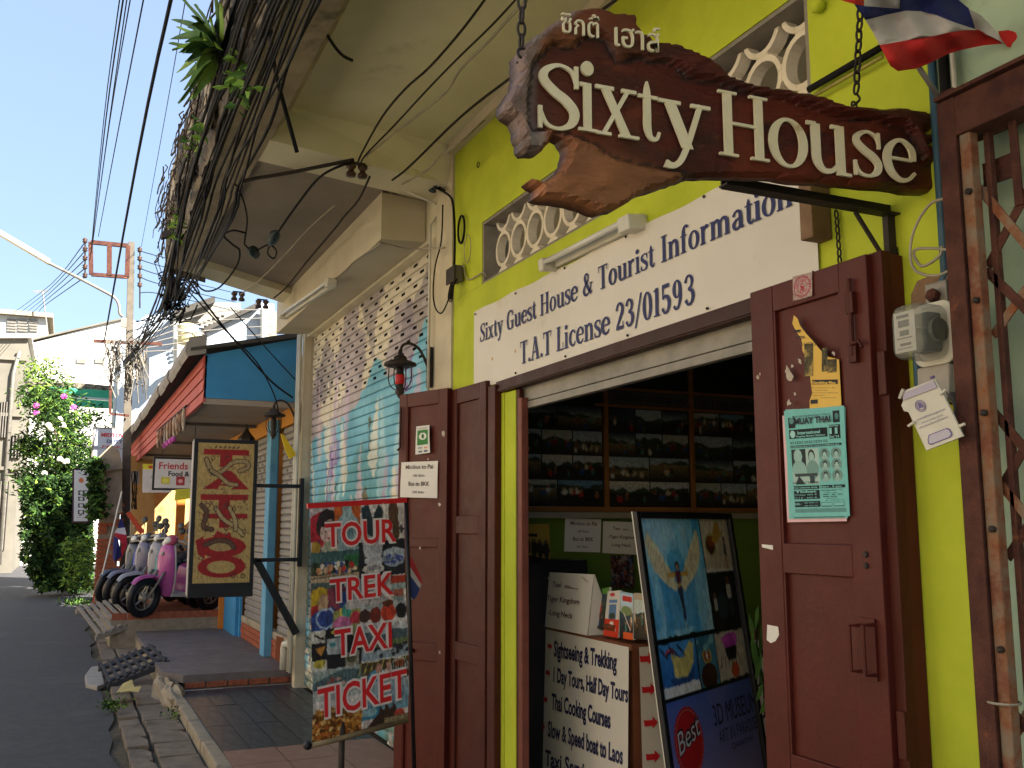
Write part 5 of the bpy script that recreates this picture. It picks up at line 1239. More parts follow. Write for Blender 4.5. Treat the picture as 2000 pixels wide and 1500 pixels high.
# iron bracket under the sign
br = thing('sign_bracket', 'rusty angle-iron bracket with diagonal brace standing out of the wall below the carved sign', 'bracket', (2.1, 2.0, 2.4))
xa = 1.51
build('arm', MB().box(xa, 2.1, 2.0, 2.005, 2.42, 2.458), iron, br); build('arm_flange', MB().box(xa-.01, 2.1, 1.965, 1.999, 2.42, 2.425), iron, br)
build('upright', MB().box(2.07, 2.098, 1.985, 2.005, 2.20, 2.419), iron, br)
build('brace', MB().tube([(1.965, 2.0, 2.42), (2.085, 2.0, 2.27)], .007, 5), iron, br)
tag(build('wood_block', MB().box(2.02, 2.098, 2.235, 2.29, 2.42, 2.60), wood_b, None, base=(2.06, 2.26, 2.42), bevel=.004), 'small wooden block on the wall at the right end of the banner', 'block')
# chains
def chain(nm, lab, a, b, pitch=.03, r=.0035, grp='chains of the carved sign', hook=True):
    a, b = Vector(a), Vector(b); L = (b-a).length; n = int(L/pitch); d = (b-a)/n; t = thing(nm, lab, 'chain', a, grp)
    for k in range(n):
        c = a+d*(k+.5); ax = Vector((1, 0, 0)) if k % 2 else Vector((0, 1, 0)); mb = MB()
        # oval link
        hl = pitch*.62; hw = pitch*.30; up = d.normalized(); sd_ = ax.cross(up).normalized(); pts = []
        for q in range(12):
            A = 2*math.pi*q/12; pts.append(c+up*math.cos(A)*hl+sd_*math.sin(A)*hw)
        pts += pts[:2]; mb.tube(pts, r, 5, False); build('link', mb, iron, t, smooth=True)
    if hook:
        pts = [b+Vector((.012*math.sin(q*.7)-.0, 0, -.006*q+.0)) for q in range(7)]; build('hook', MB().tube(pts, .0035, 6), iron, t, smooth=True)
    return t
chain('sign_chain', 'rusty chain holding the thick left end of the carved sign', P(1020, -60, 'y', YS), P(1018, 96, 'y', YS))
chain('sign_chain', 'dark chain with an open hook dropping to the right half of the carved sign', P(1684, -60, 'y', YS), P(1672, 182, 'y', YS))
build('eye_screw', MB().torus(P(1021, 104, 'y', YS-.01), (0, 1, 0), .012, .0035, 12, 6), iron, hs, smooth=True)
build('eye_screw', MB().torus(P(1668, 205, 'y', YS+.02), (0, 1, 0), .009, .003, 12, 6), iron, hs, smooth=True)
chain('short_chain', 'short knotted chain and cord hanging on the wall beside the right end of the banner', (2.085, 2.20, 2.50), (2.085, 2.195, 2.33), .022, .003, None)

# ---------------------------------------------------------------- big flag at the top right
fg = thing('thai_flag', 'large Thai flag draped over a tilted pole at the upper right', 'flag', P(1800, 60, 'y', 1.6))
def cloth(nm, col, px, ph=0.):
    m_ = _mats.get('flag_'+col) or M('flag_'+col, col, col, 4, .85, .2, fine=220)
    n0 = len(px); c_ = [Vector(p) for p in px]; xs = [p[0] for p in px]; ys = [p[1] for p in px]
    x = min(xs)
    while x < max(xs):
        y = min(ys)
        while y < max(ys):
            if inpoly(x, y, px) and dpoly(x, y, px) > 3: c_.append(Vector((x, y)))
            y += 7
        x += 7
    r_ = delaunay_2d_cdt(c_, [(i, (i+1) % n0) for i in range(n0)], [tuple(range(n0))], 1, 1e-4); mb = MB()
    for p in r_[0]:
        dd = .022*math.sin((p.x*.55+p.y*1.1)*.045+ph)+.012*math.sin(p.x*.085-p.y*.05+ph); q = P(p.x, p.y, 'y', 1.60+dd); mb.v.append(tuple(q))
    mb.f = [tuple(f) for f in r_[2]]; build(nm, mb, m_, fg, smooth=True)
cloth('blue_stripe', '20285c', [(1668, 8), (1690, 12), (1757, 17), (1759, -60), (1850, -60), (1872, 0), (1892, 16), (1899, 36), (1905, 57), (1865, 44), (1830, 30), (1799, 22), (1769, 21), (1730, 29), (1690, 39)])
cloth('white_stripe', 'b9b1ac', [(1690, 39), (1730, 29), (1769, 21), (1799, 22), (1830, 30), (1865, 44), (1905, 57), (1885, 59), (1850, 64), (1820, 71), (1770, 79), (1718, 88), (1704, 62)])
cloth('red_stripe', 'b02420', [(1718, 88), (1770, 79), (1820, 71), (1850, 64), (1885, 59), (1911, 58), (1938, 72), (1960, 85), (1920, 89), (1880, 97), (1850, 106), (1817, 123), (1790, 134), (1754, 139), (1739, 129), (1728, 108)])
cloth('white_stripe', 'c4bcb8', [(1892, 17), (1916, 30), (1937, 51), (1962, 85), (1952, 79), (1905, 57), (1899, 36)], 1)
cloth('red_stripe', 'b02420', [(1949, 61), (1975, 58), (2040, 50), (2040, 75), (2000, 82), (1982, 93), (1968, 92), (1961, 84), (1953, 72)], 2)
cloth('red_stripe', 'b02420', [(1560, -60), (1690, -60), (1687, 12), (1669, 8), (1641, 0)], 1)
cloth('white_stripe', 'c4bcb8', [(1691, -60), (1758, -60), (1757, 17), (1722, 16), (1688, 12)], 1)
a, b = P(1859, 228, 'y', 1.72), P(1792, 128, 'y', 1.63); build('pole', MB().tube([a, b, P(1740, 40, 'y', 1.68), P(1680, -60, 'y', 1.68)], .007, 8), M('grey_stick', '8a8580', '77726d', 10, .5), fg, smooth=True)
build('tie_wire', MB().tube([tuple(q[:3]) for q in smooth_path([tuple(P(u, v, 'y', 1.7)) for u, v in ((1855, 195), (1872, 215), (1868, 240), (1850, 255), (1838, 250))], 4)], .0015, 5), cable_w, fg)

# ---------------------------------------------------------------- rusty folding gate at the right
gt = thing('folding_gate', 'rusty collapsible lattice gate with upright channels at the right edge', 'gate', (1.97, 1.6, .2))
XG = 1.97
build('channel', MB().box(XG-.025, XG+.02, 1.634, 1.674, -.1, 2.63), rust, gt, bevel=.003)
build('channel_lip', MB().box(XG-.032, XG-.026, 1.629, 1.679, -.1, 2.6), rust, gt)
build('upright_bar', MB().box(XG-.02, XG+.01, 1.598, 1.630, -.1, 2.55), rust_o, gt, bevel=.004)
build('back_upright', MB().box(XG+.02, XG+.04, 1.578, 1.594, -.1, 2.55), rust, gt, bevel=.003)
build('head_channel', MB().box(XG-.03, XG+.06, .4, 1.672, 2.50, 2.60), rust, gt, bevel=.004)
build('head_flange', MB().box(XG-.045, XG+.062, .4, 1.676, 2.602, 2.612), rust, gt)
Xb = XG+.02
bars = [((1912, 368), (2060, 545)), ((2060, 260), (1925, 520)), ((1925, 528), (2060, 660)), ((2060, 480), (1935, 655)), ((1940, 805), (2060, 948)), ((2060, 770), (1955, 945)), ((1955, 948), (2060, 1075)), ((2060, 940), (1963, 1090)), ((1966, 1378), (2060, 1490)), ((2060, 1300), (1975, 1440)), ((1972, 190), (1990, 400)), ]
for k, (a, b) in enumerate(bars):
    a, b = P(*a, 'x', Xb), P(*b, 'x', Xb); d = (b-a).normalized(); s_ = Vector((1, 0, 0)).cross(d)*.011
    off = Vector((.006*(k % 2), 0, 0)); build('lattice_bar', MB().ob(a-s_+off, b-a, s_*2, (.0045, 0, 0)), rust_o if k % 3 == 0 else rust, gt)
for k in range(9):
    z = 2.35-k*.27; build('rivet', MB().lathe((XG-.021, 1.607, z), [(.008, 0), (.008, .01), (.004, .014)], ax=(-1, 0, 0), n=8), iron, gt)
a = P(1940, 335, 'x', 2.03); build('strap_plate', MB().box(2.03, 2.036, a.y-.07, a.y+.03, a.z-.03, a.z+.03), rust, gt)
build('wire_wrap', MB().torus((XG-.0, 1.63, 1.15), (0, 0, 1), .035, .003, 16, 5), cable_w, gt)
# pipes and cables on the wall between lime and mint paint
bluepipe = M('blue_pipe', '3a5a6e', '30505f', 5, .45, .1)
tag(build('blue_pipe', MB().tube([(2.075, 1.80, 3.9), (2.07, 1.80, 2.2), (2.06, 1.86, 2.1), (2.06, 1.90, 2.0), (2.06, 1.90, 1.8)], .012, 8), bluepipe, None, smooth=True, base=(2.07, 1.8, 3)), 'blue water pipe running down between the lime and mint walls', 'pipe')
tag(build('black_pipe', MB().tube([(2.075, 1.765, 3.9), (2.075, 1.765, 2.25), (2.07, 1.78, 2.15)], .014, 8), cablem, None, smooth=True, base=(2.07, 1.76, 3)), 'thick black conduit running down just right of the blue pipe', 'pipe')
tag(build('grey_pipe', MB().tube([(2.08, 1.74, 3.9), (2.08, 1.74, 2.2)], .007, 6), enamel, None, smooth=True, base=(2.08, 1.74, 3)), 'thin pale conduit right of the thick black one', 'pipe')
pts = [(1870, 395), (1850, 388), (1815, 400), (1785, 450), (1778, 500), (1790, 530), (1830, 538), (1868, 520)]
tag(build('coiled_cable', MB().tube([tuple(q[:3]) for q in smooth_path([tuple(P(u, v, 'x', 2.0)) for u, v in pts], 4)]+[tuple(q[:3]) for q in smooth_path([tuple(P(u, v, 'x', 2.01)) for u, v in ((1868, 490), (1820, 485), (1785, 490), (1800, 520), (1835, 500), (1840, 480))], 4)], .004, 6), cable_w, None, smooth=True, base=(2, 1.8, 2.3)), 'grey cable looped above the meter board', 'cable')
# thick rod pair crossing the lime wall by the flag
a, b = P(1580, 175, 'x', 2.07), P(1722, 92, 'x', 2.07)
tag(build('wall_rod', MB().tube([a, b], .011, 8), cablem, None, smooth=True, base=a), 'black rod clipped along the lime wall left of the flag', 'rod')
tag(build('wall_cable', MB().tube([a+Vector((0, 0, -.03)), b+Vector((0, 0, -.03))], .006, 6), M('yellowed_cable', 'a39a4a', '8c8440', 6, .6), None, smooth=True, base=a), 'yellowed cable just under the black rod on the lime wall', 'cable')
tag(build('wall_bell', MB().lathe(P(1603, 13, 'x', 2.09), [(.022, 0), (.024, .02), (.02, .03), (.008, .034)], ax=(-1, 0, 0), n=16), lime, None, smooth=True, base=P(1603, 13, 'x', 2.09)), 'round fitting painted lime like the wall near the top edge', 'fitting')

# ---------------------------------------------------------------- shop interior
pbd = thing('photo_display', 'big wall display of tour photographs between thin wooden strips inside the dark room', 'display', (3.4, 5.28, 1.6))
build('backing', MB().box(2.32, 5.2, 5.27, 5.295, 1.66, 2.9), M('display_black', '1c1b1d', '242224', 4, .6, .05), pbd)
strip = M('tan_strip', '8a5c30', '7a5028', 6, .6, .1)
xs = [2.36, 3.03, 3.67, 4.33, 4.95]
for k, x in enumerate(xs[1:]): build('strip', MB().box(x-.015, x+.012, 5.25, 5.269, 1.66, 2.85), strip, pbd)
for z in (2.40, 2.29): build('strip', MB().box(2.95, 5.0, 5.248, 5.268, z-.008, z+.008), strip, pbd)
build('strip', MB().box(2.32, 5.2, 5.245, 5.27, 1.63, 1.659), strip, pbd)
build('ledge', MB().box(2.32, 5.2, 5.2, 5.3, 1.59, 1.625), M('pale_ledge', '8f8878', '837c6c', 6), pbd)
phots = []
for sd in range(12):
    c = CV(36, 26, '333333'); c.photo(0, 0, 1, 1, sd+40); c.warp(.03, 10, sd, .08); c.a = np.clip(c.a*.8, 0, 1); phots.append(c)
cnt = 0; srcs = {}
for col in range(4):
    x0_, x1_ = xs[col]+.02, xs[col+1]-.02; rows = 4 if col else 4
    for r_ in range(rows):
        zt = 2.275-r_*.152; n = (2, 3, 3, 2)[(col+r_) % 4]; w_ = (x1_-x0_)/n
        for k in range(n):
            sd = (cnt*5) % 12; cnt += 1; xa_ = x0_+k*w_
            sheet('photo', phots[sd], bil((xa_, 5.266, zt), (xa_+w_-.008, 5.266, zt), (xa_+w_-.008, 5.266, zt-.145), (xa_, 5.266, zt-.145)), print_m, pbd)
ff2 = plane_fn((0, 5.262, 0), (1, 0, 0), (0, 0, 1))
gry = M('faded_heading', '6a645c', '5c564f', 5)
for s_, x0_, x1_ in (('ONE DAY CHIANG RAI', 3.08, 3.62), ('HALF DAY ELEPHANT', 3.73, 4.25)):
    build('heading_strip', MB().box(x0_-.04, x1_+.03, 5.258, 5.266, 2.305, 2.388), M('heading_card_%g' % x0_, '4a453f', '423d38', 4), pbd)
    v, f = text_verts(s_, .01); a, b = v[:, 0].min(), v[:, 0].max(); mb = MB(); kx = (x1_-x0_)/(b-a); mb.v = [(x0_+(q[0]-a)*kx, 5.2565, 2.325+q[1]*.055) for q in v]; mb.f = f; build('lettering', mb, ink, pbd)
def wallsheet(nm, lab, pts, grp=None, cv=None, y=5.27, cat='notice'):
    return notice(nm, lab, [P(a, b, 'y', y) for a, b in pts], cv, grp, cat)
a_, b_ = wallsheet('price_notice', 'white Minibus to Pai price sheet on the green wall inside the room', ((1104, 1012), (1174, 1014), (1172, 1079), (1101, 1077)), 'Minibus to Pai sheets'); minibus(a_, b_)
def taxi(par, fn, m=brownink):
    text_in('Taxi', fn, m, par, .24, .42, .74, .10, .012); text_in('300', fn, m, par, .48, .60, .73, .06, .01); text_in('Baht up', fn, m, par, .61, .75, .73, .035, 0)
    text_in('-Tiger Kingdom', fn, m, par, .12, .80, .48, .10, .012); text_in('-Long Neck', fn, m, par, .20, .70, .23, .10, .012)
a_, b_ = wallsheet('taxi_notice', 'white Taxi price sheet on the green wall partly behind the picture board', ((1178, 1018), (1255, 1020), (1255, 1084), (1176, 1080)), 'Taxi price sheets'); taxi(a_, b_)
c = CV(30, 40, 'a88a38'); c.rect(.1, .25, .55, .32, '2a2418'); 
for x_ in (.15, .4, .62, .85): c.ell(x_, .6, .12, .22, '2f2a20'); c.ell(x_, .42, .07, .06, '5a4a30')
c.rect(0, .8, 1, .9, '2f2418'); wallsheet('boxing_poster', 'yellow boxing poster with dark figures on the inner green wall', ((1022, 1024), (1072, 1023), (1076, 1110), (1022, 1095)), None, c, cat='poster')
c = CV(20, 26, '2a1c20'); c.speck(0, 0, 1, 1, ['6a3a3a', '4a5a6a', '8a7a70', '3a2a3a', '7a4a3a'], 120, .05, .77, 6); wallsheet('dark_poster', 'small dark crowded poster below the taxi sheet on the green wall', ((1192, 1085), (1237, 1084), (1238, 1150), (1194, 1146)), None, c, cat='poster')
tag(build('dark_cabinet', MB().box(2.35, 2.75, 5.0, 5.24, .06, 1.35), black, None, base=(2.5, 5.1, .06), bevel=.01), 'tall black cabinet standing inside left behind the counter', 'cabinet')

# counter with two banners
ct = thing('counter', 'brown shelf counter draped with two white service banners', 'counter', (2.9, 4.6, .06))
XC, YC = 2.5, 4.12; ZT = .985
cw = M('counter_wood', '7a4a32', '6a3f2a', 6, .5, .2, stretch=(1, 6, 1))
build('top', MB().box(XC-.02, 3.5, YC-.02, 5.08, ZT-.03, ZT), cw, ct, bevel=.004)
build('shelf', MB().box(XC+.02, 3.45, YC+.03, 5.05, .62, .645), cw, ct); build('shelf', MB().box(XC+.02, 3.45, YC+.03, 5.05, .3, .325), cw, ct)
for x, y in ((XC, YC), (XC, 5.03), (3.42, YC)): build('leg', MB().box(x, x+.05, y, y+.05, .06, ZT-.03), cw, ct)
f = lambda s, t: Vector((XC-.025-.02*t-.006*math.sin(s*9)*t, 5.11-1.0*s+.02*t*(1-s), ZT-.012-.80*t))
sheet('service_banner', CV(30, 30, 'c9c4b8'), f, print_m, ct)
def fb(X, Y_, l=0.): t = 1-Y_; return Vector((XC-.027-.02*t-.006*math.sin(X*9)*t-l-.001, 5.09-.93*X+.02*t*(1-X), ZT-.012-.80*t))
def sb(u, v): q = P(u, v, 'x', XC-.035); return (5.09-q.y)/.93, 1-(ZT-.012-q.z)/.80
def arrow(fn, x, y, s, par, asp=1.):
    p = [(-.5, .18), (-.35, .12), (.15, .12), (.15, .34), (.55, -.05), (.15, -.42), (.15, -.24), (-.45, -.24)]
    build('red_arrow', MB().quad(*[fn(x+a*s, y+b*s*asp, .0012) for a, b in p]), redink, par)
ARW = [(1073, 1261), (1071, 1313), (1068, 1365), (1065, 1418), (1062, 1472)]
nvb = M('dark_navy_ink', '1f2040', '25264a', 4, .6, 0)
for s_, a_, b_, h in (('Sightseeing & Trekking', (1081, 1281), (1203, 1304), 31), ('1 Day Tours, Half Day Tours', (1082, 1331), (1226, 1366), 29), ('Thai Cooking Courses', (1080, 1384), (1194, 1418), 31), ('Slow & Speed boat to Laos', (1075, 1438), (1219, 1484), 31), ('Taxi Services', (1072, 1494), (1170, 1524), 31)):
    (x0_, y0_), (x1_, y1_) = sb(*a_), sb(*b_); hh = sb(a_[0], a_[1]-h)[1]-y0_; v, f_ = text_verts(s_, .03)
    a0, b0 = v[:, 0].min(), v[:, 0].max(); kx = (x1_-x0_)/(b0-a0); sl = (y1_-y0_)/(x1_-x0_); mb = MB()
    mb.v = [tuple(fb(x0_+(q[0]-a0)*kx, y0_+sl*(q[0]-a0)*kx*.5+q[1]*hh/.73)) for q in v]; mb.f = f_; build('lettering', mb, nvb, ct)
    ax_, ay_ = sb(*ARW.pop(0)); arrow(fb, ax_, ay_, .058, ct, 1.25)
f = lambda s, t: Vector((XC+.02+1.0*s, YC-.03-.015*t-.004*math.sin(s*12)*t, ZT-.012-.8*t))
sheet('service_banner', CV(30, 30, 'c2bdb0'), f, print_m, ct)
fs2 = plane_fn((XC+.02, YC-.048, 0), (1, 0, 0), (0, 0, 1))
for k, (s_, va) in enumerate((('Sightseeing & T', 1285), ('1 Day Tours, Half', 1345), ('Thai Cooking', 1410), ('Slow & Speed', 1476))):
    q = P(1262+k*4, va, 'y', YC-.045); build('red_arrow', MB().quad(*[fs2(q.x-XC-.02+a*.075, q.z+b*.075, 0) for a, b in [(-.5, .18), (-.35, .12), (.15, .12), (.15, .34), (.55, -.05), (.15, -.42), (.15, -.24), (-.45, -.24)]]), redink, ct)
    t0 = P(1287+k*6, va+12, 'y', YC-.045)
    w_ = (.98, 1.02, .86, .9)[k]; text(s_, fs2, ink, ct, t0.x-XC-.02, t0.z-.0, size=.075, width=w_, bold=.01)
# tent card and brochures on the counter
tc_ = thing('tent_card', 'folded white Taxi price card standing on the counter', 'card', (2.52, 4.85, ZT))
q = [P(1060, 1117, 'x', 2.50), P(1160, 1122, 'x', 2.50), P(1147, 1237, 'x', 2.47), P(1052, 1222, 'x', 2.47)]
zb = ZT+.002; q[2].z = zb+.0; q[3].z = zb+.0
sheet('front_card', CV(20, 20, 'd2cdc2'), bil(*q), printp, tc_); taxi(tc_, quad_fn(*q, lift0=.003), M('maroon_ink', '5a2c34', '4c252c', 4, .6, 0))
build('side_card', MB().prism([q[1]+Vector((.004, 0, -.003)), q[2]+Vector((.005, 0, 0)), Vector((q[2].x+.17, q[2].y, zb))], (0, .003, 0)), paper, tc_)
build('back_card', MB().quad(q[0]+Vector((.005, 0, 0)), Vector((q[3].x+.17, q[3].y, zb)), Vector((q[2].x+.17, q[2].y, zb)), q[1]+Vector((.005, 0, 0))), paper, tc_)
for i, (a, b) in enumerate((((1066, 1135), (1076, 1124)), ((1135, 1128), (1147, 1138)), ((1060, 1200), (1066, 1208)), ((1128, 1212), (1134, 1202)))):
    pa, pb = P(*a, 'x', 2.488), P(*b, 'x', 2.488); build('tape', MB().ob(pa, pb-pa, (0, .0, .008), (.001, 0, 0)), M('tape_%d' % i, 'b5ad98', rough=.3), tc_)
rk = thing('brochure_rack', 'brown box rack holding tour brochures beside the tent card', 'rack', (2.62, 4.3, ZT))
xb = 2.56
build('rack', MB().prism([(xb-.02, 4.42, ZT+.002), (xb-.05, 4.42, ZT+.06), (xb+.02, 4.42, ZT+.10), (xb+.12, 4.42, ZT+.10), (xb+.12, 4.42, ZT+.002)], (0, -.10, 0)), M('rack_brown', '7c4228', '6e3a22', 6, .5), rk)
tops = [((1172, 1150), (1190, 1147), (1188, 1235), (1160, 1225), 61, None), ((1187, 1155), (1212, 1153), (1207, 1246), (1178, 1241), 62, 1), ((1211, 1155), (1237, 1160), (1236, 1250), (1210, 1246), 63, 2), ((1238, 1158), (1262, 1160), (1268, 1250), (1238, 1248), 64, None)]
for k, (a, b, c1_, d_, sd, kind) in enumerate(tops):
    xx = 2.50+.03*(3-k)*.3; qq = [P(*p, 'x', xx+.03*(i < 2)) for i, p in enumerate((a, b, c1_, d_))]
    for z_ in (2, 3): qq[z_].z = max(qq[z_].z, ZT+.004)
    c = CV(24, 60, 'c9c4ba'); c.photo(0, .15, 1, 1, sd); c.rect(0, 0, 1, .14, ['5a8a3a', 'cfcac0', '9ab4c0', 'a89a80'][k])
    if kind == 1: c.rect(0, 0, 1, 1, 'd0cbc0'); c.rect(.25, .3, .75, .62, '5a7aa0'); c.ell(.5, .55, .2, .07, '3a4a3a'); c.rect(0, .62, 1, 1, 'c83a24'); c.ell(.4, .08, .2, .04, 'c03a3a'); c.rect(.2, .2, .8, .26, '5a80b0'); c.ell(.5, .72, .13, .05, 'd8cfc8'); c.rect(.2, .8, .8, .88, 'd8b0a0')
    if kind == 2: c.rect(.05, .05, .95, .3, 'b8ccd8'); c.rect(.2, .08, .9, .2, 'c03a30'); c.ell(.5, .4, .4, .1, '7a8a5a'); c.rect(.3, .85, 1, 1, 'd0582a'); c.line(.3, .45, .8, .8, .03, 'c8b8b0', 2)
    fbq = bil(*qq); t = thing('brochure', ('green-topped hiking brochure at the left of the rack', 'white and red elephant brochure at the front of the rack', 'blue-topped brochure with a red logo in the rack', 'grey stack of brochures at the right end of the rack')[k], 'brochure', qq[3], 'brochures in the rack')
    sheet('cover', c, fbq, print_m, t); build('pages', MB().prism([p+Vector((.001, 0, 0)) for p in qq], (.012, 0, 0)), paper, t)

# picture board of the art museum
mu = thing('picture_board', 'black-framed leaning picture board with a winged figure and 3D MUSEUM lettering', 'poster board', (2.2, 3.0, .06))
du = Vector((.87, .49, 0)).normalized(); nn = Vector((.49, -.87, 0)).normalized()
TL = P(1234, 999, 'y', 3.1); TR = TL+du*.85; dn = (Vector((0, 0, -1))+nn*.13)
H_ = 1.5; BL = TL+dn*H_; BR = TR+dn*H_
mq = (TL+du*.03+dn*.025, TR-du*.03+dn*.025, BR-du*.03, BL+du*.03)
m_ = MB()
for a, b in ((TL, TL+du*.03), (TR-du*.03, TR)): m_.ob(a, b-a, dn*H_, nn*.02)
m_.ob(TL+du*.03, (TR-TL)-du*.06, dn*.024, nn*.02); build('frame', m_, black, mu, bevel=.003)
build('backing', MB().ob(TL-nn*.006+du*.006, (TR-TL)-du*.012, dn*H_, nn*.004), enamel, mu)
c = CV(220, 330, '101216'); rs = np.random.RandomState(4)
Hs = 1.5; 
def R4(x0, y0, x1, y1): return x0, y0/Hs*1., x1, y1/Hs*1.
yt = lambda m: m/H_       # metres down the board -> canvas
yt = lambda m: m*.72/H_
sx0, sx1, sy1 = .0, .655, yt(.62)
c.grad(0, 0, sx1, sy1, '4a9ab4', '5a9ab8'); m_n = vnoise(330, 220, 5, 8, 4)
reg = (c.X < sx1) & (c.Y < sy1); c.put(reg & (m_n > .52), '8fb8c4', .6); c.put(reg & (m_n < .42), '2f7fae', .6); c.put(reg & (m_n > .62), 'aac0c6', .5)
c.put(reg & (np.abs(c.X-.33) < .18) & (c.Y < .28) & (c.Y > .12), '2a78a8', .5)
for sgn in (-1, 1):
    X0 = .34
    c.poly([(X0+sgn*.05, yt(.30)), (X0+sgn*.16, yt(.17)), (X0+sgn*.27, yt(.055)), (X0+sgn*.29, yt(.12)), (X0+sgn*.275, yt(.20)), (X0+sgn*.23, yt(.28)), (X0+sgn*.15, yt(.335)), (X0+sgn*.05, yt(.39)), (X0+sgn*.02, yt(.37))], 'c4b994')
    for k in range(9): c.line(X0+sgn*(.08+.022*k), yt(.29-.022*k), X0+sgn*(.12+.02*k), yt(.34-.018*k), .003, 'a89a74', 1.8)
    c.line(X0, yt(.30), X0+sgn*.10, yt(.30), .012, 'b08a40', 1.8)
c.ell(.34, yt(.255), .022, yt(.022), '1c1614'); c.ell(.34, yt(.262), .014, yt(.016), '9a7a60'); c.poly([(.31, yt(.28)), (.37, yt(.28)), (.365, yt(.35)), (.32, yt(.35))], '5a2430'); c.rect(.32, yt(.35), .362, yt(.37), 'b08a40')
c.poly([(.315, yt(.37)), (.37, yt(.37)), (.365, yt(.46)), (.36, yt(.55)), (.345, yt(.55)), (.335, yt(.46))], '2a2f44'); c.rect(.345, yt(.55), .36, yt(.585), '8aa0a0')
c.rect(sx1, 0, sx1+.008, sy1, '101216')
c.grad(.665, 0, 1, yt(.30), 'b5ae9a', 'a59a80'); c.ell(.76, yt(.15), .065, yt(.07), '8a8a50'); c.ell(.76, yt(.15), .05, yt(.055), '3a1c14'); c.ell(.77, yt(.13), .045, yt(.035), '7a3a20'); c.poly([(.78, yt(.13)), (.84, yt(.02)), (.88, yt(.01)), (.90, yt(.08)), (.86, yt(.14))], 'a07c30'); c.line(.88, yt(.1), .94, yt(.07), .008, 'a08040', 1.8)
c.ell(.93, yt(.12), .015, yt(.02), '6a3a28'); c.rect(.915, yt(.14), .945, yt(.21), '2a2a33'); c.rect(.925, yt(.21), .94, yt(.285), 'a0704a'); c.rect(.665, yt(.285), 1, yt(.305), 'bcb8ae')
c.rect(.665, yt(.31), 1, yt(.64), '15161a'); c.ell(.9, yt(.36), .03, yt(.03), '5a3424'); c.rect(.88, yt(.38), .93, yt(.46), 'a8a4a0'); c.rect(.89, yt(.46), .93, yt(.56), '2a3040'); c.rect(.70, yt(.45), .74, yt(.52), '9a958c'); c.ell(.72, yt(.44), .018, yt(.02), '6a4434'); c.rect(.71, yt(.52), .75, yt(.62), '2a1c1a'); c.ell(.8, yt(.5), .06, yt(.08), '22303a')
y2, y3 = yt(.645), yt(.86)
c.grad(0, y2, .42, y3, '3f7fb0', '22508a'); c.poly([(.15, yt(.70)), (.27, yt(.73)), (.36, yt(.65)), (.4, yt(.67)), (.38, yt(.76)), (.30, yt(.83)), (.17, yt(.82))], 'b3a460'); c.poly([(.12, yt(.82)), (.3, yt(.83)), (.38, yt(.79)), (.36, yt(.85)), (.15, yt(.87))], '203a66'); c.ell(.15, yt(.69), .05, yt(.015), 'b04058')
for k in range(8): c.line(.05+.03*k, yt(.66+.02*(k % 3)), .09+.03*k, yt(.70+.02*(k % 2)), .004, '141c2c', 1.8)
c.rect(0, y3, .42, yt(.92), 'bab8b4'); c.rect(.425, y2, .64, yt(.92), '3a6a80'); c.ell(.53, yt(.75), .05, yt(.04), 'a08a3a'); c.ell(.53, yt(.75), .035, yt(.028), '7a2a24'); c.ell(.53, yt(.75), .015, yt(.018), 'c0b090'); c.ell(.53, yt(.86), .09, yt(.07), '3a2018'); c.speck(.43, yt(.65), .63, yt(.72), ['6a9aa0', '2a5a70'], 20, .02, 1.5)
c.rect(.645, y2, 1, yt(.90), 'a59c8c'); c.ell(.82, yt(.70), .09, yt(.045), 'a03a98'); c.ell(.76, yt(.685), .04, yt(.02), 'b048a4'); c.ell(.88, yt(.68), .03, yt(.03), 'b048a4'); c.poly([(.75, yt(.73)), (.9, yt(.73)), (.87, yt(.80)), (.77, yt(.80))], '17131a'); c.ell(.84, yt(.86), .05, yt(.04), 'b04a2a')
for k in range(6): c.line(.70+.04*k, yt(.78), .67+.05*k, yt(.84), .003, '2a2420', 1.8)
c.a = np.clip(c.a, 0, 1); c.warp(.006, 30, 4, .04); c.a = np.clip(c.a*1.28, 0, 1)
c.rect(0, yt(.92), 1, 1, '3a4a92'); mm = c.Y > yt(.92); tt_ = np.clip((c.Y-yt(.92))/(1-yt(.92))*1.6, 0, 1)[mm][:, None]
c.a[mm] = hexa('5068b4')*(1-tt_)+hexa('b494b4')*tt_; c.put(mm & (m_n > .55), '8a80bc', .35)
for x0_, y0_, x1_, y1_ in ((0, .62, .665, .645), (.42, .645, .425, .92), (.64, .645, .645, .92), (0, .91, 1, .925)): c.rect(x0_, yt(y0_), x1_, yt(y1_), '101216')
sheet('printed_face', c, bil(*mq), print_m, mu)
mfn = quad_fn(*mq, lift0=.0015)
dki = M('dark_blue_ink', '2a2c44', '262840', 4, .6, 0)
Yb = lambda m: 1-m*.72/H_
text_in('3D MUSEUM', mfn, dki, mu, .50, 1.02, Yb(1.115), .055, .0); text_in('ART IN PARADISE', mfn, dki, mu, .53, 1.0, Yb(1.21), .034, -.002); text_in('CHIANGMAI', mfn, dki, mu, .66, .92, Yb(1.265), .016, 0)
mb = MB(); pts = []
for k in range(72):
    a = 2*math.pi*k/72; r_ = 1 if k % 2 else .94; pts.append(mfn(.215+.15*r_*math.cos(a), Yb(1.14)+.085*r_*math.sin(a), .001))
mb.f.append(tuple(range(72))); mb.v = [tuple(p) for p in pts]; build('red_badge', mb, redink, mu)
mb = MB()
for k in range(40):
    a0, a1 = 2*math.pi*k/40, 2*math.pi*(k+1)/40; g_ = lambda r_, a: mfn(.215+.15*r_*math.cos(a), Yb(1.14)+.085*r_*math.sin(a), .002); mb.quad(g_(.87, a0), g_(.89, a0), g_(.89, a1), g_(.87, a1))
build('badge_ring', mb, M('pale_ring', 'c08a80', rough=.5, bump=0), mu)
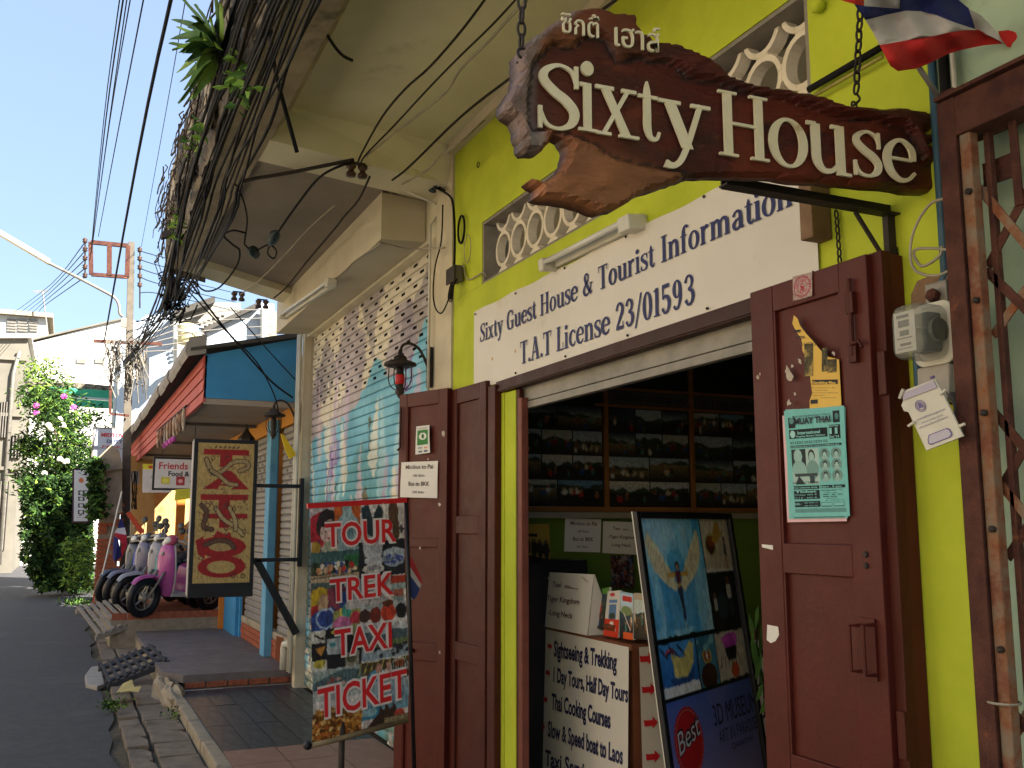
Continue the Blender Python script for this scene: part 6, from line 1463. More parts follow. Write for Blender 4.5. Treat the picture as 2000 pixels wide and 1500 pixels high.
for m_, bo, lf_ in ((ink, .05, .003), (halo, -.0, .004)):
    v, f_ = text_verts('Best', bo); a, b = v[:, 0].min(), v[:, 0].max(); mb = MB(); mb.v = [tuple(mfn(.10+(q[0]-a)/(b-a)*.23, Yb(1.19)+q[1]*.055/.73+.02*(q[0]-a), lf_)) for q in v]; mb.f = f_; build('lettering', mb, m_, mu)
# plant and pale seat behind the board
c0 = P(1480, 1330, 'x', 2.9)
tag(build('sofa_arm', MB().box(2.75, 3.4, 2.2, 2.7, .06, .62), M('beige_leatherette', 'a89f88', '9c937c', 4, .5, .1), None, base=(3, 2.5, .06), bevel=.05), 'beige padded seat inside the doorway behind the picture board', 'seat')
pp = thing('potted_vine', 'green broad-leaved plant hanging inside the doorway beside the picture board', 'plant', P(1475, 1260, 'x', 2.45))
for k, (u, v) in enumerate(((1478, 1205), (1468, 1228), (1488, 1245), (1470, 1262), (1482, 1300), (1490, 1330), (1484, 1352), (1495, 1375), (1476, 1285))):
    a = P(u, v, 'x', 2.4+.03*(k % 3)); r_ = .035+.01*(k % 3); an = random.uniform(-1, 1); mb = MB()
    d = Vector((0, math.sin(an)*.6, -math.cos(an))); s_ = Vector((.3, math.cos(an), math.sin(an)))*.6
    mb.quad(a-d*r_*1.4, a+s_*r_*.9-d*r_*.3, a+s_*r_*.6+d*r_*.7, a+d*r_*1.7, a-s_*r_*.6+d*r_*.7, a-s_*r_*.9-d*r_*.3); build('leaf', mb, leaf_g, pp)
build('stem', MB().tube([P(1480, 1190, 'x', 2.45), P(1478, 1260, 'x', 2.46), P(1490, 1330, 'x', 2.45), P(1495, 1390, 'x', 2.46)], .004, 5), leaf_d, pp)
# ================================================================ street beyond: pole, wires, houses, plants
def leafcards(n, fn, mats_w, size, parent=None, seed=1, asp=.45, droop=.2):
    """leaf-sized folded faces; fn() -> position; returns one mesh per material weight"""
    rs = random.Random(seed); mbs = [MB() for _ in mats_w]; tot = sum(w_ for _, w_ in mats_w)
    for i in range(n):
        p = fn(rs)
        if p is None: continue
        q = rs.random()*tot; k = 0
        while q > mats_w[k][1]: q -= mats_w[k][1]; k += 1
        L = size*rs.uniform(.6, 1.4); a = rs.uniform(0, 6.283); e = rs.uniform(-.9, .7)-droop
        d = Vector((math.cos(a)*math.cos(e), math.sin(a)*math.cos(e), math.sin(e))); s_ = d.orthogonal().normalized()
        s_ = (Matrix.Rotation(rs.uniform(0, 6.28), 3, d) @ s_)*L*asp*.5; nn_ = d.cross(s_).normalized()*L*.08; p = Vector(p)
        mbs[k].quad(p, p+d*L*.45+s_+nn_, p+d*L-nn_*1.5, p+d*L*.45-s_+nn_)
    return mbs

# ---- unseen row and forecourt opposite, added for bounce light; houses at the street end
lr = thing('bounce_row_house', 'unseen long cream two storey row across the street, added to bounce sunlight', 'building', (-8, 0, 0))
S('bounce_forecourt', MB().box(-8.0, -2.98, -18, 30, -.2, -.06), M('bounce_pale_concrete', 'a39a88', '958c7a', 3, .9, .3, c3='7f7666'))  # unseen pale ground added to bounce sun up to the soffit
build('wall', MB().box(-14, -8, -16, 34, -.1, 6.6), M('bounce_cream_wall', 'cdbfa0', 'c4b595', 2, .9, .2, c3='a89878'), lr)
build('roof', MB().box(-14.2, -7.7, -16.2, 34.2, 6.6, 6.75), darkroof, lr)
for k in range(9): build('door_panel', MB().box(-8.04, -7.98, -14+k*5.2, -11+k*5.2, -.05, 2.6), wood_d, lr)
for k in range(9): build('window', MB().box(-8.04, -7.98, -13.6+k*5.2, -11.6+k*5.2, 4.0, 5.2), blue2, lr)
build('shade_block', MB().box(3.9, 9, 9.72, 15, 0, 6.4), cream, sh)  # unseen mass added to keep sun off the road farther along

gb = thing('shade_grey_house', 'weathered house with shade painted grey into its walls at the far left edge with a drain pipe on its corner', 'house', (-4, 40, 0))
build('wall', MB().box(-12, -1.62, 38, 50, -.2, 8.1), greywall, gb)
build('roof', MB().prism([(-12, 37.8, 7.2), (-1.5, 37.8, 8.1), (-1.5, 37.8, 8.2), (-12, 37.8, 7.3)], (0, 13, 0)), whitewall, gb)
build('drain_pipe', MB().tube([(-1.85, 37.9, 7.6), (-2.0, 37.9, 6.8), (-2.0, 37.9, .2)], .07, 7), steel, gb, smooth=True)
for (u0, v0, u1, v1) in ((2, 785, 12, 855), (24, 850, 40, 895), (0, 940, 8, 1075)):
    a, b = P(u0, v0, 'y', 37.97), P(u1, v1, 'y', 37.97); w_ = build('window', MB().box(a.x, b.x, 37.9, 38.0, b.z, a.z), dark, gb)
    for k in range(3): build('shutter_bar', MB().box(a.x+(b.x-a.x)*(k+.3)/3, a.x+(b.x-a.x)*(k+.6)/3, 37.86, 37.9, b.z, a.z), steel, w_)
for v in (700, 810, 915): a = P(20, v, 'y', 37.95); build('ledge', MB().box(-12, -1.6, 37.88, 38, a.z-.06, a.z+.06), greywall, gb)

wg = thing('white_gable_house', 'big sunlit white gable wall with a slanting roof edge at the street end', 'house', (1, 45, 0))
a, b, c_ = P(46, 674, 'y', 45), P(245, 622, 'y', 45), P(360, 640, 'y', 45)
build('wall', MB().prism([(a.x, 45, -.1), tuple(a), tuple(b), (c_.x+2, 45, b.z-.6), (c_.x+2, 45, -.1)][::-1], (0, 9, 0)), whitewall, wg)
d = (b-a); build('roof_edge', MB().ob(a+Vector((-.3, -.15, .0)), d+Vector((.4, 0, 0)), (0, 9, 0), (0, 0, .07)), greywall, wg)
a2, b2 = P(0, 700, 'y', 44), P(48, 668, 'y', 44)
build('lower_wing', MB().prism([(a2.x-3, 44, 0), (a2.x-3, 44, a2.z-.3), tuple(b2), (b2.x, 44, 0)][::-1], (0, .8, 0)), whitewall, wg)
for k in range(2):
    a = P(150+k*36, 700, 'y', 44.98); build('vent_block', MB().box(a.x, a.x+.35, 44.93, 45, a.z-.2, a.z), steel, wg)
wt = thing('white_tower_house', 'distant white upper storey with three vent grilles on the skyline at far left', 'house', (-3, 55, 0))
a, b = P(-30, 610, 'y', 55), P(93, 622, 'y', 55)
build('wall', MB().box(a.x, b.x, 55, 62, 0, b.z), whitewall, wt); build('roof_slab', MB().box(a.x, b.x+.25, 54.6, 62, b.z, b.z+.22), conc2, wt)
for k in range(3):
    for r_ in range(5):
        p = P(14+k*21, 622+r_*5.5, 'y', 54.97); build('louvre', MB().box(p.x, p.x+.42, 54.9, 55, p.z-.08, p.z), steel, wt)
an = thing('tv_antenna', 'thin television aerial standing on the white tower house', 'aerial', P(90, 640, 'y', 54))
build('mast', MB().tube([P(95, 665, 'y', 54), P(83, 568, 'y', 54)], .03, 5), steel, an)
for k in range(5): build('element', MB().tube([P(62+k*2, 568+k*1.2, 'y', 54), P(98-k*2, 566+k*1.2, 'y', 54)][:2], .012, 4), steel, an)

hb = thing('water_tank_house', 'white house with bluish shade painted into its walls, pierced vent rows and an overhanging roof above the blue gable', 'house', (4, 26, 0))
a = P(236, 655, 'y', 27); b = P(345, 655, 'y', 27)
build('side_wall', MB().prism([(a.x, 27, 0), (a.x, 27, P(236, 655, 'y', 27).z), (P(285, 640, 'y', 27).x, 27, P(285, 615, 'y', 27).z), (b.x, 27, P(345, 612, 'y', 27).z), (b.x, 27, 0)][::-1], (0, 3, 0)), bluewall, hb)
def wq(pts, y, dep, mat, nm): return build(nm, MB().prism([P(u, v, 'y', y) for u, v in pts][::-1] if True else 0, (0, dep, 0)), mat, hb)
wq([(340, 605), (420, 578), (420, 590), (342, 618)], 25.8, 3, darkroof, 'roof_edge')
wq([(342, 620), (420, 590), (470, 592), (470, 640), (400, 655), (388, 628)], 26.5, .2, M('shaded_eave_panel', '8f8c84', '85827a', 2, .9), 'eave_panel')
for r_ in range(3):
    for k in range(7):
        p = P(378+k*9+r_*2, 634-k*3.0+r_*8, 'y', 26.3); build('vent_slot', MB().box(p.x, p.x+.07, 26.25, 26.32, p.z-.05, p.z), dark, hb)
wq([(404, 640), (510, 590), (535, 594), (545, 700), (395, 700)], 25.6, .2, bluewall, 'wing_wall')
wq([(398, 641), (508, 588), (512, 596), (400, 648)], 25.3, .5, darkroof, 'wing_roof_edge')
wq([(512, 600), (524, 602), (524, 700), (512, 700)], 25.2, .3, whitewall, 'corner_post'); wq([(524, 606), (540, 608), (540, 700), (524, 700)], 25.3, .3, conc2, 'stained_wall')
wq([(340, 612), (346, 612), (346, 720), (340, 720)], 26.0, .3, whitewall, 'corner_post')
p = P(366, 672, 'y', 25.5)
tk = thing('water_tank', 'cream cylindrical water tank standing on the roof terrace of the shade-tinted house', 'tank', p)
build('drum', MB().lathe(p, [(.24, 0), (.25, .04), (.25, .42), (.24, .46), (.16, .52), (.05, .54)], n=18), M('tank_cream', 'c9bd8c', 'bfb280', 3, .6, .05), tk, smooth=True)
for z in (.1, .3): build('rail', MB().tube([P(340, 650-z*60, 'y', 25.1), P(398, 658-z*60, 'y', 25.1)], .02, 5), whitewall, tk)
ga = thing('green_awning', 'green canvas awning with pale edge above the flowering hedge', 'awning', P(170, 770, 'y', 30))
build('upper_canvas', MB().prism([P(u, v, 'y', 30) for u, v in ((95, 755), (245, 765), (250, 782), (120, 771))][::-1], (0, .1, 0)), green_c, ga)
build('pale_edge', MB().prism([P(u, v, 'y', 29.9) for u, v in ((115, 771), (250, 781), (250, 785), (118, 775))][::-1], (0, .1, 0)), whitewall, ga)
build('lower_canvas', MB().prism([P(u, v, 'y', 29.7) for u, v in ((118, 776), (250, 786), (252, 800), (130, 792))][::-1], (0, .1, 0)), green_c, ga)
build('tile_edge', MB().prism([P(u, v, 'y', 30.2) for u, v in ((48, 745), (150, 747), (250, 757), (250, 765), (100, 755), (50, 752))][::-1], (0, .4, 0)), conc, ga)

# ---- concrete utility pole with rusty frame
YP = 19.0
up = thing('utility_pole', 'square concrete utility pole with a rusty two-bay cross frame and cable tangle', 'pole', P(258, 1000, 'y', YP))
b0, b1 = P(257, 472, 'y', YP), P(260, 860, 'y', YP)
build('shaft', MB().prism([(b0.x-.05, YP, b0.z), (b0.x+.055, YP, b0.z), (b1.x+.085, YP, -.1), (b1.x-.085, YP, -.1)], (0, .14, 0)), pole_m, up)
fr = [P(u, v, 'y', YP-.05) for u, v in ((177, 473), (250, 480), (248, 541), (178, 536))]
def bar(a, b, w_, mat, par, nm): return build(nm, MB().tube([a, b], w_, 4), mat, par)
bar(fr[0], fr[1], .05, rust, up, 'frame_bar'); bar(fr[3], fr[2], .045, rust, up, 'frame_bar'); bar(fr[0], fr[3], .055, rust, up, 'frame_bar'); bar(fr[1], fr[2], .055, rust, up, 'frame_bar')
bar((fr[0]+fr[1])/2, (fr[2]+fr[3])/2, .06, rust, up, 'frame_bar')
for k in range(5):
    for u in (166, 273): build('insulator', MB().lathe(P(u, 470+k*17+(18 if u > 200 else 0), 'y', YP-.05), [(.02, -.05), (.05, -.02), (.03, 0), (.05, .02), (.02, .05)], n=8), ceramic, up, smooth=True)
build('pin_rod', MB().tube([P(166, 465, 'y', YP-.05), P(166, 542, 'y', YP-.05)], .015, 5), iron, up); build('pin_rod', MB().tube([P(273, 482, 'y', YP-.05), P(273, 602, 'y', YP-.05)], .015, 5), iron, up)
bar(P(183, 666, 'y', YP-.08), P(316, 672, 'y', YP-.08), .04, rust, up, 'cable_arm')
bar(P(217, 722, 'y', YP-.08), P(215, 808, 'y', YP-.08), .035, rust, up, 'rust_hook'); bar(P(215, 808, 'y', YP-.08), P(252, 812, 'y', YP-.08), .03, rust, up, 'rust_hook')
mb = MB(); rs = random.Random(3)
for k in range(70):          # tangle of wire tails
    u0, v0 = rs.uniform(205, 285), rs.uniform(655, 700); pts = []
    for q in range(4): pts.append(P(u0+rs.uniform(-8, 8)+q*rs.uniform(-4, 5), v0+q*rs.uniform(6, 30), 'y', YP-.1-rs.uniform(0, .3)))
    mb.tube([tuple(q[:3]) for q in smooth_path([tuple(p) for p in pts], 3)], .010, 3, False)
build('wire_tangle', mb, M('dusty_wire', '5a544c', '7a7468', 8, .7, 0), up, kind='stuff')
sl = thing('street_lamp', 'street lamp on a long curved arm reaching left from the utility pole', 'street lamp', P(240, 610, 'y', YP))
build('arm', MB().tube([tuple(q[:3]) for q in smooth_path([tuple(P(u, v, 'y', YP-.1)) for u, v in ((240, 618), (234, 612), (232, 595), (222, 580), (190, 562), (150, 541), (100, 516), (92, 512))], 4)], .028, 7), steel, sl, smooth=True)
a, b = P(96, 514, 'y', YP-.1), P(-30, 440, 'y', YP-.1); d = b-a; build('lamp_head', MB().ob(a+Vector((0, -.08, -.03)), d, (0, .16, 0), (.02, 0, .09)), enamel, sl, bevel=.02)
build('control_box', MB().box(P(237, 610, 'y', YP).x, P(248, 610, 'y', YP).x, YP-.1, YP-.02, P(0, 622, 'y', YP).z, P(0, 603, 'y', YP).z), steel, sl)

# ---- wires
def wire(pts, r, mat=cablem, nm='cable', lab=None, grp=None, n=5, k=4, parent=None):
    pts = [tuple(p) for p in pts]
    if len(pts) > 2: pts = [tuple(q[:3]) for q in smooth_path(pts, k)]
    o = build(nm, MB().tube(pts, r, n), mat, parent, smooth=True, base=None if parent else pts[0])
    if lab: tag(o, lab, 'cable', grp)
    return o
ORD = ['topmost', 'second', 'third', 'fourth', 'lowest']
G1 = 'overhead lines crossing the sky to the pole frame'
for k, (u, v) in enumerate(((182, 470), (180, 482), (178, 495), (176, 507))):
    wire([P(256-k*7, -10, 'y', 7), P(214-k*4+(k == 1)*3, 240, 'y', 11), P(u, v, 'y', YP-.05)], .005+.002*(k == 2), lab='overhead line ending at the %s insulator of the pole frame\'s left end' % ORD[k], grp=G1)
wire([P(282, -10, 'y', 7), P(230, 260, 'y', 11), P(192, 462, 'y', YP-.05)], .006, lab='overhead line ending at the white insulator on top of the pole frame')
wire([P(336, -10, 'y', 6), P(268, 310, 'y', 9), P(204, 664, 'y', YP-.1)], .013, lab='thickest black cable slanting alone across the sky in front of the pole frame')
wire([P(364, -10, 'y', 7), P(322, 230, 'y', 11), P(276, 482, 'y', YP)], .004, lab='thinnest wire down the sky close to the balcony plant')
for k in range(5):
    wire([P(166, 473+k*17, 'y', YP), P(100-k*4, 555+k*11, 'y', 32), P(28+k*12, 610, 'y', 50)], .010, lab='thin line from the %s left insulator down to the far roofs' % ORD[k], grp='lines leaving the pole frame to the left')
    wire([P(273, 490+k*17+(14 if k > 3 else 0), 'y', YP), P(320, 503+k*18, 'y', 20.5), P(430+k*10, 530+k*20, 'y', 24)], .009, lab='thin line from the %s right insulator of the pole behind the balcony' % ORD[k], grp='lines leaving the pole to the right')
for k in range(5):
    wire([P(530, 605+k*16, 'y', 22), P(400, 612+k*17, 'y', 20), P(262, 668+k*5, 'y', YP)], .012, M('greyish_cable_%d' % k, '6a6660', rough=.6, bump=0), lab='greyish line before the water tank house, %s of five' % ORD[k], grp='lines in front of the water tank house')
rs = random.Random(12)
G2 = 'cables bundled along the vine-covered balcony face'
XC_ = .50
ncab = 21
for k in range(ncab):
    t = k/(ncab-1); u0 = 448+175*t+rs.uniform(-7, 7); x0 = .50+.05*math.sin(k)
    um = 330+95*t*rs.uniform(.7, 1.1)+rs.uniform(-10, 10); um2 = 325+45*t+rs.uniform(-12, 12)
    pts = [P(u0+55, -90, 'x', x0), P(u0, 0, 'x', x0), P((u0+um)/2+rs.uniform(-22, 14)+12, 120+rs.uniform(-12, 12)+0, 'x', x0+.02*rs.uniform(-1, 1)) if False else P(u0*.72+um*.28+rs.uniform(-13, 9), 118+rs.uniform(-12, 12), 'x', x0), P(u0*.48+um*.52+rs.uniform(-15, 9), 235+rs.uniform(-12, 12), 'x', x0), P(u0*.22+um*.78+rs.uniform(-15, 9), 355+rs.uniform(-12, 12), 'x', x0), P(um, 470+rs.uniform(-8, 8), 'x', x0+.02), P(um2-22, 610+rs.uniform(-12, 12), 'y', 11.5), P(258+rs.uniform(-12, 22), 650+rs.uniform(-25, 60), 'y', YP-.15)]
    rr_ = rs.choice([.004, .005, .006, .009]); cc_ = rs.choice([cablem, cablem, cablem, cable_b])
    wire(pts, rr_, cc_, lab='%s %s cable in the bundle along the %s of the balcony face' % ('thick' if rr_ > .008 else ('medium' if rr_ > .0055 else 'thin'), 'black' if cc_ is cablem else 'brown', 'outer side' if t < .33 else ('middle' if t < .67 else 'soffit edge')), grp=G2)
for k in range(5):
    wire([P(268-k*3, 690, 'y', YP), P(300+k*4, 600+k*6, 'y', 13), P(330+k*3, 500, 'y', 9.5), P(345+k*2, 360, 'x', .56)], .009, lab='cable climbing from the pole to the balcony corner', grp='cables climbing to the balcony corner')
tn = MB()
for k in range(40):
    u, v = rs.uniform(318, 378), rs.uniform(530, 620); pts = [P(u+rs.uniform(-16, 16), v+rs.uniform(-18, 18), 'y', 9.6+rs.uniform(-.2, .2)) for _ in range(4)]
    tn.tube([tuple(q[:3]) for q in smooth_path([tuple(p) for p in pts], 4)], .007, 4, False)
for k in range(9): tn.blob(P(rs.uniform(325, 350), rs.uniform(545, 600), 'y', 9.6), .04, 7, 5, .3)
tag(build('cable_knot', tn, cablem, None, kind='stuff', base=P(345, 575, 'y', 9.6)), 'knot of cable loops and splices below the balcony corner', 'cable tangle')
tag(build('steel_stub', MB().ob(P(316, 452, 'x', .50), P(340, 446, 'x', .58)-P(316, 452, 'x', .50), (0, .06, 0), (0, 0, -.05)), iron, None, base=P(316, 447, 'x', .5)), 'dark steel stub sticking out of the balcony face near its far end', 'stub')
# singles under the soffit
def sw(pts, z, r, mat, lab, nm='cable', grp=None):
    return wire([P(u, v, 'z', zz) for (u, v), zz in zip(pts, z if hasattr(z, '__len__') else [z]*len(pts))], r, mat, nm, lab, grp)
zc = 3.90
sw([(960, -20), (905, 55), (840, 130), (790, 175), (745, 230), (706, 300), (698, 322)], [3.64]*7, .006, cable_b, 'brown wire across the near soffit, leftmost of the three')
sw([(1020, -15), (960, 50), (890, 118), (830, 180), (770, 245), (712, 305), (704, 324)], [3.64]*7, .005, cable_b, 'thin brown wire across the near soffit, middle of the three')
sw([(1030, 0), (1000, 30), (950, 85), (900, 135), (870, 180), (810, 230), (770, 260), (712, 308)], [3.64]*8, .006, cable_w, 'pale wire across the near soffit, rightmost of the three')
sw([(1230, -20), (1100, 75), (1000, 150), (900, 228), (800, 325), (766, 352)], [3.64]*6, .007, cable_b, 'taut brown wire along the join of soffit and lime wall')
sw([(1010, 185), (985, 195), (945, 235), (910, 268), (860, 305), (830, 335), (785, 360)], [3.86]*3+[3.64]*4, .006, cable_w, 'wavy wire following the top edge of the lime wall')
w0 = [P(u, v, 'x', x) for u, v, x in ((500, 242, .95), (560, 262, 1.1), (640, 285, 1.4), (720, 305, 1.7), (800, 332, 1.9), (840, 355, 2.04), (868, 372, 2.06))]
wire(w0, .009, cable_b, lab='brown cable crossing under the beam to the splice by the lime wall')
wire([P(470, 355, 'z', 3.68), P(500, 348, 'z', 3.68), P(560, 338, 'z', 3.67), P(640, 322, 'z', 3.66), P(690, 312, 'z', 3.66)], .012, cable_b, lab='thick wrapped cable running under the far soffit to the porcelain insulator')
wire([P(690, 316, 'z', 3.66), P(655, 328, 'z', 3.62), P(620, 350, 'z', 3.6), P(580, 400, 'z', 3.55), P(545, 450, 'z', 3.5), P(538, 460, 'z', 3.5)], .008, cablem, lab='black lead dropping from the insulator to a taped splice')
wire([P(460, 360, 'z', 3.6), P(475, 390, 'z', 3.58), P(483, 430, 'z', 3.55), P(478, 470, 'z', 3.5), P(480, 480, 'z', 3.5), P(497, 490, 'z', 3.5), P(525, 478, 'z', 3.5), P(540, 490, 'z', 3.5), P(535, 505, 'z', 3.5), P(523, 495, 'z', 3.5), P(527, 480, 'z', 3.5)], .006, cablem, lab='loose curly lead hanging under the far soffit between two taped splices')
wire([P(480, 455, 'z', 3.5), P(455, 450, 'z', 3.5), P(437, 460, 'z', 3.5), P(455, 478, 'z', 3.5), P(468, 490, 'z', 3.5), P(462, 520, 'z', 3.48), P(430, 560, 'z', 3.4), P(400, 568, 'z', 3.4), P(375, 545, 'z', 3.4), P(365, 530, 'z', 3.45)], .007, cablem, lab='long drooping loop of cable under the far end of the balcony')
splice = M('taped_splice', '1f3438', '182a2e', 20, .5, .1)
for i, (a, b, lb) in enumerate((((541, 452), (527, 478), 'larger taped cable splice hanging under the far soffit'), ((490, 484), (503, 502), 'smaller taped cable splice left of the larger one'))):
    pa, pb = P(*a, 'z', 3.5), P(*b, 'z', 3.5); tag(build('cable_splice', MB().tube([pa, pa*.7+pb*.3, pa*.3+pb*.7, pb], [.012, .04, .035, .012], 8), splice, None, smooth=True, base=pa), lb, 'splice')
sw([(606, -10), (625, 35), (640, 70), (665, 105), (688, 118)], [3.74, 3.72, 3.72, 3.72, 3.74], .008, cablem, 'cut cable end curling down from the balcony edge near the top')
wire([P(525, -20, 'x', .6), P(530, 90, 'x', .62), P(540, 150, 'x', .70), P(560, 225, 'x', .78), P(580, 298, 'x', .84)], .010, cablem, lab='stiff cut cable hanging from the balcony edge over the soffit')
sw([(722, 345), (700, 390), (670, 425), (655, 445), (600, 510), (560, 560), (535, 582)], 3.5, .007, cable_b, 'brown cable sagging in front of the shutter housing')
sw([(655, 400), (600, 450), (550, 505), (500, 553), (470, 575)], 3.62, .006, cable_w, 'pale cable crossing the far soffit diagonally')
wire([P(366, 545, 'y', 9.6), P(430, 630, 'y', 9.6), P(480, 690, 'y', 9.6), P(530, 745, 'y', 9.6), P(572, 777, 'y', 9.6)], .010, cablem, lab='black cable hanging in front of the blue gable, lower of the long pair')
wire([P(360, 560, 'y', 9.6), P(440, 645, 'y', 9.6), P(500, 705, 'y', 9.6), P(535, 770, 'y', 9.6), P(545, 810, 'y', 9.6)], .007, cablem, lab='thin black cable over the blue gable dropping to the cluttered lantern')
wire([P(450, 600, 'y', 9.6), P(520, 680, 'y', 9.6), P(577, 742, 'y', 9.6)], .006, cablem, lab='short thin cable crossing the right half of the blue gable')
def insulator(lab, c):
    t = thing('cable_insulator', lab, 'insulator', c, 'porcelain spools under the soffit'); c = Vector(c)
    build('bracket', MB().box(c.x-.05, c.x+.05, c.y-.01, c.y+.01, c.z+.03, c.z+.04), iron, t)
    for s_ in (-.035, .035): build('spool', MB().lathe(c+Vector((s_, 0, -.05)), [(.03, 0), (.03, .02), (.018, .03), (.018, .045), (.03, .055), (.03, .075)], n=10), ceramic, t, smooth=True)
insulator('pair of brown porcelain spools at the outer end of the cross beam', P(697, 330, 'z', 3.66)); insulator('pair of brown porcelain spools on top of the shutter housing corner', P(765, 362, 'y', 5.92))
insulator('porcelain spools at the far balcony end, left of the two', P(465, 577, 'y', 9.4)); insulator('porcelain spools at the far balcony end, right of the two', P(512, 592, 'y', 9.5))
# wires at the pillar between the bays
wire([P(u, v, 'x', 2.05) for u, v in ((768, 345), (800, 352), (840, 362), (875, 380), (885, 400), (888, 460), (887, 520))], .008, cablem, lab='black cable bending down onto the cream pillar')
wire([P(u, v, 'x', 2.04) for u, v in ((865, 400), (862, 470), (850, 520), (846, 570), (850, 600), (860, 612), (870, 600), (885, 560), (893, 545))], .005, cablem, lab='thin black wire looping down the pillar to the junction box')
wire([P(u, v, 'x', 1.755 if i < 5 else 2.0) for i, (u, v) in enumerate(((560, 612), (660, 540), (690, 512), (740, 478), (745, 474), (800, 486), (868, 484)))], .006, cable_w, lab='white flex tacked along the lower edge of the shutter housing')
tag(build('conduit', MB().tube([P(780, 367, 'y', 5.84), P(866, 405, 'y', 5.84), (2.06, 5.84, 3.5), (2.06, 5.84, 2.3)], .010, 7), enamel, None, smooth=True, base=(2.06, 5.84, 3)), 'dirty white conduit running down the cream pillar', 'pipe')
sp = MB()
for k in range(14):
    u, v = 830+rs.uniform(-16, 22), 355+rs.uniform(-5, 16); sp.tube([P(u-rs.uniform(2, 8), v-3, 'x', 2.03), P(u, v+rs.uniform(-5, 5), 'x', 2.02), P(u+rs.uniform(3, 10), v+4, 'x', 2.03)], rs.uniform(.004, .012), 5)
tag(build('taped_joint', sp, splice, None, kind='stuff', base=P(835, 360, 'x', 2.03)), 'clump of taped wire joints where the soffit meets the pillar', 'cable tangle')
tag(build('cable_ring', MB().torus(P(901, 448, 'x', 2.08), (1, 0, 0), .085, .007, 24, 6, (1, .62)), cablem, None, smooth=True, base=P(901, 448, 'x', 2.08)), 'coil of black cable hung on the lime wall beside the pillar', 'coil')
tag(build('cable_ring', MB().torus(P(913, 486, 'x', 2.08), (1, 0, 0), .085, .003, 24, 5, (1, .62)), cable_w, None, smooth=True, base=P(913, 486, 'x', 2.08)), 'coil of thin pale wire hung just below the black coil', 'coil')
jb = P(888, 536, 'x', 2.05); jt = thing('junction_box', 'small grey junction box with dangling wires on the lime wall edge', 'box', jb)
build('box', MB().box(2.03, 2.085, jb.y-.045, jb.y+.045, jb.z-.05, jb.z+.05), M('box_grey', '77705f', '6b6455', 6, .6), jt, bevel=.004); build('box_side', MB().box(2.02, 2.029, jb.y-.07, jb.y+.07, jb.z-.055, jb.z+.04), iron, jt)
for k in range(4): build('wire_tail', MB().tube([tuple(q[:3]) for q in smooth_path([tuple(jb+Vector((-.02, .01*k-.02, -.05))), tuple(jb+Vector((-.03, .02*k-.03, -.11-.01*k))), tuple(jb+Vector((-.02, -.01*k+.02, -.14-.01*k))), tuple(jb+Vector((0, .01, -.06)))], 4)], .0035, 4), cable_b, jt, smooth=True)
wire([P(u, v, 'x', 2.085) for u, v in ((905, 515), (912, 545), (930, 540), (943, 532), (950, 540))], .004, cable_w, lab='pale wire stapled from the coil to the vent corner')
tag(build('wall_hook', MB().torus(P(934, 322, 'x', 2.08), (1, 0, 0), .016, .003, 10, 5), iron, None, base=P(934, 322, 'x', 2.08)), 'little wire hook on the bare lime wall above the coils', 'hook')

# ---- vines, moss and the plant on the balcony face
rs = random.Random(5)
vm = [MB(), MB()]
for k in range(210):
    y = rs.uniform(-1, 8.2); z = rs.uniform(3.66, 4.40); a = rs.uniform(-.10, .16); L = rs.uniform(.25, .9); pts = []
    for q in range(5):
        pts.append((.575-rs.uniform(0, .035), y+L*q/4, z+a*L*q/4+rs.uniform(-.02, .02)-.02*q/4))
    vm[k % 2].tube(pts, [rs.uniform(.003, .008)]*5, 4, False)
for k in range(60):
    y = rs.uniform(-1, 8.2); z = rs.uniform(3.62, 3.9); pts = [(.56-rs.uniform(0, .04), y, z), (.55, y+rs.uniform(-.05, .05), z-.06), (.58, y+rs.uniform(-.1, .1), z-.14)]
    vm[1].tube(pts, .004, 3, False)
tag(build('vine_stems', vm[0], vine_m, None, kind='stuff', base=(.5, 4, 4)), 'mat of dry brown vine stems clinging to the balcony face', 'vines')
tag(build('vine_roots', vm[1], M('pale_root', '6a5e52', '463c34', 16, .9, .4), None, kind='stuff', base=(.5, 4, 4)), 'pale hanging roots among the vine stems on the balcony', 'vines')
def vp(r):
    c = r.choice([(445, 118), (455, 160), (480, 175), (392, 250), (380, 280), (340, 430), (345, 450), (470, 190), (465, 145), (400, 80)])
    return P(c[0]+r.gauss(0, 8), c[1]+r.gauss(0, 12), 'x', .50-r.uniform(0, .05))
lm = leafcards(150, vp, [(leaf_g, 1), (leaf_y, 1)], .05, seed=8)
tag(build('vine_leaves', lm[0], leaf_g, None, kind='stuff', base=(.5, 6, 4)), 'small green leaves sprouting among the balcony vines', 'leaves'); tag(build('vine_sprouts', lm[1], leaf_y, None, kind='stuff', base=(.5, 6, 4)), 'yellow green sprouts along the balcony vines', 'leaves')
ep = thing('balcony_plant', 'strap-leaved green plant growing out of the balcony face against the sky', 'plant', P(425, 95, 'x', .56))
tipsL = [((425, 95), (385, 55), (335, 38), .032), ((425, 95), (380, 70), (345, 52), .02), ((424, 90), (395, 68), (332, 76), .03), ((420, 100), (385, 90), (350, 103), .03), ((420, 105), (395, 100), (345, 142), .028), ((420, 112), (400, 115), (352, 160), .028), ((418, 120), (395, 140), (348, 202), .026), ((422, 115), (400, 150), (372, 195), .028), ((424, 85), (405, 45), (380, 8), .034), ((428, 80), (425, 40), (420, -12), .034), ((430, 85), (432, 45), (430, 5), .026), ((422, 95), (400, 60), (372, 48), .03), ((424, 105), (398, 108), (366, 120), .028), ((424, 110), (412, 140), (392, 170), .03), ((426, 90), (402, 52), (350, -10), .032), ((420, 100), (378, 96), (330, 84), .024)]
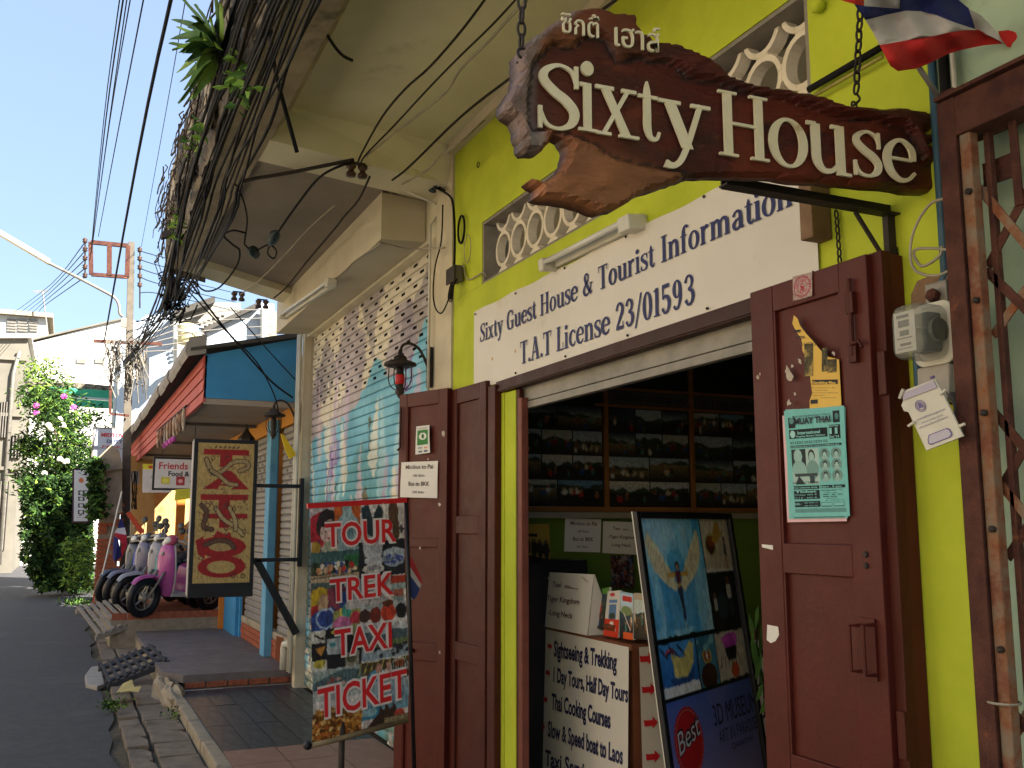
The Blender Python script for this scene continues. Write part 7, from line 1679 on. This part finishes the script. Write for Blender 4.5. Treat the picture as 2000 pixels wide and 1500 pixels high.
for k in range(12):
    an_ = R(rs.uniform(95, 250)); q_ = rs.uniform(45, 95); tipsL.append(((423, 100), (423+.5*q_*math.cos(an_), 98-.5*q_*math.sin(an_)-6), (423+q_*math.cos(an_), 100-q_*math.sin(an_)+6), rs.uniform(.02, .032)))
for k, (a, m_, b, w_) in enumerate(tipsL):
    dx = (k % 4)*.05; a, m_, b = P(*a, 'x', .53), P(*m_, 'x', .50-dx*.5), P(*b, 'x', .48-dx)
    pts = [Vector(q[:3]) for q in smooth_path([tuple(a), tuple(m_), tuple(b)], 4)]; n = len(pts)-1; mb = MB(); prof = [.25, .5, .85, 1, 1.0, .9, .7, .4, .03]
    d0 = (pts[-1]-pts[0]).normalized(); s_ = d0.cross(Vector((.8, -.5, .2))).normalized(); nn_ = s_.cross(d0)*.006
    for i, p in enumerate(pts):
        wd = w_*.8*prof[min(8, int(i*8/n))]; rp = .004*math.sin(i*2.4); mb.v += [tuple(p+s_*wd+nn_*(1+rp*100)), tuple(p-nn_), tuple(p-s_*wd+nn_*(1-rp*100))]
    for i in range(n):
        for q in range(2): mb.f.append((i*3+q, i*3+q+1, i*3+q+4, i*3+q+3))
    build('leaf', mb, [leaf_g, leaf_y, leaf_g][k % 3], ep, smooth=True)
build('root_clump', MB().blob(P(428, 98, 'x', .56), (.06, .12, .1), 10, 7, .25), vine_m, ep)
# ---- hedge, trees and wall at the bend
rs = random.Random(21)
ht = thing('flowering_tree', 'leafy frangipani-like tree with pink and white blossoms over the hedge', 'tree', (-.2, 27, 0))
build('trunk', MB().tube([(.2, 27.2, -.1), (.1, 27, 1.5), (-.1, 27, 2.8), (-.3, 27, 3.6)], [.16, .13, .1, .07], 8), bark, ht, smooth=True)
tips = []
for k in range(40):
    u, v = rs.choice([(rs.uniform(50, 130), rs.uniform(760, 830)), (rs.uniform(60, 240), rs.uniform(800, 930)), (rs.uniform(60, 200), rs.uniform(850, 980))])
    tips.append(P(u, v, 'y', 27+rs.uniform(-1.2, 1.2)))
for k, t in enumerate(tips[:16]):
    m_ = Vector((-.1, 27, 3.2)); build('limb', MB().tube([(0, 27, 2.2), tuple((Vector((0, 27, 2.2))*.5+t*.5)+Vector((0, 0, .1))), tuple(t)], [.05, .03, .015], 5, False), bark, ht)
def fr_(r):
    t = r.choice(tips); return t+Vector((r.gauss(0, .22), r.gauss(0, .25), r.gauss(0, .17)))
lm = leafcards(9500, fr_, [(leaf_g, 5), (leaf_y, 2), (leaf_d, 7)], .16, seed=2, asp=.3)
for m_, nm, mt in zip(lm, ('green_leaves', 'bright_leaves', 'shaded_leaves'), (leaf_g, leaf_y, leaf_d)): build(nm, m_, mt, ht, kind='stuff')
for (u, v) in ((71, 792), (71, 806), (125, 774), (144, 795)):
    p = P(u, v, 'y', 25.6)
    mb = MB()
    for q in range(7): a = q*.9; mb.quad(p, p+Vector((.07*math.cos(a), .02, .06*math.sin(a))), p+Vector((.08*math.cos(a+.4), .03, .07*math.sin(a+.4))), p+Vector((.07*math.cos(a+.8), 0, .07*math.sin(a+.8))))
    build('pink_blossom', mb, petal, ht)
for (u, v) in ((118, 818), (124, 830), (100, 838), (131, 900), (128, 902), (88, 925), (116, 896), (95, 830)):
    p = P(u, v, 'y', 25.5); build('white_blossom', MB().blob(p, (.07, .05, .06), 6, 4, .3), petal_w, ht)
yt_ = thing('yellow_green_tree', 'sunlit yellow green feathery shrub rising before the white gable', 'tree', P(90, 800, 'y', 31))
build('trunk', MB().tube([P(95, 1000, 'y', 31), P(90, 760, 'y', 31)], [.06, .03], 6), bark, yt_)
tips2 = [P(rs.uniform(55, 125), rs.uniform(702, 790), 'y', 31+rs.uniform(-.4, .4)) for _ in range(16)]
lm = leafcards(900, lambda r: (lambda t: t+Vector((r.gauss(0, .18), r.gauss(0, .2), r.gauss(0, .16))))(r.choice(tips2)), [(leaf_y, 3), (leaf_g, 1)], .15, seed=4, asp=.35)
for m_, nm, mt in zip(lm, ('bright_leaves', 'green_leaves'), (leaf_y, leaf_g)): build(nm, m_, mt, yt_, kind='stuff')
def hedgept(r):
    v = r.uniform(930, 1150); u = r.uniform(44+max(0, (1060-v))*-.02+max(0, v-1090)*.5, 180-max(0, 1000-v)*.1); y = 25.2+r.uniform(-.3, .8)*(1+.5*math.sin(u*.09+v*.05)); q = P(u, v, 'y', y)
    return None if q.z < -.05 else q+Vector((0, .4*math.sin(u*.12)*math.cos(v*.06), 0))
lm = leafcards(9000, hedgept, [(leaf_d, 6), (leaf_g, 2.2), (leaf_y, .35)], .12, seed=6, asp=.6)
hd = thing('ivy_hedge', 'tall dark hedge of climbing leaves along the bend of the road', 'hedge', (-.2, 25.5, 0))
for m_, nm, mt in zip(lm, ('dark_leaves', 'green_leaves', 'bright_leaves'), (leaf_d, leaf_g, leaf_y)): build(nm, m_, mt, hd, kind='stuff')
build('wall_behind', MB().prism([P(u, v, 'y', 26.3) for u, v in ((70, 1130), (62, 930), (182, 930), (182, 1175))], (0, .2, 0)), M('mossy_wall', '2f3426', '262b20', 4, .95, .4), hd)
def iv(r):
    u = r.gauss(186, 9); v = r.uniform(895, 1010); return P(u+(v-900)*.02, v, 'y', 18.3+r.uniform(-.1, .15))
lm = leafcards(900, iv, [(leaf_d, 2), (leaf_g, 2)], .09, seed=9, asp=.8)
iv_ = thing('pillar_ivy', 'ivy hanging beside the hotel signs down the brick pillar', 'ivy', P(186, 950, 'y', 18.3))
for m_, nm, mt in zip(lm, ('dark_leaves', 'green_leaves'), (leaf_d, leaf_g)): build(nm, m_, mt, iv_, kind='stuff')
def fern(r):
    u, v = r.uniform(125, 180), r.uniform(1050, 1150); return P(u, v, 'y', 21+r.uniform(-.5, .5))
lm = leafcards(900, fern, [(leaf_y, 2), (leaf_g, 2), (leaf_d, 1)], .13, seed=10, asp=.25)
fr2 = thing('roadside_fern', 'bright feathery fern and weeds at the foot of the brick pillar', 'plant', P(160, 1140, 'y', 21))
for m_, nm, mt in zip(lm, ('bright_leaves', 'green_leaves', 'dark_leaves'), (leaf_y, leaf_g, leaf_d)): build(nm, m_, mt, fr2, kind='stuff')
# weeds in the gutter strip
def weed(u, v, n, sz, lab, rad=.12, z=-.08):
    c0_ = P(u, v, 'z', z)
    lm = leafcards(n, lambda r: c0_+Vector((r.gauss(0, rad), r.gauss(0, rad*1.6), abs(r.gauss(0, .05)))), [(leaf_g, 2), (leaf_y, 1.2), (leaf_d, 2)], sz, seed=u, asp=.35, droop=-.5)
    t = thing('weed', lab, 'weed', c0_)
    for m_, nm, mt in zip(lm, ('green_leaves', 'bright_leaves', 'dark_leaves'), (leaf_g, leaf_y, leaf_d)): build(nm, m_, mt, t, kind='stuff')
weed(245, 1255, 200, .07, 'clump of weeds between the two slatted grates', .09); weed(160, 1180, 240, .08, 'grassy weeds at the corner of the far grate', .2); weed(222, 1385, 160, .045, 'mossy weeds on the road edge of the slabs', .05); weed(235, 1195, 100, .07, 'weeds growing through the far grate', .12)
weed(340, 1405, 60, .035, 'dry twigs at the foot of the kerb', .05)

# brick pillar and sunlit wall beside the scooters
bp = thing('brick_pillar', 'crumbling pillar with exposed red brick below patches of ochre plaster', 'pillar', P(212, 1140, 'y', 18.6))
a, b = P(184, 1140, 'y', 18.6), P(240, 910, 'y', 18.6); X0, X1, Z1 = a.x, b.x-.0, b.z
build('core', MB().box(X0+.02, X1, 18.63, 18.95, -.1, Z1), mortar, bp)
k = 0; z = .1
src = None
while z < 1.95:
    x = X0+(.0 if k % 2 else -.08)
    while x < X1-.03:
        if rs.random() > (.12 if z < 1.3 else .5):
            if src is None: src = build('brick', MB().box(0, .155, 0, .06, 0, .055), brick_m, bp, raw=True); src.location = Vector((max(x, X0), 18.6, z))-bp.location
            else: piece(src, 'brick', Vector((max(x, X0), 18.59+rs.uniform(0, .03), z))-bp.location, bp)
        x += .168
    z += .068; k += 1
build('plaster_patch', MB().prism([P(u, v, 'y', 18.59) for u, v in ((190, 912), (238, 912), (239, 1000), (225, 1006), (205, 1000), (192, 985))][::-1], (0, .03, 0)), conc2, bp)
build('plaster_cap', MB().prism([P(u, v, 'y', 18.5) for u, v in ((190, 895), (218, 868), (233, 880), (240, 915), (200, 922))][::-1], (0, .3, 0)), kerb_m, bp)
sw_ = thing('sunlit_wall', 'sunlit ochre wall with patchy plaster behind the parked scooters', 'wall', P(270, 1100, 'y', 20.2))
q = [P(u, v, 'y', 20.2) for u, v in ((236, 890), (302, 890), (302, 1180), (236, 1180))]
build('plaster', MB().prism(q[::-1], (0, .2, 0)), ochre, sw_)
build('white_post', MB().prism([P(u, v, 'y', 19.6) for u, v in ((240, 918), (256, 918), (256, 1100), (240, 1100))][::-1], (0, .12, 0)), whitewall, sw_)
build('meter_box', MB().prism([P(u, v, 'y', 19.9) for u, v in ((260, 920), (272, 920), (272, 945), (260, 945))][::-1], (0, .1, 0)), bluewall, sw_)
for k in range(9):
    u = 255+rs.uniform(0, 14); build('hanging_wire', MB().tube([P(u, 920, 'y', 19.8), P(u+rs.uniform(-4, 6), 960, 'y', 19.8), P(u+rs.uniform(-8, 8), 995, 'y', 19.8)], .01, 4), iron, sw_)
# signs near the pole
c = CV(36, 100, 'b9bcc2'); 
for k, v in enumerate((.40, .52, .65, .78)):
    c.rect(.3, v, .75, v+.085, '22242a'); c.ell(.52, v+.04, .13, .028, 'b4b8be'); c.rect(.44, v+.05, .6, v+.075, 'b4b8be')
c.ell(.5, .2, .18, .05, 'b0643a'); c.rect(.35, .88, .7, .895, '8a8c94'); c.rect(.2, .92, .8, .93, '8a8c94'); c.mottle(.02)
def box_sign(nm, lab, pts, y, cv, dep=.08, mat=black):
    a = [P(u, v, 'y', y) for u, v in pts]; t = thing(nm, lab, 'sign', (a[0]+a[2])/2)
    sheet('printed_face', cv, bil(*a), print_m, t); e = Vector((.03, 0, 0)); z_ = Vector((0, 0, .03))
    build('case', MB().prism([a[0]-e+z_+Vector((0, .01, 0)), a[1]+e+z_+Vector((0, .01, 0)), a[2]+e-z_+Vector((0, .01, 0)), a[3]-e-z_+Vector((0, .01, 0))][::-1], (0, dep, 0)), mat, t); return t, quad_fn(*a, lift0=.004)
box_sign('pictogram_sign', 'narrow white upright sign with four dark pictograms hanging before the hedge', ((145, 918), (173, 919), (171, 1018), (144, 1018)), 20, c, mat=M('plum_case', '3a2430'))
c = CV(40, 50, 'a9b2c0'); c.rect(0, .48, 1, .52, '8a92a0'); c.mottle(.03)
st_, sfn = box_sign('shop_light_box', 'pale blue light box with red and blue lettering partly hidden by the tiled roof edge', ((185, 837), (250, 840), (246, 914), (181, 912)), 19.5, c, mat=steel)
text_in('MIDTOWN', sfn, redb, st_, .2, 1.1, .80, .10, .04); text_in('DUTY', sfn, navy, st_, .38, .85, .64, .09, .02); text_in('FREE', sfn, redb, st_, .25, .8, .52, .05, .02)

# ---- slatted grates lying over the gutter
def grate(nm, lab, corners, n, th, mat, cross=0):
    tl, tr, br_, bl = map(Vector, corners); t = thing(nm, lab, 'grate', (tl+br_)/2, 'slatted grates over the gutter')
    zz = Vector((0, 0, 1))
    for k in range(n):
        s0, s1 = (k+.18)/n, (k+.72)/n if not cross else (k+.55)/n
        a, b, c1_, d_ = tl.lerp(tr, s0), tl.lerp(tr, s1), bl.lerp(br_, s1), bl.lerp(br_, s0)
        build('slat', MB().prism([a+zz*th, b+zz*th, c1_+zz*th, d_+zz*th], (0, 0, -th*.8)), mat, t, bevel=.004)
    for s0, s1 in ((0, .06), (.94, 1.)):
        a, b, c1_, d_ = tl.lerp(bl, s0), tr.lerp(br_, s0), tr.lerp(br_, s1), tl.lerp(bl, s1)
        build('bearer', MB().prism([q-zz*.004 for q in (a, b, c1_, d_)], (0, 0, -.05)), mat, t)
    for k in range(cross):
        s0 = (k+.3)/cross; s1 = s0+.12/cross*2
        a, b, c1_, d_ = tl.lerp(bl, s0), tr.lerp(br_, s0), tr.lerp(br_, s1), tl.lerp(bl, s1); build('cross_bar', MB().prism([q+zz*th*.15 for q in (a, b, c1_, d_)], (0, 0, -.025)), mat, t)
gwood = M('grey_weathered_slat', '8f867a', '7c7368', 10, .9, .4, c3='4a443a', s3=4, stretch=(1, 4, 1)); giron = M('dark_iron_grate', '37363a', '2d2c30', 8, .7, .3, c3='4c4640', s3=6)
grate('wooden_grate', 'weathered wooden slat grate tilted over the gutter, the farther of the two', tuple(PP(u, v, P(205, 1205, 'y', 14.6), (-.12, -.42, .9)) for u, v in ((147, 1189), (222, 1172), (268, 1214), (188, 1244))), 6, .03, gwood)
grate('iron_grate', 'dark iron grid grate tilted on the broken kerb, the nearer of the two', tuple(PP(u, v, P(262, 1297, 'y', 11.2), (-.25, -.35, .9)) for u, v in ((192, 1300), (298, 1258), (332, 1290), (210, 1338))), 8, .025, giron, cross=3)
tag(build('cement_lump', MB().prism([P(u, v, 'z', -.06) for u, v in ((166, 1318), (178, 1302), (196, 1300), (205, 1335), (190, 1340), (168, 1335))], (0, 0, -.05)), M('pale_lump', '9c968e', '8e8880', 7, .9, .4), None, base=P(185, 1320, 'z', -.06), bevel=.01), 'pale lump of cement spilled on the road beside the iron grate', 'lump')
lt = MB(); pts = [P(u, v, 'z', z) for u, v, z in ((228, 1352, .02), (240, 1335, .04), (258, 1327, .06), (262, 1342, .03), (276, 1340, .05), (270, 1352, .02), (255, 1350, .035), (245, 1346, .03))]
for k in range(1, 7): lt.quad(pts[0], pts[k], pts[k+1])
tag(build('crumpled_paper', lt, M('yellowed_paper', 'c4b070', 'b5a064', 8, .8), None, base=pts[0]), 'crumpled yellowed paper lying in the gutter before the iron grate', 'litter')
tag(build('leaning_board', MB().prism([P(u, v, 'y', 10.4) for u, v in ((540, 1242), (562, 1248), (560, 1296), (536, 1288))], (.0, .02, 0)), M('salmon_board', 'a8684c', '9c5e44', 5, .7, .2), None, base=P(550, 1290, 'y', 10.4)), 'small salmon coloured board leaning at the shutter corner', 'board')
tag(build('plastic_bag', MB().blob(P(782, 1440, 'z', .06), (.09, .12, .07), 9, 6, .25), M('plastic_film', 'a8a49c', '98948c', 10, .2, .1), None, base=P(782, 1440, 'z', .0)), 'crumpled clear plastic bag on the tiles behind the picture banner', 'bag')

# ---- parked scooters
def scooter(lab, loc, rz, cm, wm, am, sc_=1.):
    """front wheel contact at the origin, body trailing towards +x"""
    t = thing('parked_scooter', lab, 'scooter', (0, 0, 0), 'scooters parked in a row under the canopy')
    tyre = black
    for x in (0, 1.22):
        w_ = build('wheel', MB().torus((x, 0, .275), (0, 1, 0), .225, .05, 22, 8), tyre, t, smooth=True)
        build('rim', MB().torus((x, 0, .275), (0, 1, 0), .165, .014, 18, 6), steel, w_, smooth=True); build('hub', MB().lathe((x, -.06, .275), [(.03, 0), (.06, .03), (.06, .09), (.03, .12)], ax=(0, 1, 0), n=10), steel, w_)
        for k in range(5): a = k*1.2566; build('spoke', MB().tube([(x+.05*math.cos(a), 0, .275+.05*math.sin(a)), (x+.16*math.cos(a), 0, .275+.16*math.sin(a))], .011, 4), steel, w_)
    fs_ = []
    mb = MB()                     # front mudguard: arched shell with a pointed nose
    N_ = 12
    for i in range(N_+1):
        a = R(38+112*i/N_); r_ = .30+.01*math.sin(i); wd = .055*(.35+.65*math.sin(math.pi*(i+.8)/(N_+1.6)))
        for s_ in (-1, -.5, .5, 1): mb.v.append((-math.cos(a)*r_*(1 if abs(s_) < 1 else .93), s_*wd*1.25, .285+math.sin(a)*r_*(1 if abs(s_) < 1 else .92)))
    for i in range(N_):
        for q in range(3): j = i*4+q; mb.f.append((j, j+1, j+5, j+4))
    build('front_mudguard', mb, cm, t, smooth=True)
    for s_ in (-.07, .07): build('fork', MB().tube([(0, s_, .275), (.14, s_, .62)], .018, 7), steel, t, smooth=True)
    mb = MB()                     # leg shield: curved, tapering downwards
    rows = [(.12, .98, .075, .0), (.10, .92, .13, .01), (.11, .80, .16, .03), (.15, .66, .165, .05), (.21, .50, .15, .06), (.28, .36, .12, .05), (.33, .28, .09, .03)]
    for (x, z, wd, cv_) in rows:
        for s_ in (-1, -.6, 0, .6, 1): mb.v.append((x-.05*(1-s_*s_)+cv_*abs(s_), s_*wd, z))
    for i in range(len(rows)-1):
        for q in range(4): j = i*5+q; mb.f.append((j, j+1, j+6, j+5))
    n0 = len(mb.v)
    mb.v += [(x+.035, y, z) for x, y, z in mb.v[:n0]]; mb.f += [tuple(n0+k for k in reversed(f)) for f in mb.f[:]]
    for i in range(len(rows)-1):
        for q in (0, 4): j = i*5+q; mb.f.append((j, j+5, n0+j+5, n0+j))
    build('leg_shield', mb, cm, t, smooth=True)
    for s_ in (-1, 1): build('shield_edge', MB().tube([(x+.03+cv_, s_*wd, z) for x, z, wd, cv_ in rows], .014, 6), wm, t, smooth=True)
    build('badge', MB().lathe((.052, 0, .86), [(.028, 0), (.02, .008)], ax=(-1, 0, 0), n=12), steel, t)
    hl = build('headlight', MB().blob((.13, 0, 1.04), (.085, .10, .075), 12, 8), am, t, smooth=True); build('lens', MB().blob((.07, 0, 1.04), (.04, .06, .05), 12, 8), tube_m, hl, smooth=True)
    build('handlebar', MB().tube([(.22, -.34, 1.0), (.18, -.2, 1.04), (.15, 0, 1.05), (.18, .2, 1.04), (.22, .34, 1.0)], .018, 7), steel, t, smooth=True)
    for s_ in (-1, 1):
        build('grip', MB().tube([(.215, s_*.25, 1.02), (.24, s_*.36, .99)], .024, 8), black, t, smooth=True)
        mi = build('mirror', MB().blob((.17, s_*.27, 1.26), (.015, .065, .05), 10, 6), black, t, smooth=True); build('stalk', MB().tube([(.17, s_*.17, 1.04), (.18, s_*.24, 1.16), (.175, s_*.26, 1.24)], .007, 5), steel, mi)
    build('floorboard', MB().prism([(.33, -.12, .28), (.33, -.12, .32), (.66, -.14, .33), (.66, -.14, .26)], (0, .26, 0)), wm, t, bevel=.01)
    mb = MB(); rows = [(.62, .30, .66, .12), (.78, .32, .74, .15), (1.0, .36, .76, .15), (1.25, .45, .76, .12), (1.42, .58, .74, .06)]
    for (x, za, zb_, wd) in rows:
        for (y, z) in ((-wd, za), (-wd*1.05, (za+zb_)/2), (-wd*.8, zb_), (wd*.8, zb_), (wd*1.05, (za+zb_)/2), (wd, za)): mb.v.append((x, y, z))
    for i in range(4):
        for q in range(6): j = i*6; mb.f.append((j+q, j+(q+1) % 6, j+6+(q+1) % 6, j+6+q))
    mb.f += [tuple(range(6))[::-1], tuple(range(24, 30))]; build('rear_body', mb, cm, t, bevel=.012)
    mb = MB(); 
    rows = [(.66, .70, .11), (.82, .77, .13), (1.05, .80, .13), (1.28, .82, .11), (1.38, .79, .07)]
    for (x, z, wd) in rows:
        for (y, dz) in ((-wd, 0), (-wd*.7, .055), (wd*.7, .055), (wd, 0)): mb.v.append((x, y, z+dz-.02))
    for i in range(4):
        for q in range(3): j = i*4+q; mb.f.append((j, j+1, j+5, j+4))
    build('seat', mb, black, t, smooth=True)
    for o_ in [q for c_ in t.children for q in [c_]+list(c_.children)]:
        if o_.name.split('.')[0] in ('leg_shield', 'shield_edge', 'badge', 'headlight', 'lens', 'handlebar', 'grip', 'mirror', 'stalk', 'fork'):
            for v in o_.data.vertices: v.co.x += .26*max(0, v.co.z-.275)
        if o_.name.split('.')[0] in ('floorboard',):
            for v in o_.data.vertices: v.co.x += .04
    t.location = loc; t.rotation_euler = (R(9+random.uniform(-3, 3)), 0, rz); t.scale = (sc_,)*3; return t
cols_ = [('pink and white scooter with big curved leg shield, nearest of the parked row', 'a8508c', 'b8b2aa', 'b05068'), ('turquoise scooter second in the parked row, beside the pink one', '2a7888', '8e8c8e', '7a8088'), ('white scooter with bare silver front, third in the parked row', '8f8e96', '9a9696', '6a6a70'), ('red and white scooter in the middle of the parked row', '98282e', '9a949a', '2a3a80'), ('lilac grey scooter next behind the red one in the parked row', '6e6c80', '8a868c', '50545c'), ('bright blue scooter near the far end of the parked row', '2440a0', '9a9aa8', 'a03030'), ('dark grey scooter last of the parked row by the flag', '4a5260', '80848c', '3a3f48')]
for k, (lb, a, b, c_) in enumerate(cols_):
    cm = M('scooter_paint_%s' % a, a, a, 5, .25, .02, spec=.5, c3=b if k == 3 else None, s3=2, t3=.5); wm = M('trim_paint_%s' % b, b, b, 5, .35, .02); am = M('cowl_paint_%s' % c_, c_, c_, 5, .3, .02)
    p0 = P(272, 1208, 'z', .31).lerp(P(212, 1183, 'z', .31), k/6)
    scooter(lb, (p0.x+.02+(.10 if k % 2 else -.03)*(k > 0), p0.y+.02+random.uniform(-.08, .08)*(k > 0), .31), R(38+(0, 8, -9, 5, -6, 10, -4)[k]), cm, wm, am, (1, .95, 1.03, .97, 1.02, .94, 1)[k])
# orange label board among the handlebars
t_, fo = small_sign('orange_price_board', 'tilted orange price board standing among the scooter handlebars', ((246, 1003), (254, 998), (283, 1038), (274, 1044)), 14.2, CV(10, 20, 'b8482c'), cat='sign')
# leaning Thai flag on its stick in a pot
fl2 = thing('leaning_flag', 'drooping Thai flag on a white stick leaning beside the scooters', 'flag', P(200, 1122, 'y', 15.2))
build('stick', MB().tube([P(200, 1122, 'y', 15.2), P(238, 960, 'y', 15.2)], .012, 6), whitewall, fl2)
for nm_, col, pts in (('blue_stripe', '2a2f6a', ((236, 1008), (244, 1030), (230, 1032))), ('white_stripe', 'b8b4b8', ((229, 1032), (244, 1030), (247, 1045), (224, 1040))), ('red_stripe', 'a8283a', ((224, 1040), (247, 1045), (249, 1065), (238, 1062), (226, 1046))), ('blue_stripe', '2a2f6a', ((222, 1046), (230, 1052), (238, 1085), (224, 1098), (220, 1090))), ('red_stripe', 'a8283a', ((238, 1062), (248, 1066), (238, 1088), (224, 1096), (236, 1080)))):
    build(nm_, MB().prism([P(a, b, 'y', 15.2+.05*math.sin(b*.1)) for a, b in pts], (0, .004, 0)), _mats.get('flag3_'+col) or M('flag3_'+col, col, rough=.85, bump=.1), fl2)
pt = thing('potted_stump', 'rough concrete post with a pot and red cloth at the gutter corner', 'post', P(200, 1190, 'z', -.05))
p = P(203, 1180, 'z', .0); build('post', MB().lathe(p, [(.16, -.1), (.15, .35), (.13, .36)], n=10), conc2, pt, smooth=False); build('pot', MB().lathe(p+Vector((0, 0, .36)), [(.11, 0), (.16, .28), (.17, .3), (.14, .3)], n=14), M('olive_pot', '5a5a44', '4c4c3a', 6, .8), pt, smooth=True)
build('red_cloth', MB().prism([p+Vector((-.2, -.1, .3)), p+Vector((-.12, -.12, .32)), p+Vector((-.12, -.12, .02)), p+Vector((-.22, -.1, -.02))], (0, .02, 0)), redink, pt)
